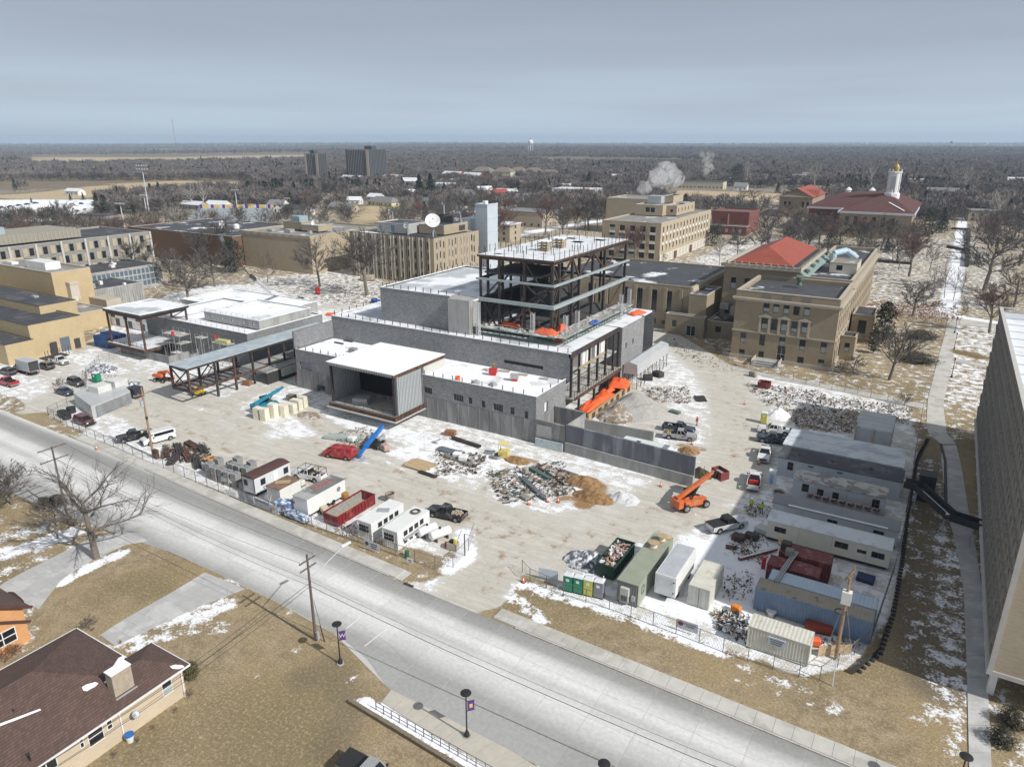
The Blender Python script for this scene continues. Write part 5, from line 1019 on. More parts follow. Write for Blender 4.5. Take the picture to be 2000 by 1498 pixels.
# == far town: dormitories, mast, water tower, houses
def far_tower(label,c,x0,x1,y0,y1,h,finm,side):
 t=T('dormitory_tower',label,'tower',(c[0],c[1],0)); cx_,cy_=c[0],c[1]
 P('core',MB().box(cx_+x0,cx_+x1,cy_+y0,cy_+y1,0,h),mat('dark_tower_glass',(.045,.055,.07),.4,.3,.3),t)
 n=int((x1-x0)/3.1)
 for i in range(n+1): P('fin',MB().box(cx_+x0+i*(x1-x0-.6)/n,cx_+x0+i*(x1-x0-.6)/n+.3,cy_+y0-.35,cy_+y0-.01,0,h+.5),[finm],t)
 for k in range(1,int(h/3)): P('floor_band',MB().box(cx_+x0,cx_+x1,cy_+y0-.2,cy_+y0-.02,k*3,k*3+.5),mat('tower_spandrel',(.06,.068,.08),.7),t)
 n2=int((y1-y0)/3.1)
 for i in range(n2+1): P('fin',MB().box(cx_+x1+.01,cx_+x1+.6,cy_+y0+i*(y1-y0-.6)/n2,cy_+y0+i*(y1-y0-.6)/n2+.25,0,h+.5),[finm],t)
 P('end_wall',MB().box(cx_+x1-4,cx_+x1+.8,cy_+y0-.9,cy_+y0-.62,0,h+.6),mat('tan_tower_end',(.5,.43,.33),.8),t)
 P('end_wall',MB().box(cx_+x0-.4,cx_+x0+3,cy_+y0-.9,cy_+y0-.62,0,h+.6),[mat('tan_tower_end',(.5,.43,.33),.8)] if side else [mat('dark_tower_end',(.06,.075,.085),.8)],t)
 P('rooftop_box',MB().box(cx_+x0*.3,cx_+x1*.35,cy_+y0*.2,cy_+y1*.5,h,h+5),mat('dark_tower_end',(.06,.075,.085),.8),t)
far_tower('smaller dark dormitory tower with tan ends, left of the pair on the skyline',(-826,800),-11,15,-4,14,34,mat('pale_fin',(.3,.28,.25),.8),True)
far_tower('larger dark slab dormitory tower on the skyline, right of the pair',(-742,835),-20,22,-30,8,40,mat('pale_fin',(.4,.38,.34),.8),False)
def mast(label,px,py,top,w=1.2,name='radio_mast',red=False):
 c=at(px,py); h=up_to(c,top); t=T(name,label,'mast',c); mb=MB()
 for a in range(3):
  x,y=w*math.cos(a*2.09),w*math.sin(a*2.09); mb.beam((x,y,0),(x*.5,y*.5,h),.28)
 for k in range(int(h/4)):
  a=k%3; f=1-.5*k*4/h; mb.beam((w*f*math.cos(a*2.09),w*f*math.sin(a*2.09),k*4),(w*f*math.cos(a*2.09+2.09),w*f*math.sin(a*2.09+2.09),k*4+4),.2)
 P('lattice',mb,mat('mast_grey',(.35,.33,.34),.6),t,False); P('antenna',MB().box(-.4,.4,-.4,.4,h-5,h+1),mat('mast_red',(.35,.12,.1),.6),t,False); return t
mast('tallest lattice radio mast on the left skyline, thin and red-tipped',348,318,235,1.5); mast('short pale mast on the skyline left of the dormitory towers',556,316,286,1.2); mast('thin lattice mast on the right skyline',1639,284,268,2.5);
c=at(1036,303); t=T('water_tower','white round-tanked water tower on legs at the skyline','water tower',c); h=60
P('tank',MB().lathe([(0,38),(7,40),(11,45),(11,52),(8,56.5),(0,59)],(0,0,0),20),WHITE,t,False); P('riser',MB().tube((0,0,0),(0,0,39),1.6,n=10),WHITE,t,False); P('finial',MB().box(-2,2,-2,2,58.5,62),mat('mast_red',(.35,.12,.1),.6),t,False)
for a in range(6): P('leg',MB().tube((11*math.cos(a*1.047),11*math.sin(a*1.047),0),(10.5*math.cos(a*1.047),10.5*math.sin(a*1.047),46),.9,n=6),WHITE,t,False)
c=at(1856,292); t=T('water_tower','dark distant water tower on the right skyline','water tower',c); P('tank',MB().lathe([(0,40),(8,42),(9,48),(5,52),(0,53)],(0,0,0),14),STEEL,t,False)
for a in range(4): P('leg',MB().tube((8*math.cos(a*1.57),8*math.sin(a*1.57),0),(7*math.cos(a*1.57),7*math.sin(a*1.57),44),.7,n=5),STEEL,t,False)
def floodlight(label,px,py,top,bw=4,rows=2):
 c=at(px,py); h=up_to(c,top); t=T('floodlight_mast',label,'floodlight mast',c,YAW*.5); P('pole',MB().tube((0,0,0),(0,0,h),.45,.25,8),mat('pale_steel_pole',(.5,.53,.56),.5),t,False)
 for r_ in range(rows):
  b=P('crossbar',MB().box(-bw,bw,-.15,.15,h-1-r_*2.2,h-.7-r_*2.2),GALV,t,False)
  for k in range(5): P('lamp_head',MB().box(-bw+k*bw/2-.4,-bw+k*bw/2+.4,-.9,-.1,h-1.0-r_*2.2,h-.1-r_*2.2),GALV,b,False)
floodlight('tallest floodlight mast with two lamp rows left of the bleachers',294,432,322); floodlight('short floodlight mast with one lamp row behind the panel building',243,447,396,3,1); floodlight('distant floodlight mast at the far side of the bleachers',464,412,370,3,1); floodlight('floodlight pole near the white house right of the bleachers',563,412,386,2,1); floodlight('floodlight mast in front of the snowy parking lot',287,420,380,3,1)
t=T('bleachers','grey metal bleachers with a purple and gold banner rail','bleachers',(-440,350,0))
bl0=at(352,440,1); bl1=at(505,440,1); u=(bl1-bl0).normalized(); v=Vector((-u.y,u.x,0)); n_=9
if v.y<0: v=-v
for k in range(n_):
 a=bl0+v*(k*3.6); b=bl1+v*(k*3.6)+u*0; P('seat_row',MB().prism([(p.x,p.y) for p in (a,b,b+v*3.5,a+v*3.5)],.2,1.4+k*.9),mat('aluminium_seating',(.34,.38,.4),.5,.08),t)
a=bl0+v*(n_*3.6); L_=(bl1-bl0).length
for k in range(26):
 p=a+u*(L_*k/26); q=a+u*(L_*(k+.9)/26); P('banner',MB().prism([(w.x,w.y) for w in (p,q,q+v*.3,p+v*.3)],8.6,11),[[mat('purple_banner',(.09,.03,.3),.7),mat('gold_banner',(.6,.45,.15),.7),mat('gold_banner',(.6,.45,.15),.7),mat('pale_banner',(.55,.55,.6),.7)][k%4]],t)
P('front_rail',MB().beam((bl0-v*1).to_tuple(),(bl1-v*1).to_tuple(),.2,1.2),mat('purple_banner',(.09,.03,.3),.7),t)
HW={'w':mat('white_siding',(.7,.7,.68),.7,.08,1),'c':mat('cream_siding',(.55,.5,.38),.7,.08,1),'g':mat('grey_siding',(.36,.36,.35),.7,.1,1),'b':mat('tan_siding',(.4,.34,.26),.7,.1,1),'r':mat('red_siding',(.3,.06,.05),.7,.1,1),'y':mat('yellow_siding',(.6,.56,.36),.7,.1,1)}
HR={'g':mat('grey_shingle',(.2,.2,.2),.9,.15,2),'d':mat('dark_shingle',(.06,.065,.075),.9,.2,2),'t':mat('teal_grey_shingle',(.1,.15,.16),.9,.15,2),'s':mat('snowy_shingle',(.66,.68,.7),.9,.12,1),'b':mat('brown_shingle',(.2,.17,.14),.9,.15,2),'r':mat('red_shingle',(.3,.06,.05),.9,.15,2)}
def house(px,py,w,d,h,wk,rk,rz,label,flat=False,cat='house',hip=False,nw=3,ch=False,st=1):
 c=at(px,py); t=T('apartment_block' if cat!='house' else 'house',label,cat,c,rz+YAW*0)
 P('wall',MB().box(-w/2,w/2,-d/2,d/2,0,h),[HW[wk]],t,False)
 e=.6; rh=d*.32; mb=MB()
 if flat: P('roof',MB().box(-w/2-.3,w/2+.3,-d/2-.3,d/2+.3,h,h+.5),[HR[rk]],t,False)
 else:
  i=d*.45 if hip else 0
  mb.face([(-w/2-e,-d/2-e,h-.1),(w/2+e,-d/2-e,h-.1),(w/2+e-i,0,h+rh),(-w/2-e+i,0,h+rh)]); mb.face([(w/2+e,d/2+e,h-.1),(-w/2-e,d/2+e,h-.1),(-w/2-e+i,0,h+rh),(w/2+e-i,0,h+rh)])
  for s in (-1,1): mb.face([(s*(w/2+(e if hip else 0)),-d/2-(e if hip else 0),h-.1 if hip else h),(s*(w/2+(e if hip else 0)),d/2+(e if hip else 0),h-.1 if hip else h),(s*(w/2+(e-i if hip else 0)),0,h+rh-.1)],0 if hip else 1)
  r_=P('roof',mb,[HR[rk],HW[wk]],t,False)
  if ch: P('chimney',MB().box(w*.2,w*.2+.9,-.5,.5,h+rh*.5,h+rh+1.2),REDB,r_,False)
 for f in range(st):
  for k in range(nw): P('window',MB().box(-w/2+w*(k+.5)/nw-.6,-w/2+w*(k+.5)/nw+.6,-d/2-.06,-d/2-.01,1+f*3,2.4+f*3),GLASS,t,False)
  P('window',MB().box(w/2+.01,w/2+.06,-.7,.7,1+f*3,2.5+f*3),GLASS,t,False)
 P('door',MB().box(-.5,.5,-d/2-.1,-d/2-.02,0,2.1),FRAME_D,t,False)
H=[(545,414,13,10,6,'w','g',.3,'two-storey white house with steep grey roof right of the bleachers',{'st':2,'ch':1}),(583,418,26,10,3.4,'w','d',-.1,'long low white house under a dark blue-grey roof',{'nw':5}),(672,412,22,10,3.2,'b','g',.1,'low brown house with grey roof behind the tan hall',{}),
(692,399,13,9,3.6,'w','s',.4,'small white house with snowy roof beside the tan field',{}),(735,392,14,9,3.6,'w','s',0,'white house with a bright gable left of the yellow house',{}),(752,402,30,12,3.6,'y','g',-.15,'wide pale yellow house with a grey hipped roof',{'hip':1,'nw':6}),
(800,386,10,9,5,'w','s',.9,'tall narrow white gable house above the teal-roofed one',{}),(828,400,20,9,3.4,'b','t',.7,'tan house with a teal-grey roof on the slope',{}),(842,386,26,9,3.5,'c','t',-.1,'long cream house with a slate roof below the dark spruces',{'nw':5}),(808,398,12,8,3.2,'g','g',.7,'grey house beside the teal-roofed house',{}),
(901,384,16,10,3.4,'b','b',.1,'tan house with brown roof behind the small white dish',{'hip':1}),(912,384,15,10,3.5,'g','g',.2,'grey gabled house right of the tan one',{}),(929,391,22,8,3.2,'w','t',-.15,'low white house with dark green roof',{'nw':4}),(946,383,14,11,6,'b','s',.9,'two-storey gabled house with pale roof behind the green-roofed one',{'st':2}),
(975,383,14,10,3.6,'r','r',.9,'dark red house with a red gable',{}),(990,380,22,8,3.2,'w','s',.1,'long white garage with snowy roof beside the red house',{}),(1010,388,20,9,3.4,'g','d',.2,'dark grey house near the round white dish',{}),(1018,396,13,9,5,'b','g',.95,'tan-gabled house with a grey roof at the street bend',{}),(1040,391,11,8,3,'w','s',.9,'small bluish white cottage right of the tan gable',{}),
(690,358,34,12,6,'g','s',-.05,'grey apartment block with pale roof below the larger dormitory tower',{'st':2,'nw':8}),(770,356,40,12,6,'w','s',-.3,'white apartment block with blue-grey windows left of the spruces',{'st':2,'nw':9}),(805,368,22,12,8,'g','s',.2,'blue-grey three-storey apartment block left of the spruces',{'st':2,'nw':5}),
(872,374,22,12,5.5,'w','s',.2,'white house with a steep snowy roof between the spruces',{'st':2}),(880,362,30,12,4,'w','s',-.1,'long pale building behind the white steep-roofed house',{'nw':6}),(886,350,36,12,7,'r','s',-.2,'red brick apartment row, left block',{'st':2,'nw':8}),(925,353,34,12,7,'r','s',-.2,'red brick apartment row, right block with an orange end',{'st':2,'nw':8}),
(945,345,34,20,8,'b','b',0,'first tan hip-roofed apartment block of the row on the ridge',{'hip':1,'st':2,'nw':7}),(985,346,30,20,8,'c','b',.1,'second hip-roofed apartment block of the row, paler walls',{'hip':1,'st':2,'nw':7}),(1012,345,28,18,8,'b','b',.1,'third tan hip-roofed apartment block of the row',{'hip':1,'st':2,'nw':6}),(1042,346,28,18,8,'c','b',.1,'fourth hip-roofed apartment block of the row',{'hip':1,'st':2,'nw':6}),(1075,348,26,16,7,'b','b',.1,'fifth and rightmost hip-roofed apartment block of the row',{'hip':1,'st':2,'nw':6}),
(1128,388,42,26,9,'w','s',.1,'large white flat-roofed building left of the round bare tree',{'flat':1,'nw':7}),(1108,374,14,10,5,'w','s',.5,'white house with snowy roof behind the flat white building',{}),(1178,364,16,10,5,'w','g',.2,'white house with grey roof among trees left of the steam plume',{}),(1232,373,14,10,4.5,'w','d',.1,'small white house with two dark windows below the steam plume',{}),(1205,352,16,10,5,'b','s',.3,'tan house above the white one left of the steam plume',{}),(1160,352,16,10,5,'g','g',.3,'grey house among the trees left of the steam',{}),(1140,342,16,10,5,'b','g',.2,'house half hidden among trees below the water tower',{}),
(1371,368,52,14,8,'c','d',0,'long cream building with a dark flat roof behind the tan field',{'flat':1,'nw':12}),(1447,371,14,12,4,'w','g',.1,'white cottage with a blue-grey gable by the snowy street',{}),(1412,357,20,9,4,'w','s',.1,'white house behind the cream building',{}),(1500,352,14,10,4,'b','s',.3,'small tan house beneath the pines right of the field',{}),(1560,355,18,12,6,'w','g',.3,'white church-like house with a steep grey roof',{}),(1575,352,12,8,8,'w','g',.1,'white steepled building next to the church-like house',{}),(1548,362,20,10,4,'g','g',.1,'grey house behind the orange-roofed hall',{}),
(1835,366,34,12,4,'b','b',.0,'long brown house row right of the cupola',{'nw':8}),(1840,380,28,10,3.6,'c','g',.0,'long pale low house beneath the brown one',{'nw':6}),(1920,432,20,16,7,'b','g',.1,'brown brick house with many windows behind the big bare tree',{'st':2,'flat':1,'nw':4}),(1795,362,24,12,4,'w','s',.2,'snow-roofed house just right of the cupola',{}),(1990,362,26,14,5,'w','s',.1,'white house at the right edge of the picture',{}),
(130,412,16,8,3.2,'w','s',.1,'white shed at the far edge of the snowy parking lot',{}),(148,381,20,8,4,'w','s',.1,'bright white farm building at the edge of the tan field',{}),(380,408,24,8,3.6,'g','s',0,'low grey house behind the bleachers',{}),(428,408,20,9,3.6,'w','s',.1,'white house with dark windows behind the bleachers',{}),
(1035,440,30,22,9,'b','g',.0,'tan flat-roofed building behind the steel tower',{'flat':1,'nw':6}),(985,470,14,12,9,'b','s',.0,'buff stair block right of the white tower',{'flat':1,'nw':2,'st':3}),(190,432,26,10,4,'g','d',.1,'low dark building behind the panel office block',{'flat':1}),(225,440,30,10,4,'b','g',.1,'low tan building with red strip beside the floodlight mast',{'flat':1,'nw':6})]
for (px,py,w,d,h,wk,rk,rz,lb_,kw) in H: house(px,py,w,d,h,wk,rk,rz,lb_,cat='house' if 'apartment' not in lb_ and 'building' not in lb_ and 'block' not in lb_ and 'shed' not in lb_ else 'building',**kw)
FIELDS=[[(60,300),(620,300),(620,314),(60,324)],[(-80,355),(490,352),(510,372),(300,382),(120,404),(-80,395)],[(-50,388),(195,388),(190,434),(-50,434)],[(1310,366),(1610,370),(1620,390),(1470,412),(1310,402)],[(690,398),(800,395),(770,436),(690,440)]]
BLDPX=[(Vector((-826,800,0)),34),(Vector((-742,835,0)),50)]
for (px,py,w,d,h,*_) in H: BLDPX.append((at(px,py),max(w,d)*.7))
# == trees
BARK=mat('grey_bark',(.17,.15,.125),.95,.25,3); BARKP=mat('pale_bark',(.42,.40,.36),.95,.2,2); TWIG=mat('bare_twigs',(.105,.094,.086),.95,.2,.3); TWIGR=mat('reddish_twigs',(.15,.10,.085),.95,.2,.3); TWIGP=mat('pale_twigs',(.3,.28,.25),.95,.2,.3)
NEEDLE=mat('dark_evergreen_needles',(.022,.034,.022),.9,.35,.8); NEEDLE2=mat('brownish_evergreen',(.045,.043,.028),.9,.3,.8)
def grow(seed,h,spread=.5,n1=6,n2=6,n3=6,n4=4,clear=.25,tw=.03,up=.5,tr=None):
 r=random.Random(seed); trunk=MB(); crown=MB()
 def rd(d,ang):
  a=Vector((r.uniform(-1,1),r.uniform(-1,1),r.uniform(-1,1))); a=(a-d*a.dot(d)).normalized(); return (d*math.cos(ang)+a*math.sin(ang)).normalized()
 def limb(mb,p,d,L,r0,r1,segs,n,gn=.12,lift=.0):
  pts=[p];
  for k in range(segs):
   d=(d+Vector((r.uniform(-gn,gn),r.uniform(-gn,gn),r.uniform(-gn,gn)+lift))).normalized(); q=p+d*(L/segs)
   a,b=r0+(r1-r0)*k/segs,r0+(r1-r0)*(k+1)/segs; mb.tube(p,q,a,b,n,cap=False); p=q; pts.append((p,d))
  return pts[1:]
 tr=tr or h*.022
 pts=limb(trunk,Vector((0,0,0)),Vector((r.uniform(-.06,.06),r.uniform(-.06,.06),1)).normalized(),h*.62,tr,tr*.45,6,7,.07)
 nodes=[pp for pp in pts if pp[0].z>h*clear]
 starts=[]
 for i in range(n1+2):
  p,d=nodes[min(len(nodes)-1,int(i*len(nodes)/(n1+2)))]
  az=i*2.4+r.uniform(-.4,.4); tilt=spread*(1.25-.5*i/(n1+2)); dd=Vector((math.cos(az)*math.sin(tilt*1.25),math.sin(az)*math.sin(tilt*1.25),math.cos(tilt*1.25))).normalized()
  L=h*(.42-.12*i/(n1+2))*r.uniform(.85,1.15); starts.append((p,dd,L,tr*.42))
 for p,d,L,rr in starts:
  l1=limb(trunk,p,d,L,rr,rr*.35,4,5,.16,.06)
  for j in range(n2):
   q,dq=l1[min(3,j*4//n2)] ; d2=rd(dq,r.uniform(.4,.85)); d2.z=max(d2.z,-.1)+up*.25; d2.normalize(); L2=L*r.uniform(.38,.6)
   l2=limb(crown,q,d2,L2,rr*.3,rr*.12,3,3,.2,.06)
   for k in range(n3):
    s,ds=l2[min(2,k*3//n3)]; d3=rd(ds,r.uniform(.3,.8)); d3.z+=up*.25; d3.normalize(); L3=L2*r.uniform(.35,.6)
    e=s+d3*L3; crown.tube(s,e,tw,tw*.6,3,cap=False)
    for m in range(n4):
     f=s+(e-s)*((m+.6)/n4); d4=rd(d3,r.uniform(.3,.8)); d4.z+=.1; g2=f+d4*L3*r.uniform(.4,.75); w=d4.cross(Vector((r.uniform(-1,1),r.uniform(-1,1),.3))).normalized()*tw*.55
     crown.face([f-w,f+w,g2])
 return trunk,crown
def conifer(seed,h,w,m,dens=1.0,shape='cone'):
 r=random.Random(seed); tk=MB(); tk.tube((0,0,0),(0,0,h*.95),h*.02,.03,6); cr=MB(); n=int(h*80*dens)
 for i in range(n):
  t=(i/n)**.85; z=h*(.08+.9*t); R_=w/2*((1-t)**.8 if shape=='cone' else math.sqrt(max(.02,1-(2*t-1)**2)))*r.uniform(.35,1.12)*(1+.25*math.sin(t*40+seed)); a=r.uniform(0,6.28)
  c=Vector((R_*math.cos(a),R_*math.sin(a),z-R_*.18)); o=Vector((math.cos(a),math.sin(a),r.uniform(-.5,.3))); s=r.uniform(.3,.65)*h/13*(1 if h>4 else 1.3)
  sd=Vector((-math.sin(a),math.cos(a),r.uniform(-.4,.4)))*s
  cr.face([c-sd*.6,c+o*s*1.1+Vector((0,0,-.1)),c+sd*.6,c-o*s*.6+Vector((0,0,.35*s))])
  if i%3==0: cr.face([c-o*s*.3,c+Vector((r.uniform(-.3,.3),r.uniform(-.3,.3),s)),c+o*s*.9])
 return tk,cr
TREEM={}
def treemesh(kind):
 if kind in TREEM: return TREEM[kind]
 K={'a':(lambda:grow(11,13,.62,7,7,7,7,.22,.05),BARK,TWIG),'b':(lambda:grow(23,14,.5,7,7,7,7,.25,.05),BARK,TWIG),'c':(lambda:grow(37,12,.75,7,7,7,7,.2,.05),BARK,TWIG),'d':(lambda:grow(41,15,.42,7,7,7,7,.22,.05),BARK,TWIGR),
  'p':(lambda:grow(59,16,.5,6,6,5,4,.25,.05),BARKP,TWIGP),'big':(lambda:grow(77,13,.85,8,8,7,6,.3,.02,.35,.42),BARK,TWIG),'bush':(lambda:grow(91,3.2,.8,9,6,6,4,.02,.022,.5,.05),BARK,TWIG),'small':(lambda:grow(97,6,.7,6,6,6,4,.2,.022,.5,.1),BARK,TWIG),'thin':(lambda:grow(63,11,.28,6,5,4,4,.3,.025,.6,.13),BARK,TWIG),'rbush':(lambda:grow(93,3,.8,9,6,6,4,.02,.03,.5,.05),BARK,mat('rust_brown_twigs',(.2,.09,.05),.95,.25,1)),
  'e1':(lambda:conifer(5,13,6.5,0),BARK,NEEDLE),'e2':(lambda:conifer(8,11,9,0,1.2,'round'),BARK,NEEDLE),'e3':(lambda:conifer(9,9,3.6,0,1.3,'round'),BARK,NEEDLE2),'shrub':(lambda:conifer(15,2.2,3.2,0,9,'round'),BARK,NEEDLE2),'gshrub':(lambda:conifer(16,2.4,2.6,0,8,'round'),BARK,mat('olive_evergreen',(.09,.085,.03),.9,.3,1))}
 f,b,t=K[kind]; tk,cr=f(); TREEM[kind]=(tk.mesh('trunk',[b]),cr.mesh('crown',[t])); return TREEM[kind]
HK={'a':13,'b':14,'c':12,'d':15,'p':16,'big':13,'bush':3.2,'small':6,'thin':11,'rbush':3,'e1':13,'e2':11,'e3':9,'shrub':2.2,'gshrub':2.4}
def tree(kind,c,h,label,group=None,rz=None,wide=1,name=None,cat='tree'):
 tk,cr=treemesh(kind); s=h/HK[kind]
 t=T(name or {'e':'evergreen_tree','b':'bare_tree'}.get(kind[0],'bare_tree') if kind not in('bush','rbush','shrub','gshrub') else 'shrub',label,cat,c,rnd.uniform(0,6.28) if rz is None else rz,group)
 wide*=1.38 if kind in 'abcd' else 1
 t.scale=(s*wide,s*wide,s); P('trunk',tk,parent=t); P('crown',cr,parent=t); return t
def ptree(kind,px,py,top,label,**kw):
 c=at(px,py); h=max(1.2,up_to(c,top)); return tree(kind,c,h,label,**kw)
TREES=[('big',188,1090,915,'large spreading bare tree beside the driveway at the left',dict(rz=1.2,wide=1.15)),('small',113,1052,975,'small dark bare ornamental tree behind the large spreading tree',dict(wide=1.3)),('c',24,985,905,'bare tree at the left edge of the picture across the road',{}),('c',-15,1000,905,'bare tree cut off by the left edge',{}),
('a',625,560,468,'round bare tree in front of the tan brick hall',dict(wide=.95)),('b',717,577,452,'tall bare tree at the left of the slit-windowed block',{}),('small',523,553,490,'slender bare tree left of the round one',dict(wide=.8)),('c',368,592,495,'wide bare tree behind the pavilion frame',{}),('b',340,560,490,'bare tree before the glass curtain wall',{}),('c',420,560,480,'bare tree right of the wide one behind the block wing',{}),('e2',458,532,466,'round dark evergreen between the bare trees and the tan hall',dict(wide=.9)),
('a',165,520,455,'bare tree in front of the long panel office block, left',{}),('d',200,520,450,'bare tree in front of the middle of the panel office block',{}),('a',262,545,470,'bare tree at the right end of the panel office block',{}),('b',390,520,450,'bare tree beside the brown ribbed hall',{}),('b',430,510,430,'bare tree between the brown hall and the dark evergreen',{}),('a',760,520,465,'bare tree close against the slit-windowed block',{}),('b',800,520,480,'dense bare tree before the middle of the slit-windowed block',{}),
('d',970,490,405,'bare tree behind the theatre roof near the white tower',{}),('d',1065,460,385,'tall dark bare tree behind the steel tower, left',{}),('b',1100,470,400,'bare tree behind the steel tower, middle',{}),('d',1240,515,445,'reddish bare tree before the buff four-storey building',{}),('b',1150,450,380,'bare tree left of the buff four-storey building',{}),('a',1198,415,365,'round bare tree above the buff four-storey building',{}),('e1',1160,425,378,'dark narrow conifer left of the buff four-storey building',dict(wide=.8)),('e2',1285,512,488,'low dark evergreen in front of the buff four-storey building',dict(wide=1.6)),('e2',1395,480,440,'dark evergreens between the buff and the red building',{}),
('p',1405,520,465,'pale bare tree behind the black-roofed hall',{}),('a',1440,500,450,'bare tree near the red brick building',{}),('b',1500,480,420,'bare tree right of the red brick building',{}),('a',1540,475,430,'spreading bare tree behind the red hipped roof',{}),('c',1560,465,412,'pale bare tree left of the cupola hall',{}),('b',1600,478,418,'bare tree before the left end of the cupola hall',{}),('a',1640,480,425,'bare tree before the cupola hall, second from left',{}),('c',1680,485,428,'wide bare tree before the middle of the cupola hall',{}),('b',1720,490,425,'bare tree before the right end of the cupola hall',{}),('a',1752,510,450,'dark bare tree between the school and the cupola hall',{}),('d',1775,540,455,'tall bare tree beyond the classical school',{}),
('e2',1812,462,405,'dark evergreen beside the right end of the cupola hall',{}),('e1',1838,455,405,'dark conifer right of the cupola hall',{}),('a',1922,567,450,'big round bare tree in the snowy park',dict(wide=1.3)),('p',1948,452,372,'very large bare tree before the brown brick house',dict(wide=1.2)),('a',1990,520,430,'bare tree at the right edge of the park',{}),('c',1980,600,520,'bare tree right edge above the high-rise roof',{}),('thin',1822,582,520,'first slender leaning trunk in the park',{}),('thin',1844,582,515,'second slender trunk in the park',{}),('thin',1862,587,525,'third slender trunk in the park',{}),('thin',1878,580,530,'fourth slender trunk in the park',{}),
('c',1782,618,545,'low dark tree keeping rust-brown leaves by the crossing path',{}),('small',1882,606,575,'small rounded bare tree behind the path lamp',{}),('d',1932,650,560,'bare tree close to the high-rise corner',{}),('b',1737,742,640,'large bare tree beside the path right of the school',dict(wide=1.1)),('e3',1722,672,588,'tall ivy-like dark evergreen at the right side of the school',{}),('e3',1705,690,640,'second dark evergreen close to the school porch',{}),('bush',1666,726,692,'dense brown bush at the right corner of the school',dict(wide=1.3)),('bush',1640,728,705,'small bare bush at the foot of the school',{}),('bush',1765,792,765,'bare shrub beside the silt fence near the path',dict(wide=1.2)),('small',1450,660,640,'small bare shrub left of the school wall',{}),
('a',1800,440,400,'bare tree behind the right end of the cupola hall',{}),('a',1720,375,335,'bare tree left of the cupola',{}),('p',1700,372,325,'pale bare tree behind the cupola hall',{}),('p',1590,372,320,'tall pale bare tree behind the orange-roofed hall',{}),('p',1880,380,325,'pale bare tree right of the long brown house row',{}),
('p',377,408,358,'white-barked sycamore behind the bleachers, left of two',{}),('p',398,408,356,'white-barked sycamore behind the bleachers, right of two',{}),('e1',192,418,376,'dark spruce left of the tall floodlight mast, first of the group',{}),('e1',204,416,380,'dark spruce left of the tall floodlight mast, second of the group',{}),('e1',236,418,394,'dark spruce in the middle of the group by the bleachers',{}),('e1',262,420,398,'dark spruce right of the tall floodlight mast',{}),('e1',330,418,395,'dark spruce near the end of the bleachers',{}),('e1',345,416,398,'rightmost spruce before the bleachers',{}),
('e1',138,392,378,'small dark cone tree at the far edge of the parking lot, first',{}),('e1',163,391,377,'small dark cone tree at the far edge of the parking lot, second',{}),('e1',62,397,386,'small dark cone tree left on the parking lot edge',{}),('e2',20,450,418,'dark evergreen mass at the far left behind the office block',{}),('e2',62,440,412,'dark evergreen left of the parking lot, second',{}),('e2',85,440,414,'dark evergreen behind the office block, third',{}),('e2',110,440,412,'dark evergreen behind the office block, fourth',{}),('e2',135,442,418,'dark evergreen behind the office block, fifth',{}),
('e2',545,388,352,'large dark evergreen left of the two dormitory towers',{}),('e1',512,400,375,'dark conifer behind the right end of the bleachers',{}),('e2',680,382,356,'broad dark evergreen below the larger dormitory tower',dict(wide=1.3)),('e2',697,382,350,'second broad evergreen below the larger dormitory tower',{}),('e1',820,388,340,'tall dark spruce, left of the central pair',dict(wide=1.1)),('e1',842,388,338,'tall dark spruce, right of the central pair',dict(wide=1.1)),('e1',868,386,356,'smaller dark spruce right of the central pair',{}),('e1',786,372,345,'dark conifer left of the central spruces',{}),('e2',958,398,378,'round dark evergreen beside the low white house',{}),('e1',785,406,392,'small dark cone evergreen beside the yellow house',{}),('e2',1140,375,350,'dark evergreen above the flat white building',{}),('e1',1150,372,335,'tall spruce above the flat white building',{}),('p',1455,366,318,'tall white-trunked tree by the pines right of the field',{}),('e2',1440,362,320,'tall dark pine right of the tan field',{}),('e2',1545,374,350,'dark pine behind the orange-roofed hall',{}),('e1',1518,378,356,'dark layered conifer left of the orange-roofed hall',{}),('e1',1403,400,385,'small conifer on the tan field, right',{}),('e1',1376,398,385,'small conifer on the tan field, middle',{}),('e1',1362,396,384,'small conifer on the tan field, left',{}),('e2',1575,366,352,'dark evergreen beside the white church-like house',{}),
('a',1450,396,372,'round bare tree on the tan field edge, left',{}),('a',1470,398,372,'round bare tree on the tan field edge, right',{}),('a',650,400,352,'wide dark bare tree above the tan hall',{}),('a',1052,400,350,'bare tree on the street bend above the steel tower',{}),('a',952,380,340,'round bare tree behind the low white house',{}),('a',880,395,365,'bare tree near the grey-roofed cottage',{}),('a',1120,430,395,'bare tree before the flat white building',{})]
for k,px,py,top,lb_,kw in TREES:
 if 'rust-brown' in lb_:
  t=ptree(k,px,py,top,lb_,**kw)
  mb=MB(); r_=random.Random(4)
  for _ in range(1500):
   a,q=r_.uniform(0,6.28),math.sqrt(r_.random())*8.5; z=r_.uniform(.8,3.2); x,y=q*math.cos(a)*1.2,q*math.sin(a)*.8; s=.16
   mb.face([(x-s,y,z),(x+s,y+r_.uniform(-s,s),z+r_.uniform(-s,s)),(x,y+s,z+s)])
  o=P('leaves',mb,mat('rust_leaves',(.2,.075,.035),.9,.25,1),t,False); o['kind']='stuff'
 elif 'bush' in k or 'shrub' in lb_: ptree(k,px,py,top,lb_,cat='shrub',name='shrub',**kw)
 else: ptree(k,px,py,top,lb_,**kw)
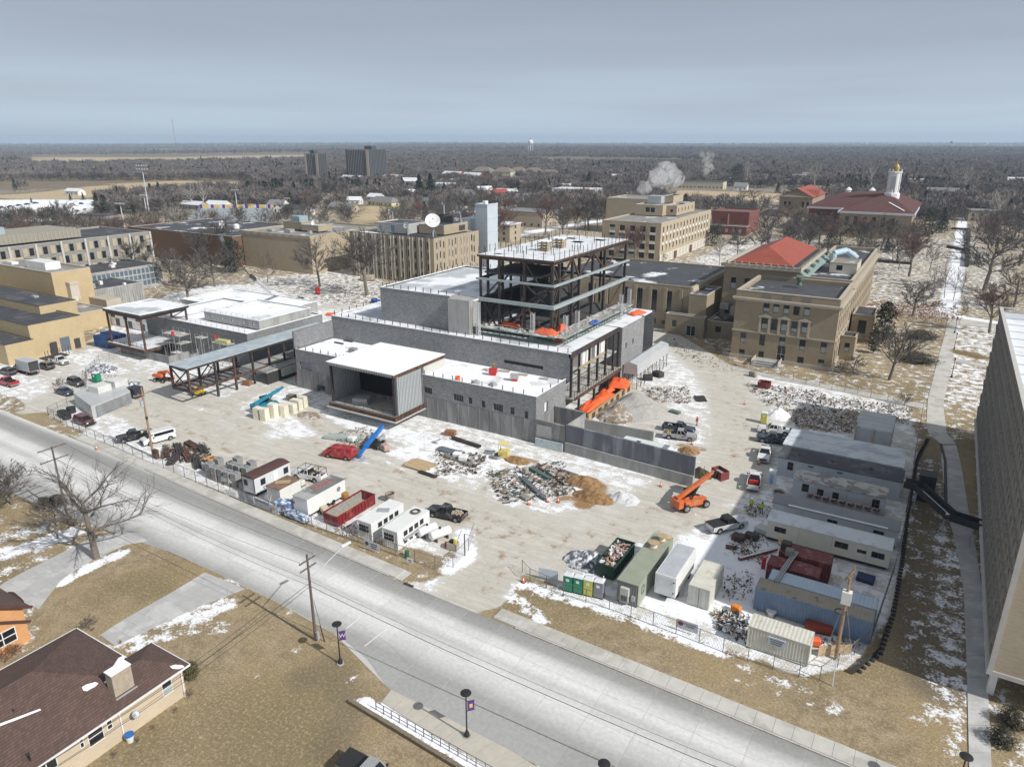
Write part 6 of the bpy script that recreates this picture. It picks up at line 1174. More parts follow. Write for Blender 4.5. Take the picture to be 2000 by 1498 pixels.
for i,(px,py,kind,lb_,w) in enumerate(((1800,660,'shrub','dark spreading juniper beside the path, the farther of two',1.6),(1790,705,'shrub','dark spreading juniper beside the path, the nearer of two',1.7),(1885,612,'rbush','reddish round shrub by the small rounded tree',.8),(1862,608,'rbush','reddish low shrub at the path crossing',.7),(1830,600,'rbush','rust-brown shrub mass under the leaning trunks',1.5),(1930,585,'shrub','dark shrub clump in the snowy park',1.2),(1965,440,'shrub','broad dark shrub beyond the big bare tree',2.2),(1560,560,'bush','bare bush behind the school roof',1))):
 tree(kind,at(px,py),2.2,lb_,cat='shrub',name='shrub',wide=w*1.6)
mb=MB(); r_=random.Random(8)
c0,c1=at(1866,688),at(1925,702)
for _ in range(1600):
 p=c0.lerp(c1,r_.random())+Vector((r_.uniform(-1.3,1.3),r_.uniform(-1.3,1.3),0)); a=r_.uniform(0,6.28); mb.face([p+Vector((-.04,0,0)),p+Vector((.04,.02,0)),p+Vector((.35*math.cos(a),.35*math.sin(a),r_.uniform(.5,1.0)))])
tag(P('ornamental_grass',mb,mat('straw_grass',(.42,.32,.18),.9,.2,2)),kind='stuff')
def hedge(label,pts,w,h):
 q=[at(*p) for p in pts]; mb=MB(); r_=random.Random(len(label))
 for a,b in zip(q,q[1:]):
  L_=(b-a).length; d=(b-a).normalized(); n_=Vector((-d.y,d.x,0))
  mb.beam((a+Vector((0,0,h/2))).to_tuple(),(b+Vector((0,0,h/2))).to_tuple(),w*.85,h*.9)
  for _ in range(int(L_*26)):
   c=a+d*r_.uniform(0,L_)+n_*r_.uniform(-w/2,w/2)+Vector((0,0,r_.uniform(.2,h))); s=.25
   mb.face([c+Vector([r_.uniform(-s,s) for _ in range(3)]) for _ in range(3)])
 return tag(P('hedge',mb,NEEDLE2),label,'hedge')
hedge('long clipped hedge along the path in the park, nearer length',[(1888,522),(1890,486)],1.6,1.6); hedge('long clipped hedge along the path in the park, farther length',[(1890,476),(1892,450)],1.8,1.6); hedge('short clipped hedge crossing left of the long hedge, nearer',[(1850,484),(1884,490)],1,1.2); hedge('short clipped hedge crossing left of the long hedge, farther',[(1858,448),(1888,450)],1,1.2); hedge('dark hedge line before the park lawn beside the school',[(1715,512),(1780,517)],1.2,1.1)
BOX=[(-310,-200,80,175),(-335,-155,195,290),(-175,-50,75,160),(-140,-100,295,380),(-125,-90,415,460),(-105,-10,170,245),(-80,-8,440,525),(-110,-78,540,605),(-180,-140,390,430),(-60,40,40,170),(-520,-370,290,400)]
BOX=[(a-1,b+1,c-1,d+1) for a,b,c,d in BOX]
rt=random.Random(12); placed=[]
def ok(px,py,c,gap):
 if any(a<c.x<b and d<c.y<e for a,b,d,e in BOX): return False
 if any(bool(inpoly(np.array([px]),np.array([py]),f)[0]) for f in FIELDS): return False
 if any((q-c).length<r_+3 for q,r_ in BLDPX): return False
 j=int(np.searchsorted(gx,c.x)); i=int(np.searchsorted(gy,c.y))
 if 0<i<ny and 0<j<nx and CHN['snow'][i,j]>.8: return False
 return all((q-c).length_squared>gap*gap for q in placed[-400:])
n=0; tries=0
LM=[(at(h[0],h[1]),h[8]) for h in H]+[(Vector((x,y,0)),s_) for x,y,s_ in ((-285,130,'long grey panel office block'),(-236,225,'windowless tan brick hall'),(-290,222,'brown ribbed metal hall'),(-180,226,'tan block with rooftop dishes'),(-118,340,'buff four-storey building'),(-108,440,'small dark red brick building'),(-34,480,'hall with the white cupola'),(-30,215,'classical school'),(-440,350,'grey bleachers'),(0,300,'snowy park lawn'),(-80,212,'black-roofed hall'))]
def near(c,what):
 q,l=min(LM,key=lambda e:(e[0]-c).length); d=_M.transposed()@(c-q); s_='left of' if d.x<-9 else 'right of' if d.x>9 else 'behind' if c.length>q.length else 'in front of'
 w=(what+' '+('close ' if (q-c).length<22 else '')+s_+' the '+l).split(); return ' '.join(w[:16])
while n<265 and tries<9000:
 tries+=1
 reg=0 if tries<420 else 1 if tries<700 else 2
 px,py=((rt.uniform(1480,2010),rt.uniform(415,600)),(rt.uniform(250,720),rt.uniform(470,585)),(0,0))[reg]
 if reg>1: px=rt.uniform(-40,2040); py=rt.choice([rt.uniform(352,400),rt.uniform(400,470),rt.uniform(440,500) if px>1480 or px<480 else rt.uniform(352,380)]); c=at(px,py)
 if px>1300 and px<1620 and py<430 and rt.random()<.4: continue
 if not ok(px,py,c,9): continue
 placed.append(c); n+=1
 if rt.random()<.1: tree('e1' if rt.random()<.5 else 'e2',c,rt.uniform(7,13),near(c,'dark evergreen'),'evergreens among the town trees',wide=rt.uniform(.8,1.1))
 else: hh=rt.uniform(10,16); kk=rt.choice('abcdacb')if rt.random()<.93 else 'p'; tree(kk,c,hh,near(c,('tall ' if hh>13.5 else 'low ' if hh<11 else '')+{'a':'round','b':'narrow','c':'spreading','d':'reddish','p':'pale'}[kk]+' bare tree'),'bare trees of the town')
def slivers(seed,h,w,n,kind):
 r=random.Random(seed); mb=MB(); mb.tube((0,0,0),(0,0,h*.45),h*.02,h*.015,3,cap=False)
 for i in range(n):
  a=r.uniform(0,6.28); t=r.random()
  if kind=='bare':
   z0=h*(.25+.45*t); rr=w*.2*r.random(); p=Vector((rr*math.cos(a),rr*math.sin(a),z0)); el=r.uniform(.25,1.3); L=h*r.uniform(.2,.38); d=Vector((math.cos(a)*math.cos(el),math.sin(a)*math.cos(el),math.sin(el)))
   q=p+d*L; s=d.cross(Vector((r.uniform(-1,1),r.uniform(-1,1),r.uniform(-1,1)))).normalized()*r.uniform(.12,.28)
   mb.face([p-s*.5,p+s*.5,q+s,q-s])
  else:
   z=h*(.1+.88*t); rr=w/2*(1-t)*r.uniform(.5,1); c=Vector((rr*math.cos(a),rr*math.sin(a),z)); s=h*.1
   mb.face([c+Vector((-math.sin(a)*s,math.cos(a)*s,-.3)),c+Vector((math.sin(a)*s,-math.cos(a)*s,-.3)),c+Vector((-math.cos(a)*s*.7,-math.sin(a)*s*.7,s))])
 return mb
def source(name,label,mb,m,px,py):
 o=P(name,mb,m); o.location=at(px,py); tag(o,label,'tree'); return o
FW=mat('far_bare_wood',(.14,.125,.118),.95,.35,.012); FW2=mat('far_tan_wood',(.21,.18,.155),.95,.3,.012)
src1=source('bare_tree','plain bare tree at the left edge of the far wood',slivers(1,12,10,120,'bare'),FW,40,372)
src2=source('bare_tree','lighter brown bare tree at the left edge of the far wood',slivers(2,12,11,120,'bare'),FW2,52,371)
src3=source('evergreen_tree','small dark evergreen at the left edge of the far wood',slivers(3,13,7,60,'cone'),NEEDLE,30,373)
def wood(name,pts,srcs,label):
 me=bpy.data.meshes.new(name); me.vertices.add(len(pts)); me.vertices.foreach_set('co',np.array([p[:3] for p in pts],dtype=np.float32).ravel())
 for k,i in (('sc',3),('rz',4)):
  a=me.attributes.new(k,'FLOAT','POINT'); a.data.foreach_set('value',np.array([p[i] for p in pts],dtype=np.float32))
 o=bpy.data.objects.new(name,me); COL.objects.link(o); o['kind']='stuff'
 g=bpy.data.node_groups.new(name,'GeometryNodeTree'); g.interface.new_socket('Geometry',in_out='INPUT',socket_type='NodeSocketGeometry'); g.interface.new_socket('Geometry',in_out='OUTPUT',socket_type='NodeSocketGeometry')
 gi=g.nodes.new('NodeGroupInput'); go=g.nodes.new('NodeGroupOutput'); oi=g.nodes.new('GeometryNodeObjectInfo'); oi.inputs['Object'].default_value=srcs; oi.inputs['As Instance'].default_value=True; oi.transform_space='ORIGINAL'
 ip=g.nodes.new('GeometryNodeInstanceOnPoints'); a1=g.nodes.new('GeometryNodeInputNamedAttribute'); a1.data_type='FLOAT'; a1.inputs[0].default_value='sc'; a2=g.nodes.new('GeometryNodeInputNamedAttribute'); a2.data_type='FLOAT'; a2.inputs[0].default_value='rz'
 cx=g.nodes.new('ShaderNodeCombineXYZ'); g.links.new(a2.outputs[0],cx.inputs[2])
 g.links.new(gi.outputs[0],ip.inputs['Points']); g.links.new(oi.outputs['Geometry'],ip.inputs['Instance']); g.links.new(cx.outputs[0],ip.inputs['Rotation']); g.links.new(a1.outputs[0],ip.inputs['Scale']); g.links.new(ip.outputs[0],go.inputs[0])
 m=o.modifiers.new('scatter','NODES'); m.node_group=g; return o
tk_,cr_=grow(23,12,.6,6,6,6,6,.22,.05); k_=len(tk_.v); tk_.v+=cr_.v; tk_.f+=[tuple(i+k_ for i in f) for f in cr_.f]; tk_.m+=[1]*len(cr_.f)
src4=P('bare_tree',tk_,[BARK,TWIG]); src4.location=at(470,398); tag(src4,'bare tree behind the far right end of the bleachers','tree')
rw=np.random.RandomState(5); PT={1:[],2:[],3:[],4:[]}
for (r0,r1,n_,s0,s1) in ((260,560,750,.7,1.15),(560,1000,8200,.75,1.15),(1000,1800,19000,.8,1.2),(1800,3500,26000,.9,1.35),(3500,8000,26000,1.2,2.0),(8000,16000,9000,2.2,3.6)):
 rr=np.sqrt(rw.uniform(r0*r0,r1*r1,n_)); th=rw.uniform(R(-72),R(13),n_)+0; X=rr*np.sin(th); Y=rr*np.cos(th)
 px,py=topix(X,Y); keep=np.ones(n_,bool)
 for f in FIELDS: keep&=~inpoly(px,py,f)
 for a,b,c_,d in BOX: keep&=~((X>a)&(X<b)&(Y>c_)&(Y<d))
 for q,r_ in BLDPX: keep&=(np.hypot(X-q.x,Y-q.y)>r_+4)&~((np.abs((X*q.y-Y*q.x)/q.length)<r_*.8)&(np.hypot(X,Y)<q.length)&(np.hypot(X,Y)>q.length-(170 if q.length>1000 and r_>30 else 45)))
 cl=np.sin(X/90+1.3)*np.cos(Y/70)+np.sin(X/37+Y/53);
 if r0<300: keep&=((py<455)|((px>1540)&(py<545)&((px<1860)|(px>1900))))&~((px>1300)&(px<1620)&(py<430))
 if r0<1800: keep&=~((px>620)&(cl>(.8 if r0<1000 else 1.2)))
 if r0>=1800: keep&=~((np.sin(X/420+.7)*np.cos(Y/510)+.4*np.sin(Y/190+X/300))>.78)
 sc_=rw.uniform(s0,s1,n_); rz2=rw.uniform(0,6.28,n_); ty=rw.random_sample(n_); clump=np.sin(X/160+2)*np.sin(Y/130+.5)
 gz=np.clip((rr-1500)/3000,0,1)*(np.sin(X/700+1)*np.cos(Y/900)*7+np.sin(X/2300+Y/1900)*9-4)
 for x,y,z,s,q,k,t_,cc in zip(X,Y,gz,sc_,rz2,keep,ty,clump):
  if not k: continue
  PT[4 if r0<300 else 3 if (t_<.03 or (cc>.9 and t_<.35)) else 2 if t_>.7 else 1].append((x,y,z-.2,s,q))
wood('far_wood',PT[1],src1,''); wood('far_wood',PT[2],src2,''); wood('far_evergreens',PT[3],src3,''); wood('town_wood',PT[4],src4,'')
# == lettering
def textmesh(name,s,size,m,depth=.01):
 c=bpy.data.curves.new(name,'FONT'); c.body=s; c.size=size; c.extrude=depth; c.align_x='CENTER'; c.align_y='CENTER'; c.resolution_u=2
 o=bpy.data.objects.new(name,c); COL.objects.link(o); dg=bpy.context.evaluated_depsgraph_get(); me=bpy.data.meshes.new_from_object(o.evaluated_get(dg)); bpy.data.objects.remove(o); bpy.data.curves.remove(c)
 me.name=name; me.materials.clear(); me.materials.append(m); return me
def lettering(parent,s,size,m,loc,rot,name='lettering'):
 return P(name,textmesh(name,s,size,m),parent=parent,loc=loc,rot=rot)
def print_lines(parent,x,y,z,w,n,m,gap=.22,rz=0):
 for i in range(n): P('print_line',MB().box(x-w/2*(1-.1*i),x+w/2*(1-.15*i),y-.012,y,z-i*gap,z-i*gap+gap*.45),m,parent,False)
INK=mat('dark_print',(.06,.06,.09),.7)
# == vehicles
TYRE=mat('tyre_rubber',(.018,.018,.018),.85,.2); RIM=mat('alloy_rim',(.4,.4,.42),.35,.1,1,metal=.6); CGL=mat('car_glass',(.012,.014,.016),.06,.1,1); LAMP=mat('headlight_glass',(.6,.62,.64),.15); TAIL=mat('tail_lamp',(.35,.015,.015),.3); TRIM=mat('black_trim',(.022,.022,.023),.6,.2); CHR=mat('chrome_trim',(.5,.5,.5),.2,.1,1,metal=.8)
PAINT={}
def paintm(n,c,dirt=.12):
 if n not in PAINT: PAINT[n]=mat('car_paint_'+n,c,.32,dirt,1.6,coat=.5,second=tuple(min(1,x*.75+.09) for x in c),sm=.25,ss=1.4)
 return PAINT[n]
_VW={}
def wheelmesh(r,w):
 k=(r,w)
 if k not in _VW:
  t=MB(); n=16; prof=[(r*.62,-w/2),(r*.93,-w/2),(r,-w*.36),(r,w*.36),(r*.93,w/2),(r*.62,w/2)]
  vs=[(rr*math.cos(6.2832*i/n),yy,rr*math.sin(6.2832*i/n)) for rr,yy in prof for i in range(n)]
  t.raw(vs,[(j*n+i,j*n+(i+1)%n,(j+1)*n+(i+1)%n,(j+1)*n+i) for j in range(5) for i in range(n)])
  q=MB()
  for s in (-1,1):
   vs=[(0,s*w*.3,0)]+[(r*.63*math.cos(6.2832*i/n),s*w*.44,r*.63*math.sin(6.2832*i/n)) for i in range(n)]
   q.raw(vs,[(0,1+i,1+(i+1)%n) for i in range(n)])
   for i in range(5): a=i*1.2566; q.beam((0,s*w*.34,0),(r*.6*math.cos(a),s*w*.46,r*.6*math.sin(a)),.07,.04)
  a=t.mesh('wheel',TYRE); smooth(a); _VW[k]=(a,q.mesh('rim',RIM))
 return _VW[k]
def arch(x,r,z0):
 n=7; return [(x+r*math.cos(math.pi-math.pi*i/n),z0+r*math.sin(math.pi*i/n)) for i in range(n+1)]
def sideprof(x0,x1,z0,wr,wf,r,top):
 return [(x0,z0)]+arch(wr,r,z0)+arch(wf,r,z0)+[(x1,z0)]+top
def lathe_sweep(mb,prof,w,mi=0,tuck=.06):
 zs=[p[1] for p in prof]; zm=max(zs)
 f=lambda z:w/2-(tuck*max(0,(z-.75)/(zm-.75+1e-6))); n=len(prof)
 vs=[(x,-f(z),z) for x,z in prof]+[(x,f(z),z) for x,z in prof]
 mb.raw(vs,[(i,(i+1)%n,n+(i+1)%n,n+i) for i in range(n)]+[tuple(range(n))[::-1],tuple(range(n,2*n))],mi)
def frustum(mb,xr,xf,w0,z0,xr2,xf2,w1,z1,mi=0):
 vs=[(xr,-w0,z0),(xf,-w0,z0),(xf,w0,z0),(xr,w0,z0),(xr2,-w1,z1),(xf2,-w1,z1),(xf2,w1,z1),(xr2,w1,z1)]
 mb.raw(vs,[(0,1,5,4),(1,2,6,5),(2,3,7,6),(3,0,4,7)],mi); return vs
def vehicle(kind,col,label,px=None,py=None,rz=0,loc=None,cargo=None,rack=False,roofm=None,plate=None,name=None,group=None,rear=None):
 c=loc or at(px,py); cat={'pickup':'pickup truck','sedan':'car','suv':'car','van':'van','box':'box truck'}[kind]
 t=T(name or {'pickup':'pickup_truck','sedan':'sedan_car','suv':'suv_car','van':'cargo_van','box':'box_truck'}[kind],label,cat,c,rz,group)
 pm=paintm(*col) if isinstance(col,tuple) else col
 if kind=='pickup': L,w,wr,wf,r,belt,roof=5.9,2.02,-1.85,1.85,.42,1.18,1.9
 elif kind=='sedan': L,w,wr,wf,r,belt,roof=4.75,1.85,-1.4,1.42,.34,.95,1.45
 elif kind=='suv': L,w,wr,wf,r,belt,roof=4.75,1.92,-1.4,1.42,.37,1.08,1.75
 elif kind=='van': L,w,wr,wf,r,belt,roof=5.7,2.05,-1.75,1.75,.38,1.25,2.15
 else: L,w,wr,wf,r,belt,roof=7.6,2.1,-2.2,2.5,.42,1.4,2.2
 h=L/2; z0=.38; b=MB()
 if kind=='pickup':
  lathe_sweep(b,sideprof(-.55,h,z0,-.52,wf,.02,[(h,.75),(h-.12,1.08),(1.15,1.2),(-.55,1.2)])[0:1]+arch(wf,.5,z0)+[(h,z0),(h,.8),(h-.1,1.05),(h-.5,1.12),(1.15,1.2),(-.55,1.2)],w)
  for s in (-1,1):
   m_=MB(); pr=[(-h,.5)]+arch(wr,.5,.5)[0:]+[(-.56,.5),(-.56,1.24),(-h,1.24)]; n=len(pr); y0,y1=s*(w/2-.12),s*(w/2-.01)
   b.raw([(x,y0,z) for x,z in pr]+[(x,y1,z) for x,z in pr],[(i,(i+1)%n,n+(i+1)%n,n+i) for i in range(n)]+[tuple(range(n))[::-1],tuple(range(n,2*n))])
  b.box(-h,-h+.09,-w/2+.12,w/2-.12,.55,1.24)
  o=P('body',b,[pm],t,False); P('bed_liner',MB().box(-h+.09,-.57,-w/2+.12,w/2-.12,.55,.7).box(-.66,-.57,-w/2+.12,w/2-.12,.7,1.22),TRIM,t,False)
  gx0,gx1,tx0,tx1=-.52,1.2,-.35,.62
 elif kind=='sedan':
  lathe_sweep(b,sideprof(-h,h,.3,wr,wf,.4,[(h,.62),(h-.15,.8),(1.0,.97),(-1.5,1.0),(-h+.05,.95),(-h,.7)]),w); o=P('body',b,[pm],t,False); gx0,gx1,tx0,tx1=-1.7,1.1,-1.0,.3
 elif kind=='suv':
  lathe_sweep(b,sideprof(-h,h,.35,wr,wf,.44,[(h,.75),(h-.12,.98),(1.1,1.1),(-h+.1,1.12),(-h,.8)]),w); o=P('body',b,[pm],t,False); gx0,gx1,tx0,tx1=-h+.12,1.15,-h+.5,.4
 elif kind=='van':
  lathe_sweep(b,sideprof(-h,h,z0,wr,wf,.46,[(h,.85),(h-.1,1.15),(1.95,1.32),(1.35,2.02),(1.0,2.12),(-h+.15,2.12),(-h,1.9)]),w,tuck=.16); o=P('body',b,[pm],t,False); gx0=None
 else:
  lathe_sweep(b,[(1.45,.6)]+arch(wf,.5,.6)+[(h,.6),(h,1.15),(h-.5,1.3),(1.45,1.4)],w); o=P('body',b,[pm],t,False); gx0,gx1,tx0,tx1=1.5,2.9,1.6,2.3
  P('cargo_box',MB().box(-h,1.4,-1.18,1.18,.95,.99).box(-h,1.4,-1.2,-1.14,.95,3.3).box(-h,1.4,1.14,1.2,.95,3.3).box(-h,1.4,-1.2,1.2,3.3,3.36).box(1.36,1.42,-1.14,1.14,.95,3.3),mat('grey_box_body',(.42,.44,.46),.5,.1),t,False); P('box_interior',MB().box(-h+.4,1.3,-1.12,1.12,1.0,3.25),DARKIN,t,False); P('chassis',MB().box(-h,2,-.5,.5,.6,.94),TRIM,t,False)
 bevel(o,.05,2)
 if gx0 is not None:
  g=MB(); frustum(g,gx0,gx1,w/2-.12,belt,tx0,tx1,w/2-.3,roof-.05); P('glass',g,CGL,t,False)
  rm=MB(); rm.box(tx0-.04,tx1+.04,-w/2+.27,w/2-.27,roof-.06,roof+.01);
  for s in (-1,1):
   for (xa,xb) in ((gx0,tx0),(gx1,tx1),((gx0+gx1)/2-.05,(tx0+tx1)/2-.05)): rm.beam((xa,s*(w/2-.11),belt),(xb,s*(w/2-.285),roof-.03),.09,.06)
   rm.beam((gx0,s*(w/2-.11),belt+.01),(gx1,s*(w/2-.11),belt+.01),.06)
  P('roof',rm,[roofm or pm],t,False)
 else:
  g=MB();
  for s in (-1,1): y=s*(w/2-.075); g.raw([(1.05,y,1.35),(1.85,y,1.35),(1.4,s*(w/2-.135),1.93),(1.05,s*(w/2-.135),1.93)],[(0,1,2,3)])
  g.raw([(1.97,-w/2+.15,1.35),(1.97,w/2-.15,1.35),(1.4,w/2-.22,2.0),(1.4,-w/2+.22,2.0)],[(0,1,2,3)])
  if 'passenger' in label:
   for s in (-1,1): y=s*(w/2-.07); g.raw([(-h+.3,y,1.4),(.9,y,1.4),(.9,s*(w/2-.13),1.92),(-h+.35,s*(w/2-.13),1.92)],[(0,1,2,3)])
  P('glass',g,CGL,t,False)
 wm,rmh=wheelmesh(r,.26)
 for x in (wr,wf):
  for s in (-1,1): q=P('wheel',wm,parent=t,loc=(x,s*(w/2-.14),r)); P('rim',rmh,parent=q)
 zl=.95 if kind in('pickup','van') else .75 if kind=='sedan' else .88 if kind=='suv' else 1.0
 for s in (-1,1):
  P('headlight',MB().box(h-.1,h+.015,s*(w/2-.22)-.18,s*(w/2-.22)+.18,zl-.12,zl+.08),LAMP,t,False)
  P('tail_light',MB().box(-h-.015,-h+.06,s*(w/2-.14)-.1,s*(w/2-.14)+.1,zl-.1,zl+.22),TAIL,t,False)
  P('mirror',MB().box(1.0 if kind!='box' else 2.7,1.15 if kind!='box' else 2.8,s*(w/2+.1)-.1,s*(w/2+.1)+.1,belt,belt+.2),TRIM,t,False)
 P('bumper',MB().box(h-.05,h+.08,-w/2+.06,w/2-.06,.42,.64),[TRIM if kind!='pickup' else CHR],t,False); P('bumper',MB().box(-h-.08,-h+.04,-w/2+.06,w/2-.06,.45,.65),[TRIM if kind!='pickup' else CHR],t,False)
 P('grille',MB().box(h-.02,h+.03,-w*.28,w*.28,.66,.95 if kind!='sedan' else .8),TRIM,t,False)
 P('underbody',MB().box(-h+.3,h-.3,-w/2+.3,w/2-.3,.22,.42),TRIM,t,False)
 if cargo=='cover': P('tonneau_cover',MB().box(-h+.02,-.56,-w/2+.02,w/2-.02,1.24,1.3),TRIM,t,False)
 if cargo=='gravel':
  g=MB(); r_=random.Random(3)
  for _ in range(60): g.cbox(-h+.5+r_.random()*1.5,r_.uniform(-.6,.6),.9+r_.random()*.25,.2,.2,.15,r_.random()*3)
  q=P('gravel_load',g,mat('tan_rubble',(.42,.36,.27),.9,.3,3),t,False); q['kind']='stuff'
 if cargo=='tools':
  r_=random.Random(int(c.x*7)); cols=[TRIM,RUST,GALV,PLY,WHITE]
  for k in range(6): P('bed_item',MB().cbox(-h+.45+k*.32,r_.uniform(-.35,.35),.7,r_.uniform(.3,.7),r_.uniform(.3,.9),r_.uniform(.3,.7),r_.random()*3),[r_.choice(cols)],t,False)
 if cargo=='red': P('red_bed_box',MB().box(-1.2,-.7,-.7,.7,.7,1.15),REDP,t,False)
 if cargo=='yellow':
  for s in (-.3,.3): P('yellow_hoop',MB().lathe([(.3,0),(.34,.08),(.3,.16)],(-1.9,s,1.0),12),mat('safety_yellow',(.6,.45,.04),.5),t,False)
  P('tool_box',MB().box(-1.1,-.65,-.85,.85,.8,1.35),TRIM,t,False)
 if rack:
  k=MB()
  for s in (-1,1):
   for x in (-h+.15,-1.2,1.3): k.box(x-.03,x+.03,s*(w/2-.08)-.03,s*(w/2-.08)+.03,1.2 if x<1 else 1.15,2.15)
   k.box(-h+.1,1.35,s*(w/2-.08)-.03,s*(w/2-.08)+.03,2.12,2.18)
  for x in (-h+.15,-1.9,-1.0,0,1.3): k.box(x-.03,x+.03,-w/2+.08,w/2-.08,2.12,2.18)
  P('ladder_rack',k,TRIM,t,False)
 if 'light bar' in label: P('light_bar',MB().box(-.1,.15,-.6,.6,roof,roof+.14),mat('amber_bar',(.5,.2,.05),.4),t,False)
 return t
BLK_=('black',(.012,.013,.015)); NAVY=('navy',(.02,.035,.07)); WHT=('white',(.68,.69,.69)); SIL=('silver',(.3,.31,.32)); RED_=('red',(.42,.015,.018)); MAR=('maroon',(.11,.015,.02)); GRY=('grey',(.07,.075,.08))
def hd(px,py,qx,qy): a,b=at(px,py),at(qx,qy); return math.atan2(b.y-a.y,b.x-a.x)
V=[('pickup',('red',(.33,.012,.018)),'red pickup with its empty bed towards the site, at the left edge',(16,752),hd(38,757,-6,745),{}),
('suv',('darkblue',(.03,.04,.055)),'dark blue-grey car parked behind the red pickup at the left edge',(16,731),hd(28,735,2,727),{}),
('box',('white',(.68,.69,.69)),'grey box truck with its dark rear open beside the yellow building',(52,728),hd(76,734,28,721),{}),
('suv',GRY,'dark grey SUV parked between the box truck and the white pickup',(90,720),hd(103,722,78,716),{}),
('pickup',WHT,'white pickup parked nearest the dark bin screen',(117,710),hd(97,704,137,714),{'cargo':'cover'}),
('suv',('charcoal',(.045,.045,.05)),'charcoal hatchback in the left lot, behind the navy car',(150,752),hd(133,745,166,756),{}),
('sedan',NAVY,'dark navy sedan beside the small bare bush in the left lot',(128,770),hd(109,764,148,775),{}),
('suv',MAR,'maroon SUV at the fence, right of the round black tanks',(166,828),hd(143,818,189,833),{}),
('pickup',BLK_,'black pickup with its bed up, parked left of the white passenger van',(264,858),hd(303,848,230,862),{'cargo':'tools'}),
('van',WHT,'white passenger van with dark side windows beside the utility pole',(310,862),hd(345,852,274,872),{}),
('van',RED_,'bright red cargo van beside the tip of the blue boom lift',(664,893),hd(694,897,632,887),{}),
('pickup',WHT,'white utility pickup with a black ladder rack and loaded bed',(604,935),hd(636,940,570,925),{'cargo':'tools','rack':True}),
('pickup',BLK_,'black pickup with gravel in its bed on the bare gravel track',(873,1010),hd(908,1017,838,1001),{'cargo':'gravel'}),
('pickup',NAVY,'dark blue pickup parked behind the silver one near the orange-vested worker',(1325,843),hd(1295,838,1354,848),{}),
('pickup',SIL,'silver pickup with yellow gear in its bed beside the retaining wall',(1327,857),hd(1296,853,1357,860),{'cargo':'yellow'}),
('pickup',WHT,'white pickup parked side-on behind the navy pickup by the trailers',(1512,846),hd(1543,850,1483,842),{'cargo':'tools'}),
('pickup',('deepblue',(.018,.032,.055)),'deep blue pickup parked side-on left of the pale trailers',(1510,864),hd(1540,868,1478,859),{}),
('pickup',WHT,'white work truck facing the camera with an orange cone at its bumper',(1493,893),hd(1499,872,1489,906),{'cargo':'tools'}),
('pickup',('whitered',(.66,.66,.66)),'white and red pickup seen from behind with an open dark bed',(1472,946),hd(1470,960,1475,928),{'cargo':'red'}),
('pickup',('pearl',(.55,.57,.58)),'pale silver pickup with a black tonneau cover near the cream trailer',(1418,1032),hd(1383,1038,1449,1022),{'cargo':'cover','roofm':TRIM}),
('pickup',('graphite',(.05,.055,.06)),'dark pickup with a grey roof cut by the bottom edge of the picture',(722,1524),hd(696,1510,751,1540),{'cargo':'cover','roofm':SIL and paintm(*SIL)})]
for k,col,lb_,(px,py),rz,kw in V: vehicle(k,col,lb_,px,py,rz,**kw)
r_=random.Random(31)
_fc=None; FCP=[]
def farcar(px,py,label,group):
 global _fc
 c=at(px,py); cols=[(.02,.02,.025),(.05,.05,.06),(.3,.3,.3),(.6,.6,.6),(.1,.02,.02),(.03,.05,.1)]; ci=r_.randrange(6);
 t=T('parked_car',label.replace('COL',('black','charcoal','silver','white','maroon','blue')[ci]),'car',c,r_.uniform(-.2,.2)+(1.57 if r_.random()<.5 else 0),group); b=MB(); b.box(-2.3,2.3,-.9,.9,.3,.95); P('body',b,[mat('far_car_paint_%d'%ci,cols[ci],.4)],t,False)
 g=MB(); frustum(g,-1.6,1.1,.85,.95,-1.1,.4,.65,1.5); g.box(-1.1,.4,-.65,.65,1.46,1.52); P('cabin',g,CGL,t,False)
 for x in (-1.4,1.4):
  for s in (-.85,.85): P('wheel',MB().tube((x,s-.1,.33),(x,s+.1,.33),.33,n=8),TYRE,t,False)
for i in range(24): farcar(-20+195*((i*7)%24)/24,397+27*((i*5)%24)/24,'%s car on the snowy far-left lot, %s %s'%('COL',('far edge','middle','near edge')[int(3*((i*5)%24)/24)],('left part','centre','right part')[int(3*((i*7)%24)/24)]),'cars on the snowy parking lot')
for px,py,lb_ in ((1148,413,'dark car on the street left of the buff four-storey building'),(452,413,'small red car behind the bleachers'),(1396,452,'white car behind the red brick building'),(1333,363,'dark car at the edge of the tan field'),(983,388,'white car in front of the dark red house')): farcar(px,py,lb_,None)
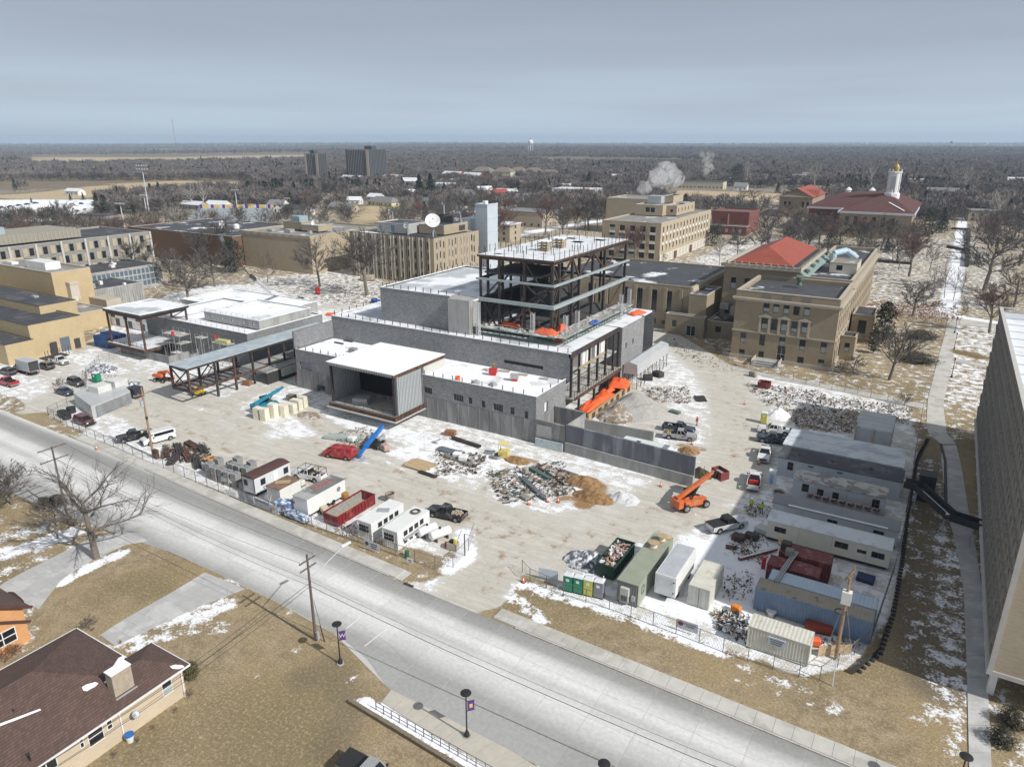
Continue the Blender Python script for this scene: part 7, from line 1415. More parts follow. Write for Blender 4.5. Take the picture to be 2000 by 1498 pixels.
# == containers, trailers, boxes
def corr(mb,side,fixed,u0,u1,z0,z1,pitch=.3,depth=.05):
 n=max(2,int((u1-u0)/pitch)); st=(u1-u0)/n
 for i in range(n):
  a=u0+i*st; q=[(a,0),(a+st*.3,0),(a+st*.45,depth),(a+st*.85,depth),(a+st,0)]
  for (p,dp),(p2,d2) in zip(q,q[1:]): mb.face([fpt(side,fixed,p,z0,dp),fpt(side,fixed,p2,z0,d2),fpt(side,fixed,p2,z1,d2),fpt(side,fixed,p,z1,dp)])
def container(name,label,x0,x1,y0,y1,h,m,roofm=None,cat='shipping container',doors=None,z0=.12,ribbed=True):
 t=T(name,label,cat,((x0+x1)/2,(y0+y1)/2,0)); e=.08
 for s,f,a,b in (('S',y0+.03,x0+e,x1-e),('N',y1-.03,x0+e,x1-e),('E',x1-.03,y0+e,y1-e),('W',x0+.03,y0+e,y1-e)):
  mb=MB()
  if ribbed and s!=doors: corr(mb,s,f,a,b,z0+.1,z0+h-.1)
  else: wallface(mb,s,f,a,b,z0+.1,z0+h-.1)
  P('side_wall' if s!=doors else 'door_leaf',mb,m,t)
 fr=MB()
 for x in (x0,x1-e):
  for y in (y0,y1-e): fr.box(x,x+e,y,y+e,z0,z0+h)
 for z in (z0,z0+h-.1):
  fr.box(x0+e,x1-e,y0,y0+.06,z,z+.1); fr.box(x0+e,x1-e,y1-.06,y1,z,z+.1); fr.box(x0,x0+.06,y0+e,y1-e,z,z+.1); fr.box(x1-.06,x1,y0+e,y1-e,z,z+.1)
 P('frame',fr,m,t)
 rf=MB(); ln=(x1-x0)>(y1-y0); n=int(max(x1-x0,y1-y0)/.4)
 for i in range(n):
  if ln: a=x0+.06+i*(x1-x0-.12)/n; b=a+(x1-x0-.12)/n; rf.face([(a,y0+.05,z0+h-.02),(a+(b-a)*.5,y0+.05,z0+h+.01),(a+(b-a)*.5,y1-.05,z0+h+.01),(a,y1-.05,z0+h-.02)]); rf.face([(a+(b-a)*.5,y0+.05,z0+h+.01),(b,y0+.05,z0+h-.02),(b,y1-.05,z0+h-.02),(a+(b-a)*.5,y1-.05,z0+h+.01)])
  else: a=y0+.06+i*(y1-y0-.12)/n; b=a+(y1-y0-.12)/n; rf.face([(x0+.05,a,z0+h-.02),(x1-.05,a,z0+h-.02),(x1-.05,a+(b-a)*.5,z0+h+.01),(x0+.05,a+(b-a)*.5,z0+h+.01)]); rf.face([(x0+.05,a+(b-a)*.5,z0+h+.01),(x1-.05,a+(b-a)*.5,z0+h+.01),(x1-.05,b,z0+h-.02),(x0+.05,b,z0+h-.02)])
 P('roof',rf,[roofm or m],t)
 if doors:
  f={'S':y0,'N':y1,'E':x1,'W':x0}[doors]; u0,u1=(x0,x1) if doors in 'SN' else (y0,y1)
  for k in (.18,.38,.62,.82):
   u=u0+(u1-u0)*k; p=fpt(doors,f,u,z0+.1,-.03); q=fpt(doors,f,u,z0+h-.1,-.03); P('lock_rod',MB().beam(p,q,.05),GALV,t)
  u=(u0+u1)/2; P('door_gap',MB().beam(fpt(doors,f,u,z0+.1,.01),fpt(doors,f,u,z0+h-.1,.01),.04),TRIM,t)
 return t
CONW=mat('cream_container_paint',(.58,.57,.5),.6,.12,.8,second=(.5,.47,.38),sm=.15,ss=.9); CONBL=mat('blue_grey_container_paint',(.17,.25,.37),.6,.2,.7,second=(.2,.26,.33),sm=.3,ss=.8); MARC=mat('maroon_container_paint',(.16,.035,.035),.65,.25,.9,second=(.25,.1,.09),sm=.25,ss=1.2)
TANR=mat('tan_rust_spotted_roof',(.34,.30,.235),.8,.12,1,second=(.13,.11,.1),sm=.12,ss=.55); BLUC=mat('bright_blue_container',(.02,.1,.32),.5,.2,.8,second=(.06,.14,.32),sm=.3,ss=.8); CORB=mat('pale_blue_corrugated_roof',(.42,.52,.6),.5,.12,.8)
t=container('shipping_container','cream container with a pale company sign, nearest the road fence',-10.8,-4.6,66.6,69.1,2.6,CONW,doors=None)
sg=P('sign',MB().box(-8.7,-6.9,66.48,66.6,1.35,2.3),mat('pale_blue_sign',(.5,.56,.62),.6),t)
for i in range(3): P('print_line',MB().box(-8.5+i*.08,-7.1-i*.1,66.46,66.48,2.05-i*.25,2.13-i*.25),INK,sg)
container('shipping_container','long blue-grey container with a tan rust-spotted roof',-11.7,.5,73.6,76.1,2.75,CONBL,TANR,doors='W'); container('shipping_container','long pale container with a corrugated blue-white roof behind the spotted one',-10.9,.6,76.25,78.7,2.7,CONBL,CORB)
container('shipping_container','maroon container with faded lettering, the nearer of two',-11.7,-5.8,79.6,82.0,2.6,MARC); t=container('shipping_container','dark maroon container beside the cream trailer, the farther of two',-11.0,-5.0,83.0,85.6,2.75,MARC)
P('faded_lettering',MB().box(-9.3,-6.9,82.97,82.99,2.1,2.2).box(-9.0,-7.4,82.97,82.99,1.9,1.98),mat('faded_white_print',(.5,.42,.4),.8),t)
container('shipping_container','small off-white ribbed container between the reefer and the clutter',-18.5,-16.0,70.6,76.6,2.6,CONW,doors='S')
container('shipping_container','white container with black openings, left of two by the red dumpster',-61.5,-59.0,62.0,68.8,2.7,WHITE,doors=None); container('shipping_container','white container with black openings, right of two beside the fuel tanks',-57.2,-54.6,62.1,69.0,2.7,WHITE)
for x in (-60.25,-55.9):
 t=T('opening_grid','grid of black stencilled openings on the end of the white container, '+('left' if x<-58 else 'right')+' one','openings',(x,62.0,0))
 for i in range(4):
  for j in range(2): P('opening',MB().box(x-.85+i*.42,x-.55+i*.42,61.9,61.99,1.35+j*.55,1.75+j*.55),TRIM,t)
for xx,lb_ in ((-59.0,'dark louvred openings along the lit side of the left white container'),(-54.6,'dark louvred openings along the lit side of the right white container')):
 t=T('louvre_row',lb_,'louvres',(xx,65,0))
 for i in range(4):
  P('louvre',MB().box(xx+.01,xx+.06,63.4+i*1.15,64.1+i*1.15,1.6,2.3),TRIM,t)
  if xx>-58: P('louvre',MB().box(xx+.01,xx+.06,63.4+i*1.15,64.0+i*1.15,.5,1.0),TRIM,t)
 if xx>-58: P('metal_sill',MB().box(xx+.02,xx+.4,63.2,67.8,1.15,1.35),GALV,t)
tag(P('metal_grate',MB().cbox(-60.0,65.7,2.85,1.6,.9,.12,.5),GALV),'metal grate lying on the left white container','grate'); tag(P('wire_coil',MB().lathe([(.5,0),(.75,.12),(.5,.25)],(-55.9,67.6,2.84),14),mat('brown_coil',(.12,.09,.07),.8,.3,3)),'brown wire coil on the right white container','coil')
container('shipping_container','bright blue container beside the pavilion, the lit front one of the pair',-187.5,-181.2,98.6,101.1,2.7,BLUC,doors='E'); container('shipping_container','bright blue container behind the first beside the pavilion',-189,-181.5,101.4,103.9,2.8,BLUC,doors='E')
t=T('white_truck_box','white refrigerated truck box with a grey roof and dark underside','truck box',(-20.9,72.5,0)); P('body',MB().box(-22.2,-19.7,69.6,77.2,.95,3.6),WHITE,t); P('roof',MB().box(-22.05,-19.85,69.75,77.05,3.6,3.64),mat('grey_roof_panel',(.42,.44,.47),.5,.12,1),t); P('rear_door',MB().box(-22.0,-19.9,69.55,69.59,1.1,3.4),mat('white_door',(.62,.64,.66),.5),t); P('chassis',MB().box(-21.6,-20.3,70,77,.5,.9),TRIM,t)
for y in (71.5,75.8):
 for x in (-22.0,-20.1): P('wheel',MB().tube((x-.12,y,.45),(x+.25,y,.45),.45,n=12),TYRE,t)
for z in (1.5,2.9): P('hinge',MB().box(-20.0,-19.85,69.5,69.55,z,z+.15),TRIM,t)
SAGE=mat('sage_green_metal',(.28,.31,.24),.7,.12,.8); t=T('office_container','long sage green office container with spools on its roof','site office',(-24.5,72,0))
mb=MB(); corr(mb,'S',66.9,-25.8,-23.2,.1,2.95); P('front_wall',mb,mat('grey_ribbed_end',(.2,.2,.19),.7,.15),t); P('side_wall',MB().box(-23.25,-23.2,66.95,79.0,.1,2.95),SAGE,t); P('side_wall',MB().box(-25.8,-25.75,66.95,79.0,.1,2.95),SAGE,t); P('rear_wall',MB().box(-25.75,-23.25,78.9,79,.1,2.95),SAGE,t); P('roof',MB().box(-25.85,-23.15,66.85,79.05,2.95,3.03),SAGE,t)
a=P('air_conditioner',MB().box(-25.2,-24.2,66.4,66.85,.5,2.4),mat('pale_ac',(.5,.5,.46),.6),t);
for k in range(6): P('grille_slat',MB().box(-25.1,-24.3,66.37,66.4,.7+k*.14,.76+k*.14),TRIM,a)
P('meter_box',MB().box(-23.9,-23.5,66.6,66.88,.9,1.5),GALV,t); window(t,'E',-23.2,68.4,1.2,.8,1.0,0); window(t,'E',-23.2,76,1.2,.7,.9,0); P('door',MB().box(-23.2,-23.12,72,73,.1,2.2),SAGE,t)
def spool(label,c,m1=WHITE,s=1,flat=False,top=None):
 t=T('cable_spool',label,'spool',c); P('flange',MB().lathe([(0,0),(.55*s,0),(.55*s,.08),(0,.08)],(0,0,0),14),PLY,t,False); P('core',MB().lathe([(.35*s,.08),(.35*s,.62)],(0,0,0),12),[m1],t,False); P('flange',MB().lathe([(0,.62),(.55*s,.62),(.55*s,.7),(0,.7)],(0,0,0),14),[top or PLY],t,False); return t
spool('cable spool on the sage roof, the nearer of two',Vector((-24.6,75.6,3.04)),s=1.25); spool('cable spool on the sage roof, the farther of two',Vector((-24.2,77.6,3.04)),s=1.1)
tag(P('pallet',MB().cbox(-23.9,78.6,3.04,1.1,.9,.14,.2),WOOD),'timber pallet at the far end of the sage roof','pallet')
def toilet(label,c,rz,m,w=1.12,group=None):
 t=T('portable_toilet',label,'portable toilet',c,rz,group); P('cabin',MB().box(-w/2,w/2,-w/2,w/2,.1,2.15),m,t,False); P('door',MB().box(-w/2+.1,w/2-.1,-w/2-.04,-w/2-.005,.2,2.0),m,t,False)
 mb=MB(); mb.face([(-w/2-.04,-w/2-.04,2.16),(w/2+.04,-w/2-.04,2.16),(w/2-.15,0,2.42),(-w/2+.15,0,2.42)]); mb.face([(w/2+.04,w/2+.04,2.16),(-w/2-.04,w/2+.04,2.16),(-w/2+.15,0,2.42),(w/2-.15,0,2.42)]); mb.face([(w/2+.04,-w/2-.04,2.16),(w/2+.04,w/2+.04,2.16),(w/2-.15,0,2.42)]); mb.face([(-w/2-.04,w/2+.04,2.16),(-w/2-.04,-w/2-.04,2.16),(-w/2+.15,0,2.42)]); P('roof',mb,mat('pale_plastic_roof',(.62,.64,.66),.5),t,False)
 P('base',MB().box(-w/2-.05,w/2+.05,-w/2-.05,w/2+.05,0,.1),TRIM,t,False); P('door_sign',MB().box(-.2,.2,-w/2-.06,-w/2-.042,1.45,1.8),WHITE,t,False); P('vent_pipe',MB().tube((w/2-.2,w/2-.2,2.1),(w/2-.2,w/2-.2,2.6),.06,n=6),WHITE,t,False)
GRN=mat('green_plastic',(.015,.22,.12),.5,.12,1.5); YELP=mat('yellow_plastic',(.52,.5,.1),.5,.12,1.5); GRYP=mat('grey_plastic',(.22,.23,.26),.5,.12,1.5)
b0,b1=at(1107,1155),at(1166,1168)
for k,(m,lb_) in enumerate(((GRN,'green portable toilet at the left end of the row of four'),(GRN,'green portable toilet second from the left in the row'),(YELP,'yellow portable toilet third in the row of four'),(GRYP,'grey portable toilet at the right end of the row'))): toilet(lb_,b0.lerp(b1,k/3)+Vector((0,.55,0)),.12,m)
toilet('yellow portable toilet beside the lumber pile near the trailers',at(1491,826),.1,YELP); toilet('green portable toilet in the left lot by the rubble',at(190,746),.3,GRN,1.3)
c=at(1507,945); t=T('ice_box','white leaning ice freezer lettered in blue beside the pale trailer','ice freezer',c,0); P('body',MB().box(-.55,.55,-.5,.5,0,2.4),WHITE,t,False); P('sign_panel',MB().box(-.35,.35,-.53,-.505,.2,1.9),mat('pale_blue_panel2',(.4,.6,.75),.5),t,False)
for i,ch in enumerate('ICE'): lettering(t,ch,.55,mat('blue_print',(.03,.13,.4),.5),(0,-.56,1.6-i*.52),(R(90),0,0))
def trailer(label,x0,x1,y0,y1,h,wm,rm,wins,arched=0,z0=.55,skirt=None,door=None,name='office_trailer'):
 t=T(name,label,'site trailer',((x0+x1)/2,(y0+y1)/2,0)); hs=[(u-w/2,u+w/2,z,z+hh) for u,z,w,hh in wins]
 mb=MB(); wallface(mb,'S',y0,x0,x1,z0,z0+h,hs,.12); wallface(mb,'W',x0,y0,y1,z0,z0+h); wallface(mb,'E',x1,y0,y1,z0,z0+h); wallface(mb,'N',y1,x0,x1,z0,z0+h); P('wall',mb,[wm],t)
 n=int((x1-x0)/1.25);
 for i in range(1,n): P('wall_seam',MB().box(x0+i*(x1-x0)/n-.015,x0+i*(x1-x0)/n+.015,y0-.012,y0-.001,z0,z0+h),[GRYP if i%3 else PLY],t) if i%3==0 else None
 for u,z,w,hh in wins: window(t,'S',y0,u,z,w,hh,.06,fr=mat('bronze_frame',(.1,.09,.07),.5),mull=(2 if w>1 else 1,1 if w>1 else 2))
 mb=MB(); N_=6
 for i in range(N_):
  a,b=i/N_,(i+1)/N_; za,zb=z0+h+arched*math.sin(math.pi*a),z0+h+arched*math.sin(math.pi*b); mb.face([(x0-.12,y0-.12+(y1-y0+.24)*a,za),(x1+.12,y0-.12+(y1-y0+.24)*a,za),(x1+.12,y0-.12+(y1-y0+.24)*b,zb),(x0-.12,y0-.12+(y1-y0+.24)*b,zb)])
 for x in (x0-.12,x1+.12): mb.raw([(x,y0-.12+(y1-y0+.24)*i/N_,z0+h+arched*math.sin(math.pi*i/N_)) for i in range(N_+1)]+[(x,y1,z0+h-.1),(x,y0,z0+h-.1)],[tuple(range(N_+3))])
 mb.box(x0-.12,x1+.12,y0-.12,y0-.005,z0+h-.12,z0+h-.01); P('roof',mb,[rm],t); k=MB(); k.box(x0+.2,x1-.2,y0+.3,y1-.3,.2,z0)
 P('chassis',k,TRIM,t)
 if skirt: P('skirting',MB().box(x0,x1,y0-.03,y0-.01,0,z0),[skirt],t)
 if door: P('door',MB().box(door-.45,door+.45,y0-.05,y0-.013,z0,z0+2.05),mat('trailer_door',(.5,.5,.47),.6),t)
 return t
CREAM=mat('cream_trailer_siding',(.66,.64,.55),.6,.08,.5); PALE=mat('pale_grey_trailer_siding',(.5,.54,.57),.6,.08,.5); SKW=mat('white_skirting',(.5,.53,.56),.6,.1); ROOFW=mat('white_trailer_roof',(.62,.66,.68),.5,.08,.4,second=(.5,.53,.54),sm=.2,ss=.5); ROOFD=mat('dark_trailer_roof',(.06,.063,.07),.7,.25,.3,second=(.1,.1,.11),sm=.3,ss=.3); ROOFG=mat('grey_trailer_roof',(.23,.235,.25),.6,.15,.4); ROOFB=mat('blotched_grey_roof',(.46,.45,.42),.8,.2,1.2,second=(.22,.21,.2),sm=.4,ss=.7); ROOFP=mat('pale_blotched_roof',(.58,.62,.63),.6,.12,.4,second=(.45,.5,.55),sm=.4,ss=.35)
trailer('long cream office trailer with an arched white roof and three dark windows',-13.8,1.0,89.7,92.9,2.55,CREAM,ROOFW,[(-12.1,1.7,1.5,.8),(-4.6,1.7,1.6,.9),(-2.2,1.75,1.1,.5),(-.0,1.7,.0001,.8) if False else (-.35,1.6,1.5,.85)],.28,.65)
trailer('grey arched-roof trailer with a ridge of snow behind the cream trailer',-14.4,1.5,96.0,99.1,2.2,PALE,ROOFG,[(-6.5,1.7,1.3,.5),(-.8,1.7,1.3,.5)],.35,.6)
P('snow_ridge',MB().box(-12.3,.2,95.75,96.0,2.86,3.0),SNOW,None); bpy.data.objects['snow_ridge']['kind']='stuff'
trailer('pale trailer with a blotched grey roof behind the red barricade frames',-13.2,-.7,104.4,108.0,2.6,PALE,ROOFB,[(-11.4,1.4,1.0,1.3),(-9.3,1.2,.9,1.2),(-7.2,1.2,.9,1.2),(-1.9,1.2,1.0,1.5)],.1,.65,SKW,-3.2)
trailer('pale trailer with a dark membrane roof and vents',-16.7,.9,111.2,115.9,2.6,PALE,ROOFD,[(-14.8,1.3,.9,1.4),(-11.8,2.5,.8,.25),(-7.6,2.5,.8,.25)],.1,.65,SKW)
trailer('double-width pale trailer with light roof, the nearer half',-17.1,.7,117.0,120.9,2.5,PALE,ROOFP,[],.1,.7,SKW); trailer('double-width pale trailer with light roof, the farther half',-17.0,.6,121.0,124.6,2.55,PALE,ROOFP,[],.1,.7)
for i,x in enumerate((-14,-9,-3.5)): tag(P('roof_vent',MB().box(x-.25,x+.25,113.2,113.7,3.3,3.5),BLK),'small %s roof vent on the dark trailer roof'%('left','middle','right')[i],'vent')
t=T('barricade_rack','row of rusty red barricade frames in front of the blotched-roof trailer','barricades',(-6,102.5,0))
for i in range(9):
 x=-10.4+i*1.1; P('barricade',MB().beam((x-.3,102.9,1.9),(x+.1,101.2,2.7),.45,.1).beam((x+.2,103.0,1.9),(x+.4,101.4,2.7),.3,.1),mat('rusty_red_frame',(.27,.07,.045),.8,.25,3),t)
P('rack_platform',MB().box(-10.8,-1.0,100.5,103.4,0,1.85),CONCL,t)
P('rack_slot',MB().box(-8.5,-7.2,100.44,100.49,.3,.45).box(-5.8,-4.4,100.44,100.49,.3,.45),TRIM,t)
t=T('shelter','tall shelter of translucent sheeting on a timber frame behind the trailers','shelter',(-4.4,131,0)); x0,x1,y0,y1=-7.4,-1.8,128.6,134
P('sheeting',MB().box(x0,x1,y0,y0+.04,0,4.2).box(x0,x0+.04,y0+.05,y1,0,4.8).box(x1-.04,x1,y0+.05,y1,0,4.8).beam(((x0+x1)/2,y0,4.3),((x0+x1)/2,y1,5.6),5.7,.06),PLASTIC,t)
for x in (x0,x1,(x0+x1)/2):
 for y in (y0-.06,y1): P('post',MB().box(x-.07,x+.07,y-.07,y+.05,0,4.3 if y<y1 else 5.6),WOOD,t)
for k in range(5): P('roof_batten',MB().box(x0,x1,y0+.3+k*1.2,y0+.4+k*1.2,4.4+k*.28,4.5+k*.28),WHITE,t)
t=T('plastic_enclosure','long low enclosure wrapped in clear plastic with two white boxes behind','enclosure',(-136,77,0))
a0,a1,a2,a3=at(190,815),at(182,785),at(262,765),at(255,790); P_=[at(183,818),at(258,786),at(226,760),at(148,790)]
mb=MB(); ps=[(p.x,p.y) for p in P_]; mb.prism(ps,.1,2.6); P('plastic_cover',mb,PLASTIC,t)
for i in range(8):
 p=P_[0].lerp(P_[1],i/7); P('post',MB().box(p.x-.06,p.x+.06,p.y-.12,p.y-.02,0,2.6),WOOD,t)
P('dark_core',MB().prism([(p[0]*.9+(-136)*.1,p[1]*.9+77*.1) for p in ps],.1,2.2),mat('dim_contents',(.22,.23,.24),.9,.3,.7),t)
for px,py,lb_ in ((182,792,'white tarp-covered crate behind the plastic enclosure, left'),(215,780,'white tarp-covered crate behind the plastic enclosure, right')):
 c=at(px,py)+Vector((0,2,0)); t=T('covered_crate',lb_,'crate',c,.1); P('cover',MB().box(-1.5,1.5,-1.5,1.5,.3,3.9),mat('dirty_white_tarp',(.6,.6,.58),.7,.15,1,bump=.6,bs=2),t,False); P('skid',MB().box(-1.5,1.5,-1.5,1.5,0,.28),WOOD,t,False)
c=at(265,775); tag(P('black_tarp_bundle',MB().cbox(c.x,c.y,0,2.6,2.2,2.2,.1),mat('navy_black_tarp',(.03,.035,.05),.5,.4,2,bump=.8,bs=3)),'dark tarp-wrapped bundle at the right end of the plastic enclosure','bundle')
def dumpster(label,x0,x1,y0,y1,h,m,fill=None):
 t=T('dumpster',label,'dumpster',((x0+x1)/2,(y0+y1)/2,0)); w=.1; inner=mat('worn_grey_inside',(.28,.28,.25),.9,.25,2)
 P('side_panel',MB().box(x0,x0+w,y0,y1,.2,h),m,t); P('side_panel',MB().box(x1-w,x1,y0,y1,.2,h),m,t); P('end_panel',MB().box(x0+w,x1-w,y0,y0+w,.2,h),m,t); P('end_panel',MB().box(x0+w,x1-w,y1-w,y1,.2,h),m,t); P('floor',MB().box(x0+w,x1-w,y0+w,y1-w,.2,.35),[inner],t)
 P('inner_lining',MB().box(x0+w,x0+w+.02,y0+w,y1-w,.35,h-.1).box(x1-w-.02,x1-w,y0+w,y1-w,.35,h-.1),[inner],t)
 n=int((y1-y0)/.62)
 for i in range(n):
  y=y0+.3+i*(y1-y0-.5)/max(1,n-1); P('rib',MB().box(x1,x1+.09,y-.05,y+.05,.25,h-.1),m,t); P('rib',MB().box(x0-.09,x0,y-.05,y+.05,.25,h-.1),m,t)
 P('rim',MB().box(x0-.08,x1+.08,y0-.08,y0+.06,h,h+.1).box(x0-.08,x1+.08,y1-.06,y1+.08,h,h+.1).box(x0-.08,x0+.06,y0+.06,y1-.06,h,h+.1).box(x1-.06,x1+.08,y0+.06,y1-.06,h,h+.1),m,t)
 if fill:
  r_=random.Random(9);
  for ci,cm in enumerate(fill):
   g=MB()
   for _ in range(70): g.cbox(r_.uniform(x0+.3,x1-.3),r_.uniform(y0+.4,y1-.4),h*.55+r_.random()*h*.45,r_.uniform(.15,.8),r_.uniform(.1,.35),r_.uniform(.04,.25),r_.random()*3,tilt=r_.uniform(-.5,.5))
   q=P('debris',g,[cm],t); q['kind']='stuff'
 return t
BRN=mat('cardboard_brown',(.33,.24,.17),.9,.3,2); PINK=mat('faded_pink_scrap',(.42,.28,.25),.8,.3,2)
dumpster('dark green dumpster heaped with building debris',-30.0,-27.6,70.4,77.0,1.9,mat('dark_green_steel',(.015,.055,.035),.55,.2,1),[BRN,WHITE,PINK,TRIM])
t=dumpster('long dark red roll-off dumpster, almost empty, beside the white trailer',-68.3,-65.6,62.4,70.2,1.7,mat('dark_red_steel',(.2,.02,.025),.5,.2,1,second=(.27,.07,.06),sm=.2,ss=1)); P('timber_load',MB().box(-67.7,-67.0,63,69.5,.36,.5),PLY,t); P('snow_fill',MB().box(-66.8,-66.1,63.5,69,.36,.55),SNOW,t)
t=dumpster('low red skip far away by the campus path fence',*(lambda c:(c.x-1.2,c.x+1.2,c.y-1,c.y+1))(at(1492,757)),1.3,mat('dark_red_steel',(.2,.02,.025),.5));
def tank(label,px,py,L=2.6,r=.62,rz=1.2,m=WHITE):
 c=at(px,py); t=T('fuel_tank',label,'tank',c,rz,'white fuel tanks'); n=14; prof=[(0,-L/2-.18),(r*.7,-L/2-.12),(r,-L/2),(r,L/2),(r*.7,L/2+.12),(0,L/2+.18)]
 q=MB(); vs=[(x,a*math.cos(6.2832*i/n),r+.3+a*math.sin(6.2832*i/n)) for a,x in prof for i in range(n)]; q.raw(vs,[(j*n+i,j*n+(i+1)%n,(j+1)*n+(i+1)%n,(j+1)*n+i) for j in range(5) for i in range(n)]); o=P('tank_body',q,m,t,False); smooth(o.data)
 for x in (-L*.3,L*.3): P('cradle',MB().box(x-.08,x+.08,-r,r,0,.5),RUST,t,False)
 P('valve_dome',MB().lathe([(.16,0),(.16,.25),(0,.3)],(0,0,2*r+.28),8),TRIM,t,False)
tank('white horizontal fuel tank, the left of two by the white containers',835,1045,2.7,.62,1.25); tank('white horizontal fuel tank, the right of two by the white containers',860,1052,2.9,.64,1.2); tank('pale tank lying behind the fence near the stacked blocks',449,946,2.4,.6,.1,mat('pale_green_tank',(.45,.52,.48),.5))
c=at(885,1072); t=T('generator','boxy beige generator with yellow and red parts near the fuel tanks','generator',c,.2); P('housing',MB().box(-.7,.7,-.5,.5,.1,1.0),mat('beige_steel',(.36,.33,.27),.6,.2),t,False); P('engine',MB().box(-.4,.1,-.3,.3,1.0,1.35),TRIM,t,False); P('fuel_can',MB().box(.2,.5,-.3,.1,1.0,1.5),mat('safety_yellow',(.6,.45,.04),.5),t,False); P('fuel_can',MB().box(-1.3,-.85,.1,.5,0,.6),REDP,t,False)
tag(P('barrel',MB().lathe([(0,0),(.3,0),(.32,.3),(.3,.6),(.32,.85),(0,.88)],at(795,1087),14),mat('green_drum',(.01,.12,.06),.5)),'green drum standing behind the fence banner','barrel')
def small_trailer(name,label,x0,x1,y0,y1,z0,h,wm,rm,arch_=0):
 t=T(name,label,'site trailer',((x0+x1)/2,(y0+y1)/2,0)); P('body',MB().box(x0,x1,y0,y1,z0,z0+h),[wm],t)
 mb=MB(); N_=6
 for i in range(N_):
  a,b=i/N_,(i+1)/N_; mb.face([(x0-.08+(x1-x0+.16)*a,y0-.08,z0+h+.02+arch_*math.sin(math.pi*a)),(x0-.08+(x1-x0+.16)*b,y0-.08,z0+h+.02+arch_*math.sin(math.pi*b)),(x0-.08+(x1-x0+.16)*b,y1+.08,z0+h+.02+arch_*math.sin(math.pi*b)),(x0-.08+(x1-x0+.16)*a,y1+.08,z0+h+.02+arch_*math.sin(math.pi*a))])
 for y in (y0-.08,y1+.08): mb.raw([(x0-.08+(x1-x0+.16)*i/N_,y,z0+h+.02+arch_*math.sin(math.pi*i/N_)) for i in range(N_+1)]+[(x1,y,z0+h-.05),(x0,y,z0+h-.05)],[tuple(range(N_+3))])
 P('roof',mb,[rm],t); P('chassis',MB().box(x0+.2,x1-.2,y0+.2,y1-.2,.15,z0),TRIM,t); return t
t=small_trailer('block_office','white site office lettered cm with an arched dark brown roof',-85.3,-82.6,62.6,69.6,.6,2.5,mat('white_office_siding',(.58,.6,.62),.6,.08,1),mat('dark_brown_roof',(.085,.04,.035),.7,.15,1),.3)
for y,w in ((64.2,.9),(68.7,.9)): window(t,'E',-82.6,y,1.6,w,1.0,-.02)
window(t,'S',62.6,-84.5,1.7,.8,.9,-.02); P('door',MB().box(-82.6,-82.55,66.2,67.1,.6,2.7),WHITE,t); P('corner_trim',MB().box(-82.66,-82.57,62.55,62.62,.6,3.1).box(-85.35,-85.28,62.55,62.62,.6,3.1),TRIM,t)
lettering(t,'cm',1.0,TRIM,(-82.58-t.location.x,64.7-t.location.y,1.15),(R(90),0,R(90)))
t=small_trailer('storage_box','plain white box with boards on its rusty roof right of the brown-roofed office',-79.9,-77.1,62.6,66.6,.2,2.6,mat('off_white_panel',(.66,.66,.62),.6,.1,1),mat('rusty_flat_roof',(.2,.13,.09),.9,.3,1)); P('timber',MB().beam((-79.5,64,2.92),(-77.8,65.4,2.95),.25,.1).beam((-79.2,63.6,2.92),(-77.4,64.9,2.97),.25,.1),WOOD,t); P('leaning_board',MB().beam((-79.2,62.1,0),(-79.0,62.55,1.5),.2,.05),WHITE,t)
t=small_trailer('box_trailer','white box trailer with red lettering on its grey roof',-73.9,-71.1,62.2,69.8,.5,2.5,WHITE,mat('grey_rubber_roof',(.17,.18,.18),.7,.2,.6,second=(.36,.38,.36),sm=.35,ss=.25));
for i in range(2): P('roof_lettering',MB().box(-73.3+i*.75,-72.8+i*.75,65,68.8,3.04,3.06),mat('red_print_scuffed',(.42,.08,.07),.7,.3,4,second=(.2,.2,.2),sm=.42,ss=2.5),t)
P('tail_light',MB().box(-73.8,-73.6,62.1,62.19,1.8,2.1),TAIL,t); P('round_emblem',MB().lathe([(0,.0),(.38,.0),(.38,.03),(0,.03)],(0,0,0),14),GRYP,t,False).matrix_local=Matrix.Translation((1.42,2.4,2.0))@Matrix.Rotation(R(90),4,'Y')
for y in (66,67.2): P('wheel',MB().tube((-71.4,y,.38),(-71.1,y,.38),.38,n=12),TYRE,t)
k=0; cube=None
for idx,(px,py,lv) in enumerate(((413,930,2),(424,937,2),(437,941,2),(449,946,2),(463,950,2),(478,955,1),(430,920,2),(443,925,1),(457,930,2),(470,934,2),(484,938,2),(498,943,1),(452,914,1),(467,918,2),(480,922,1),(494,926,2),(506,930,1),(405,917,1))):
 for l in range(lv):
  c=at(px,py); k+=1; where=('front row','middle row','back row')[idx//6]
  lab='%s grey block cube by the fence, %s, %s from the left'%('upper' if l else 'lower',where,('first','second','third','fourth','fifth','sixth')[idx%6])
  if cube is None:
   cube=T('block_pallet',lab,'block pallet',c,.02,'grey block cubes stacked by the fence');
   for a in range(3):
    for b in range(3):
     for d in range(3): P('block',MB().box(-.56+a*.38,-.2+a*.38,-.56+b*.38,-.2+b*.38,.14+d*.34,.46+d*.34),mat('pale_grey_block',(.27,.275,.28),.9,.12,2),cube,False)
   P('pallet_base',MB().box(-.58,.58,-.58,.58,0,.12),WOOD,cube,False); P('strap',MB().box(-.57,.57,-.02,.02,1.165,1.18),TRIM,cube,False)
  else: dup(cube,c+Vector((0,0,l*1.22)),rnd.uniform(-.08,.08),lab)
INS=mat('cream_foam_board',(.66,.62,.48),.7,.1,1.5,second=(.7,.69,.62),sm=.4,ss=1)
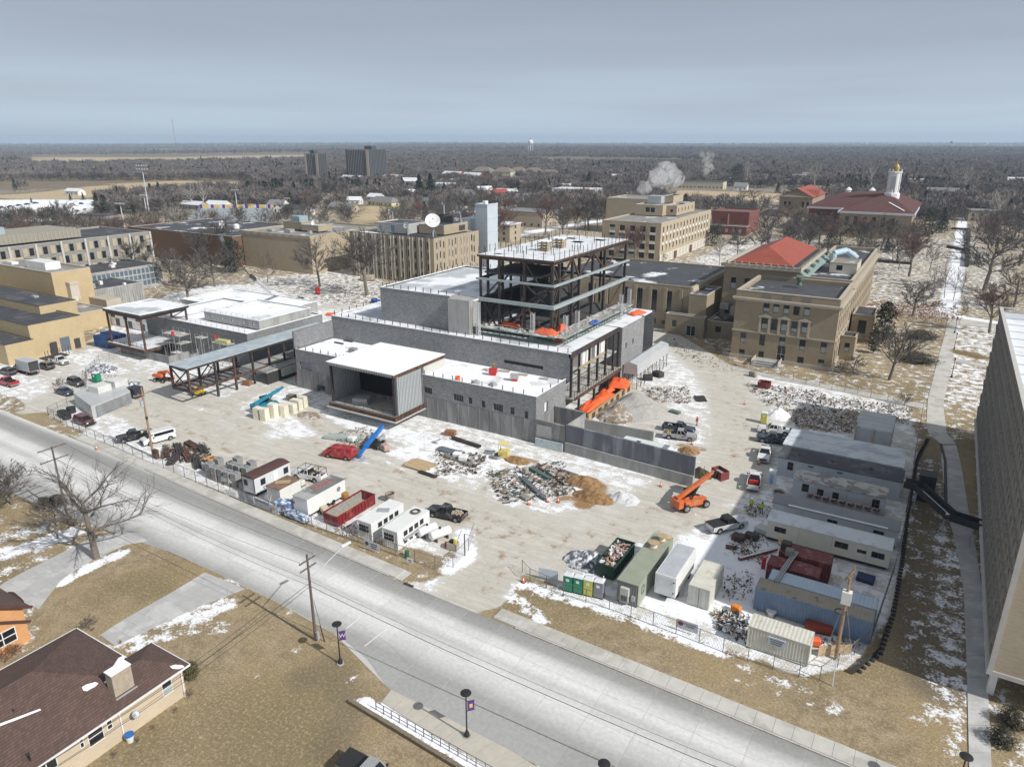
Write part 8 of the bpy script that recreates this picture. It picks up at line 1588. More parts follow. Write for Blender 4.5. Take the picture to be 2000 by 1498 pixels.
for i,(px,py,w,h) in enumerate(((505,817,1.3,2.3),(518,820,1.3,2.4),(535,816,1.5,3.0),(552,812,2.2,2.3),(568,806,2.4,2.0),(580,800,2.2,2.2),(592,795,1.6,2.3))):
 c=at(px,py); t=T('insulation_stack','cream foam board stack near the teal lift, number %s from the left'%['one','two','three','four','five','six','seven'][i],'insulation stack',c,.15)
 for j in range(3): P('bundle',MB().box(-w/2,w/2,-.65,.65,h*j/3+.01,h*(j+1)/3-.01),INS,t,False)
c=at(570,782); t=T('block_pallet','brown wrapped pallet of stone at the shadow behind the foam stacks','block pallet',c,.2)
for i in range(3):
 for j in range(2): P('block',MB().box(-.9+i*.6,-.32+i*.6,-.6,.6,.1+j*.6,.66+j*.6),mat('brown_stone',(.2,.17,.15),.9,.3,2),t,False)
# == machines
def bigwheel(parent,x,y,r,w=.4,grey=True):
 a,b=wheelmesh(r,w); q=P('wheel',a,parent=parent,loc=(x,y,r)); P('rim',b,parent=q)
ORM=mat('orange_machine_paint',(.62,.13,.03),.5,.15,1.5,second=(.48,.2,.1),sm=.3,ss=1.5); BLM=mat('blue_machine_paint',(.01,.14,.48),.4,.12,1.5); TEM=mat('teal_machine_paint',(.02,.22,.32),.45,.2,1.5); GRM=mat('grey_machine_cover',(.32,.35,.36),.4,.1,1.5)
def telehandler(label,px,py,rz,m,up,bucket,name='telehandler',sc=1):
 c=at(px,py); t=T(name,label,'telehandler',c,rz); t.scale=(sc,)*3
 P('chassis',MB().box(-2.6,2.3,-.5,.5,.7,1.3),m,t,False); o=P('counterweight',MB().box(-3.1,-2.2,-1.05,1.05,.7,1.9),m,t,False); bevel(o,.08)
 o=P('engine_cover',MB().box(-1.9,1.2,-1.15,-.45,.75,1.55),m,t,False); bevel(o,.08); o=P('cab_step_body',MB().box(-.9,1.1,.35,1.15,.75,1.5),m,t,False)
 cb=MB();
 for x in (-.7,.9):
  for y in (.4,1.1): cb.box(x-.05,x+.05,y-.05,y+.05,1.5,2.7)
 cb.box(-.8,1.0,.35,1.15,2.7,2.78); P('cab_frame',cb,TRIM,t,False); P('cab_glass',MB().box(-.66,.86,.44,1.06,1.52,2.68),CGL,t,False); P('seat',MB().box(-.4,.1,.55,.95,1.5,1.9),TRIM,t,False)
 e=(-2.4+5.8*math.cos(up),0,2.0+5.8*math.sin(up)); P('boom',MB().beam((-2.7,0,1.95),e,.5,.55),m,t,False); e2=(-2.4+6.8*math.cos(up),0,2.0+6.8*math.sin(up)); P('boom_extension',MB().beam(e,e2,.36,.4),m,t,False); P('hydraulic_ram',MB().tube((-.2,0,1.2),(e[0]*.5,0,e[2]*.8),.12,n=8),TRIM,t,False)
 if bucket:
  b=Vector(e2); P('quick_coupler',MB().box(b.x-.1,b.x+.4,-.4,.4,b.z-1.1,b.z+.1),TRIM,t,False)
  k=MB(); x0,x1,z0,z1=b.x+.4,b.x+2.0,b.z-1.3,b.z+.1
  k.face([(x0,-1.1,z0),(x1,-1.1,z0+.1),(x1,1.1,z0+.1),(x0,1.1,z0)]); k.face([(x0,-1.1,z0),(x0,1.1,z0),(x0,1.1,z1),(x0,-1.1,z1)])
  for y in (-1.1,1.1): k.face([(x0,y,z0),(x1,y,z0+.1),(x1-.1,y,z1),(x0,y,z1)])
  k.face([(x1,-1.1,z0+.1),(x1,1.1,z0+.1),(x1-.1,1.1,z1),(x1-.1,-1.1,z1)]); P('bucket',k,mat('dull_red_bucket',(.2,.05,.05),.7,.25,2),t,False); P('bucket_fill',MB().box(x0+.1,x1-.2,-1,1,z0+.2,z1-.5),mat('grey_grit',(.33,.31,.28),.95,.2,3),t,False); P('bucket_sign',MB().box(x1+.01,x1+.03,-.4,.4,z0+.5,z0+1),WHITE,t,False)
 for x in (-1.7,1.8):
  for y in (-1.05,1.05): bigwheel(t,x,y,.62,.42)
 return t
telehandler('orange telehandler lifting a red material hopper beside the wall end',1350,990,hd(1345,1000,1420,984)+.05,ORM,R(27),True)
telehandler('teal telehandler with white lettering on its boom behind the foam stacks',522,800,hd(505,806,545,793),TEM,R(14),False)
def boomlift(label,px,py,rz,m,boom,cover,name='boom_lift',basket=True):
 c=at(px,py); t=T(name,label,'boom lift',c,rz); P('chassis',MB().box(-1.3,1.3,-.7,.7,.45,.95),TRIM,t,False); P('turntable',MB().lathe([(.7,0),(.7,.2),(0,.2)],(0,0,.96),14),TRIM,t,False)
 o=P('engine_cover',MB().box(-1.7,.9,-1.15,-.35,1.18,1.95).box(-1.7,.2,.35,1.05,1.18,1.8),[cover],t,False); bevel(o,.15,3)
 for a,b,w in boom: P('boom_section',MB().beam(a,b,w,w*1.15),m,t,False)
 e=Vector(boom[-1][1])
 if basket:
  k=MB()
  for z in (0,.55,1.05):
   k.box(e.x-.1,e.x+.8,-1,-.95,e.z-.9+z,e.z-.86+z); k.box(e.x-.1,e.x+.8,.95,1,e.z-.9+z,e.z-.86+z); k.box(e.x+.75,e.x+.8,-.95,.95,e.z-.9+z,e.z-.86+z)
  for x in (e.x-.1,e.x+.76):
   for y in (-1,.96): k.box(x,x+.04,y,y+.04,e.z-.9,e.z+.2)
  P('basket',k,m,t,False)
 for x in (-1.15,1.15):
  for y in (-.95,.95): bigwheel(t,x,y,.45,.35)
 return t
bl=boomlift('bright blue boom lift with a grey engine cover, boom raised over the snow',735,872,hd(740,862,692,898),BLM,[((-2.6,0,2.9),(3.6,0,1.4),.55),((3.6,0,1.4),(5.0,0,.9),.4),((5.0,0,.9),(5.6,0,.35),.35)],GRM); P('lettering_panel',MB().beam((-.6,-.3,2.45),(1.2,-.3,2.02),.03,.3),WHITE,bl,False)
boomlift('orange boom lift parked folded by the end of the long canopy',318,745,hd(300,742,340,748),ORM,[((-1.2,.2,1.9),(1.8,.2,2.5),.5),((1.8,.2,2.5),(3.4,.2,1.0),.35)],ORM)
c=at(390,772); t=T('scissor_lift','yellow compact lift beneath the near corner of the long canopy','lift',c,.4); P('body',MB().box(-.9,.9,-.6,.6,.4,1.9),mat('safety_yellow',(.6,.45,.04),.5),t,False); P('side_cover',MB().box(-1.8,-.92,-.5,.5,.3,1.3),BLM,t,False)
for x in (-1.4,.7):
 for y in (-.65,.65): bigwheel(t,x,y,.35,.25)
t=T('crane_boom','white telescopic crane boom with a dark jib reaching left behind the block wing','crane',at(560,595)); c=at(545,590);
b0=Vector((0,0,3)); d1=at(480,540,16)-at(545,590,0);
P('boom_section',MB().beam((0,0,2.5),(d1*.55).to_tuple(),.9,1.0),WHITE,t,False); P('boom_section',MB().beam((d1*.55).to_tuple(),(d1*1.0).to_tuple(),.6,.7),mat('white_steel',(.55,.56,.57),.5),t,False); P('boom_head',MB().beam((d1*.98).to_tuple(),(d1*1.1).to_tuple(),.7,.8),TRIM,t,False); P('jib',MB().beam((d1*1.14).to_tuple(),(d1*1.75+Vector((0,0,3))).to_tuple(),.16,.25),TRIM,t,False)
P('carrier',MB().box(-1,9,-1.3,1.3,.6,1.8),WHITE,t,False); P('crane_cab',MB().box(5,7,-1.2,1.2,1.8,3.0),CGL,t,False)
for x in (0,2,6,8):
 for y in (-1.2,1.2): bigwheel(t,x,y,.5,.35)
c=at(1150,1000)
c=at(984,892); t=T('man_basket','yellow man basket with a roof standing on the snowy ground','man basket',c,.3)
Y_=mat('pale_yellow_steel',(.6,.5,.16),.6,.2,2); P('basket_body',MB().box(-.8,.8,-.8,.8,.1,1.2),[Y_],t,False); P('roof',MB().box(-.9,.9,-.9,.9,2.5,2.6),mat('pale_yellow_sheet',(.65,.58,.3),.7),t,False)
for x in (-.75,.75):
 for y in (-.75,.75): P('post',MB().box(x-.04,x+.04,y-.04,y+.04,1.2,2.5),[Y_],t,False)
def tub(label,px,py,r=.8,h=.6,m=GALV,inside=TRIM,z=0):
 c=at(px,py,z); t=T('round_tub',label,'tub',c); P('shell',MB().lathe([(r*.7,0),(r,h),(r*.9,h),(r*.65,.08),(0,.08)],(0,0,0),16),m,t,False); P('contents',MB().lathe([(r*.7,h*.7),(0,h*.75)],(0,0,0),12),[inside],t,False)
tub('round concrete-grey tub left of the yellow man basket',972,895,.95,.7,mat('cement_grey',(.36,.36,.35),.9,.2)); tub('round tub holding rusty steel beside the pale trailer',1521,965,.95,.5,mat('cement_grey',(.36,.36,.35),.9,.2),RUST); tub('stone-coloured round hopper on a stand behind the white containers',762,978,.75,1.3,mat('rusty_beige',(.3,.26,.2),.8,.3,2),TRIM); tub('white bucket with black rim near the man basket',856,866,.55,.8,WHITE)
tub('spool-like grey drum in the snow among the beams',921,903,.6,.8,mat('cement_grey',(.36,.36,.35),.9,.2),GALV)
# == people
def person(label,px,py,rz,top,pants,hat=None,pose=0,skin=(.35,.2,.13),z=0):
 c=at(px,py,z); t=T('person',label,'person',c,rz); me=bpy.data.meshes.new('body')
 s=.12*pose
 J=[(0,0,.95),(0,0,1.18),(0,0,1.40),(0,0,1.52),(0,.01,1.66),(0,0,1.76), (-.09,0,.92),(-.11,.05+s,.5),(-.12,0+s*.5,.09),(-.12,.12+s*.5,.05),(.09,0,.92),(.11,.04-s,.5),(.12,-.02-s,.09),(.12,.1-s,.05), (-.2,0,1.42),(-.27,.02,1.15),(-.24,.14+s,.93),(-.24,.17+s,.86),(.2,0,1.42),(.27,.02,1.15),(.24,.14-s,.93),(.24,.17-s,.86)]
 E=[(0,1),(1,2),(2,3),(3,4),(4,5),(0,6),(6,7),(7,8),(8,9),(0,10),(10,11),(11,12),(12,13),(2,14),(14,15),(15,16),(16,17),(2,18),(18,19),(19,20),(20,21)]
 Rr=[(.16,.12),(.15,.11),(.17,.12),(.06,.06),(.09,.10),(.07,.08),(.1,.1),(.075,.075),(.055,.06),(.045,.04),(.1,.1),(.075,.075),(.055,.06),(.045,.04),(.075,.075),(.055,.055),(.04,.04),(.04,.035),(.075,.075),(.055,.055),(.04,.04),(.04,.035)]
 me.from_pydata(J,E,[]); o=bpy.data.objects.new('body',me); COL.objects.link(o); o.parent=t; KIDS.setdefault(t.name,[]).append(o)
 sk=o.modifiers.new('skin','SKIN'); o.modifiers.new('sub','SUBSURF').levels=1
 if not me.skin_vertices:
  o.data.attributes
 for v,(a,b) in zip(me.skin_vertices[0].data if me.skin_vertices else [],Rr): v.radius=(a,b)
 if me.skin_vertices: me.skin_vertices[0].data[0].use_root=True
 me.materials.append(pants)
 ring_=lambda w,d,z0,z1,m,nm,fl=1.0:P(nm,MB().lathe([(1,0),(1.08*fl,(z1-z0)*.4),(1.02,(z1-z0))],(0,0,0),12),m,t,False)
 j=P('jacket',MB().lathe([(.185,.88),(.205,1.0),(.20,1.2),(.215,1.36),(.16,1.47),(.07,1.5)],(0,0,0),12),[top],t,False); j.scale=(1.12,.78,1)
 for s_ in (-1,1): P('sleeve',MB().tube((s_*.19,0,1.43),(s_*.275,.02,1.14),.085,.075,8).tube((s_*.275,.02,1.14),(s_*.245,.13,.95),.072,.055,8),[top],t,False)
 sm_=mat('skin',skin,.6,.05); P('head',MB().lathe([(0,0),(.07,.02),(.1,.1),(.105,.16),(.08,.23),(0,.26)],(0,.01,1.53),12),[sm_],t,False); P('nose',MB().cbox(0,.115,1.62,.025,.03,.04),[sm_],t,False)
 for s_ in (-1,1):
  hnd=P('hand',MB().cbox(s_*.24,.17,.84,.04,.07,.1),[sm_],t,False)
  for f in range(4): P('finger',MB().tube((s_*.24,.15+f*.018,.845),(s_*.235,.155+f*.018,.78+.008*abs(f-1)),.009,.007,5),[sm_],hnd,False)
  P('thumb',MB().tube((s_*.225,.2,.9),(s_*.2,.225,.85),.011,.008,5),[sm_],hnd,False)
  P('boot',MB().box(s_*.12-.05,s_*.12+.05,-.08,.2,0,.1),TRIM,t,False)
 P('hard_hat',MB().lathe([(.155,0),(.15,.02),(.125,.03),(.12,.08),(.08,.13),(0,.145)],(0,.01,1.7),14),[hat or WHITE],t,False)
 return t
HIV=mat('lime_high_vis',(.42,.62,.05),.7); HIO=mat('orange_high_vis',(.75,.14,.03),.7); DENIM=mat('dark_trousers',(.03,.035,.045),.9); TANP=mat('tan_trousers',(.25,.2,.14),.9)
person('worker in an orange jacket and dark trousers standing near the dark blue pickup',1361,831,2.5,HIO,DENIM,HIO,.6)
person('worker with a white hard hat and lime vest, left of the pair by the trailers',1466,994,3.3,HIV,TANP,WHITE,.4); person('worker in a lime jacket with a dark hat, right of the pair by the trailers',1487,1002,.5,HIV,DENIM,TRIM,.2)
person('worker in dark clothes beside the red mixer on the lower roof',965,728,.5,mat('yellow_brown_jacket',(.2,.17,.06),.9),DENIM,mat('safety_yellow',(.6,.45,.04),.5),.2,z=8.45)
def cone(label,px,py,z=0):
 c=at(px,py,z); t=T('traffic_cone',label,'traffic cone',c); P('base',MB().box(-.25,.25,-.25,.25,0,.05),TRIM,t,False); P('shell',MB().lathe([(.19,.05),(.11,.42),(.11,.42),(.04,.9),(0,.91)],(0,0,0),12),HIO,t,False); P('white_band',MB().lathe([(.128,.38),(.09,.58)],(0,0,0),12),WHITE,t,False)
for px,py,lb_ in ((1482,907,'orange cone at the bumper of the white work truck'),(1032,985,'red cone lying at the edge of the material yard'),(1069,980,'orange cone at the edge of the yard, middle of three'),(1090,981,'orange cone at the edge of the yard, right of three'),(1022,1137,'orange cone at the fence corner by the site entrance'),(1290,950,'red cone on the snow before the long retaining wall, left'),(1376,920,'tall red cone on the snow beyond the wall end'),(1330,945,'orange cone leaning at the end of the long retaining wall'),(189,878,'red marker by the fence near the bare strip'),(108,760,'red marker left of the navy sedan'),(1454,790,'red cone among the far material piles'),(1351,868,'red barrier cone at the front of the silver pickup')): cone(lb_,px,py)
# == foreground houses
SHG=brickmat('brown_shingles',(.09,.056,.046),(.13,.083,.068),(.06,.038,.034),.3,.11,.012,.12); WTRIM=mat('white_gutter',(.74,.74,.74),.5)
PB=brickmat('pale_buff_house_brick',(.52,.43,.32),(.56,.47,.35),(.48,.42,.33),.3,.1,.006,.07)
t=T('house','tan brick house with brown hipped shingle roof and chimney in the near left corner','house',(-62,20,0))
wins=[]
for a,b,c,d in ((316,338,1328,1357),(155,165,1438,1462),(169,204,1415,1450),(208,221,1405,1425),(62,112,1470,1498)):
 y0,_=gxp(a,(c+d)/2,-55.9); y1,_=gxp(b,(c+d)/2,-55.9); _,z1=gxp((a+b)/2,c,-55.9); _,z0=gxp((a+b)/2,d,-55.9); ex=max(0,z1-3.1); wins.append((min(y0,y1),max(y0,y1),max(.4,z0-ex),z1-ex))
mb=MB(); wallface(mb,'E',-55.9,5,31.6,0,3.4,wins,.15); wallface(mb,'N',31.6,-61,-55.9,0,3.4); wallface(mb,'W',-69.6,5,29,0,3.4); wallface(mb,'N',29,-69.6,-61,0,3.4); wallface(mb,'S',5,-69.6,-55.9,0,3.4); wallface(mb,'W',-61,29,31.6,0,3.4); P('wall',mb,[PB],t)
for a,b,c,d in wins: window(t,'E',-55.9,(a+b)/2,c,b-a,d-c,.06,fr=FRAME_W,mull=(1 if b-a<1.6 else 2,2 if b-a<1.6 else 1),split=.45 if a>28 else None)
mb=MB(); X0,X1,Ya,Yb,ze,zr=-70.1,-55.4,4.4,29.5,3.45,6.7; rx=-62.75
mb.face([(X1,Ya,ze),(X1,Yb,ze),(rx,Yb-7.3,zr),(rx,Ya+7.3,zr)]); mb.face([(X0,Yb,ze),(X0,Ya,ze),(rx,Ya+7.3,zr),(rx,Yb-7.3,zr)]); mb.face([(X1,Yb,ze),(X0,Yb,ze),(rx,Yb-7.3,zr)]); mb.face([(X0,Ya,ze),(X1,Ya,ze),(rx,Ya+7.3,zr)]); P('roof',mb,SHG,t)
mb=MB(); wx=-58.4; mb.face([(X1,22,ze+.02),(X1,32.1,ze+.02),(wx,29.1,ze+1.35),(wx,22,ze+1.35)]); mb.face([(-61.4,32.1,ze+.02),(-61.4,22,ze+.02),(wx,22,ze+1.35),(wx,29.1,ze+1.35)]); mb.face([(X1,32.1,ze+.02),(-61.4,32.1,ze+.02),(wx,29.1,ze+1.35)]); P('roof',mb,SHG,t)
P('gutter',MB().box(X1,X1+.12,Ya,32.1,ze-.14,ze).box(-61.5,X1,32.1,32.2,ze-.14,ze).box(X0,-61.5,Yb,Yb+.1,ze-.14,ze).box(X0-.12,X0,Ya,Yb,ze-.14,ze),WTRIM,t)
ch=P('chimney',MB().box(-57.6,-56.6,25.6,27.4,3.6,6.3),mat('weathered_tan_brick',(.36,.31,.24),.9,.25,2),t); P('chimney_cap',MB().box(-57.65,-56.55,25.55,27.45,6.3,6.38),SNOW,ch); P('flashing',MB().box(-56.6,-56.3,25.5,27.5,3.75,3.95),GALV,ch)
P('downpipe',MB().box(-55.85,-55.75,31.3,31.4,0,3.3).box(-55.85,-55.78,25.2,25.3,0,3.3),WTRIM,t)
c=at(90,1320,5.9); P('roof_vent',MB().lathe([(.28,0),(.28,.15),(0,.25)],(c.x,c.y,5.6),12),WHITE,t)
for px,py,z in ((27,1390,5.6),(57,1475,4.4)): c=at(px,py,z); P('vent_pipe',MB().tube((c.x,c.y,z-.5),(c.x,c.y,z+.3),.06,n=6),TRIM,t)
def patch(pts,m,name='snow_patch',par=None):
 mb=MB(); mb.face(pts); return P(name,mb,m,par)
def roofsnow(poly,n=Vector((.4422,0,1)),d0=Vector((-55.4,0,3.5))):
 mb=MB(); q=[]
 for px,py in poly: d=_M@Vector((px-1000,749-py,-1387)); k=n.dot(d0-Vector((0,0,CAMH)))/n.dot(d); q.append(Vector((0,0,CAMH))+d*k)
 nn=len(q); mb.raw([p+Vector((0,0,.03)) for p in q]+[p+Vector((0,0,-.02)) for p in q],[tuple(range(nn))]+[(i,(i+1)%nn,nn+(i+1)%nn,nn+i) for i in range(nn)]); P('snow_patch',mb,SNOW,t)
roofsnow([(160,1342),(168,1337),(186,1332),(192,1334),(186,1340),(178,1344),(170,1349),(163,1348)]); roofsnow([(203,1332),(210,1327),(213,1329),(206,1334)]); roofsnow([(332,1301),(342,1298),(356,1299),(360,1302),(348,1306),(336,1305)]); roofsnow([(214,1318),(218,1305),(231,1285),(241,1280),(246,1281),(236,1296),(226,1312)],Vector((.05,.4422,1)),Vector((-62,29.5,3.75))); roofsnow([(0,1413),(30,1402),(78,1384),(80,1386),(40,1402),(0,1417)],Vector((.44,0,1)),Vector((-62,0,6.45)))
c=at(255,1447); t=T('rain_barrel','white bin with a blue lid beside the tan brick house','barrel',c); P('tub',MB().lathe([(.28,0),(.36,.7),(0,.7)],(0,0,0),14),WHITE,t,False); P('lid',MB().lathe([(.4,.7),(.38,.85),(0,.9)],(0,0,0),14),mat('blue_lid',(.02,.14,.45),.5),t,False)
c=at(262,1425); t=T('satellite_dish','small grey satellite dish on the tan house wall','satellite dish',(-55.7,c.y,0)); q=P('reflector',MB().lathe([(0,0),(.25,.05),(.36,.12)],(0,0,0),14),GALV,t,False); q.location=(.45,0,2.2); q.rotation_euler=(0,R(50),0); P('arm',MB().beam((0,0,2.0),(.45,0,2.2),.05),GALV,t,False)
for px,py,k,w,h,lb_ in ((371,1322,'gshrub',.6,1.8,'clipped olive-green evergreen at the corner of the tan house'),(372,1362,'bush',.5,1.1,'bare twiggy shrub at the right end of the tan house'),(345,1392,'bush',.4,.8,'bare twiggy shrub by the tan house, second'),(300,1425,'bush',.35,.7,'bare twiggy shrub by the tan house, third'),(270,1452,'bush',.4,.8,'bare twiggy shrub below the blue-lidded bin'),(225,1478,'bush',.4,.8,'bare twiggy shrub at the bottom of the tan house wall'),(175,1228,'bush',.8,1.6,'dark bare bush behind the tan house'),(30,1278,'rbush',.8,1.4,'brown bush before the orange house, right'),(5,1292,'rbush',.8,1.4,'brown bush before the orange house, left'),(112,985,'shrub',1.2,1.6,'dark clipped hedge bush by the driveway'),(88,990,'shrub',1.2,1.6,'second dark hedge bush by the driveway'),(118,757,'bush',.8,2.4,'small bare bush beside the navy sedan'),(1955,1450,'shrub',.9,1.7,'dark juniper at the foot of the high-rise, nearer'),(1975,1415,'shrub',.9,1.8,'dark juniper at the foot of the high-rise, farther'),(236,1258,'rbush',.4,.6,'tuft of brown ornamental grass behind the tan house')): tree(k,at(px,py),h,lb_,cat='shrub',name='shrub',wide=w*(1 if k=='shrub' else 1.6))
t=T('house','orange brick house with brown roof trim at the left edge','house',(-84,22,0)); OX=-77.4
def prw(a,b,c,d):
 y0,z1=gxp(a,c,OX); y1,z0=gxp(b,d,OX); return (min(y0,y1),max(y0,y1),max(.5,min(z0,z1)),max(z0,z1))
mb=MB(); mb.raw([(OX,14,0),(OX,28,0),(OX,28,4.4),(OX,21,8.6),(OX,14,4.4)],[(0,1,2,3,4)]); wallface(mb,'N',28,-95,OX,0,4.4); P('wall',mb,ORB,t)
for (y,z,w,h) in ((25.6,.9,2.6,1.7),(23.6,4.6,1.0,1.3)): window(t,'E',OX,y,z,w,h,-.02,fr=FRAME_W,mull=(2,2))
mb=MB(); mb.face([(OX+.5,28.6,4.1),(-96,28.6,4.1),(-96,21,8.7),(OX+.5,21,8.7)]); mb.face([(-96,13.4,4.1),(OX+.5,13.4,4.1),(OX+.5,21,8.7),(-96,21,8.7)]); P('roof',mb,SHG,t); P('rake_board',MB().beam((OX+.5,28.7,4.0),(OX+.5,21,8.65),.12,.3).beam((OX+.1,28.4,2.2),(OX+.1,22,5.9),.12,.3),mat('dark_brown_roof',(.085,.04,.035),.7,.15,1),t)
P('awning',MB().tube((-83,28.9,2.6),(-81.2,28.9,2.5),.9,.8,10),mat('dark_awning',(.05,.03,.03),.8),t)
# == poles, wires, lamps
PW=mat('weathered_pole_wood',(.12,.10,.085),.9,.25,2,stretch=(3,3,.3)); PWL=mat('new_pole_wood',(.30,.2,.12),.9,.25,2,stretch=(3,3,.3)); WIRE=mat('black_cable',(.02,.02,.02),.7)
def cable(label,p,q,sag,r=.02):
 p,q=Vector(p),Vector(q); t=tag(bpy.data.objects.new('cable',None),label,'cable'); mb=MB(); n=16; pr=p
 for i in range(1,n+1):
  f=i/n; c=p.lerp(q,f)-Vector((0,0,4*sag*f*(1-f))); mb.tube(pr,c,r,n=4,cap=False); pr=c
 bpy.data.objects.remove(t); return tag(P('cable',mb,WIRE),label,'cable')
def pole(label,px,py,top,m,arms=(),arm=1.3,r=.17,axis='y'):
 c=at(px,py); h=up_to(c,top); t=T('utility_pole',label,'utility pole',c); P('pole',MB().tube((0,0,0),(0,0,h),r,r*.65,10),m,t,False)
 for z in arms:
  a=P('crossarm',MB().box(-.06,.06,-arm,arm,h-z-.12,h-z) if axis=='y' else MB().box(-arm,arm,-.06,.06,h-z-.12,h-z),m,t,False)
  for s in (-1,-.5,.5,1): P('insulator',MB().lathe([(.05,0),(.07,.1),(.03,.2),(0,.2)],((0,s*arm*.92,h-z) if axis=='y' else (s*arm*.92,0,h-z)),6),GALV,a,False)
 return t,c,h
tA,cA,hA=pole('tall dark utility pole with a streetlight arm on the near verge',617,1250,1083,PW,(.6,1.5),1.1)
P('lamp_arm',MB().tube((0,0,hA-3),(1.1,4.2,hA-.8),.05,n=6),GALV,tA,False); P('street_light',MB().beam((1.0,3.9,hA-.8),(1.3,5.0,hA-.7),.3,.15),WHITE,tA,False); P('meter_box',MB().box(.2,.5,-.15,.15,.3,1.2),GALV,tA,False); P('guy_wire',MB().beam((.1,.2,5),(1.0,.3,0),.03).beam((1.0,.3,0),(.6,.25,2),.08),TRIM,tA,False)
tB,cB,hB=pole('utility pole with three grey transformers inside the fence, left',300,893,757,PWL,(1.1,),1.6,.2)
for a in (2.2,3.5,5.0): P('transformer',MB().tube((.45*math.cos(a),.45*math.sin(a),hB-3.2),(.45*math.cos(a),.45*math.sin(a),hB-2.1),.24,n=10),mat('grey_transformer',(.4,.44,.47),.5),tB,False)
P('sleeve_band',MB().tube((0,0,hB-5.6),(0,0,hB-5.1),.2,n=10),TRIM,tB,False); P('base_box',MB().box(.3,1.3,-.3,.3,0,1.6),RUST,tB,False)
tC,cC,hC=pole('old grey utility pole behind the big spreading tree',132,1010,872,PW,(.15,1.9),1.9)
tD,cD,hD=pole('new brown utility pole with a white transformer near the cream container',1632,1287,1128,PWL,(),1,.2)
P('crossarm',MB().beam((-.5,-.1,hD-.6),(.3,.4,hD+.9),.12).beam((-.1,-.3,hD-1.2),(.2,.8,hD+1),.12),PWL,tD,False); P('transformer',MB().box(-.45,.45,-.35,.35,hD-3,hD-1.6),WHITE,tD,False); P('wire_coil',MB().lathe([(.5,0),(.6,.06),(.5,.12)],(-.3,-.3,hD-4),12),TRIM,tD,False); P('guy_wire',MB().beam((.1,0,hD-3),(1.6,0,0),.03).beam((-.1,0,hD-3),(-1.2,-.3,0),.03),GALV,tD,False)
for k,(dy,dz,s) in enumerate(((-1,.05,.7),(1,.05,.7),(0,-2.6,.8),(.1,-3.4,1.0))):
 a=cA+Vector((0,dy,hA-.5+dz)); cable('overhead cable %s along the road to the left pole'%('one','two','three','four')[k],a,cC+Vector((0,dy*1.6,hC-.1+dz*.6)),s);
 if k>1: cable('overhead cable %s running on to the right over the road'%('','','one','two')[k],a,cA+Vector((75,1,hA-.5+dz)),1.4,.035 if k==3 else .02)
cable('thick cable dropping from the utility pole past the tan house',cA+Vector((0,0,hA-3.4)),(-55.3,12,3.9),.8,.035); cable('second cable dropping past the tan house wall',cA+Vector((0,0,hA-3.8)),(-55.1,11,3.3),1.0,.03)
DKL=mat('dark_bronze_lamp',(.02,.019,.02),.5,.1)
def lamp(label,c,h=5.0,banner=True,group=None,hat=True):
 t=T('street_lamp',label,'street lamp',c); P('footing',MB().lathe([(.38,0),(.38,.12),(0,.13)],(0,0,0),14),CONCL,t,False); P('base',MB().lathe([(.25,.12),(.24,.35),(.1,.75),(.07,.8)],(0,0,0),12),DKL,t,False); P('shaft',MB().tube((0,0,.7),(0,0,h-.45),.075,.06,10),DKL,t,False)
 P('head',MB().lathe([(.07,h-.5),(.2,h-.25),(.5,h-.12),(.5,h-.08),(.2,h),(0,h+.03)] if hat else [(.05,h-.5),(.18,h-.3),(.2,h-.05),(0,h+.12)],(0,0,0),16),DKL,t,False); P('lens',MB().lathe([(.1,h-.42),(.19,h-.24),(0,h-.24)],(0,0,0),10),WHITE,t,False)
 if banner:
  b=P('banner',MB().box(.12,.75,-.01,.01,h-2.1,h-1.1),mat('purple_lamp_banner',(.09,.035,.2),.7),t,False); b.rotation_euler=(0,0,R(48)); P('banner_rod',MB().box(.05,.8,-.015,.015,h-1.08,h-1.04).box(.05,.8,-.015,.015,h-2.14,h-2.1),DKL,t,False).rotation_euler=(0,0,R(48))
  lettering(b,'W',.62,mat('cream_print',(.66,.6,.5),.7),(.43,-.03,h-1.6),(R(90),0,0)) if banner!='plain' else P('banner_emblem',MB().box(.3,.58,-.03,-.012,h-1.8,h-1.4),mat('gold_banner',(.6,.45,.15),.7),b,False)
 return t
lamp('black street lamp with a purple W banner on the lawn near the utility pole',at(665,1296)); lamp('black street lamp with a purple banner on the near pavement',at(912,1438),banner='plain'); lamp('black street lamp cut off by the bottom edge',at(1180,1489,5.0).xy.to_3d()); lamp('black street lamp beside the grey path at the bottom right',at(1888,1475,5.0).xy.to_3d(),banner=False)
for (px,py),lb_ in zip(((1864,651),(1863,684),(1858,738)),('farthest','middle','nearest')): lamp('slender path lamp by the campus walk, the %s of three'%lb_,at(px,py),4.6,False,hat=False)
t=T('marker_pole','leaning white marker pole in the grass near the cream container','pole',at(1626,1340)); P('pole',MB().beam((0,0,0),(-.1,.5,2.9),.09),WHITE,t,False)
t=T('signpost','thin dark post in the snow by the site entrance','post',at(908,1085)); P('post',MB().box(-.05,.05,-.05,.05,0,3.2),TRIM,t,False)
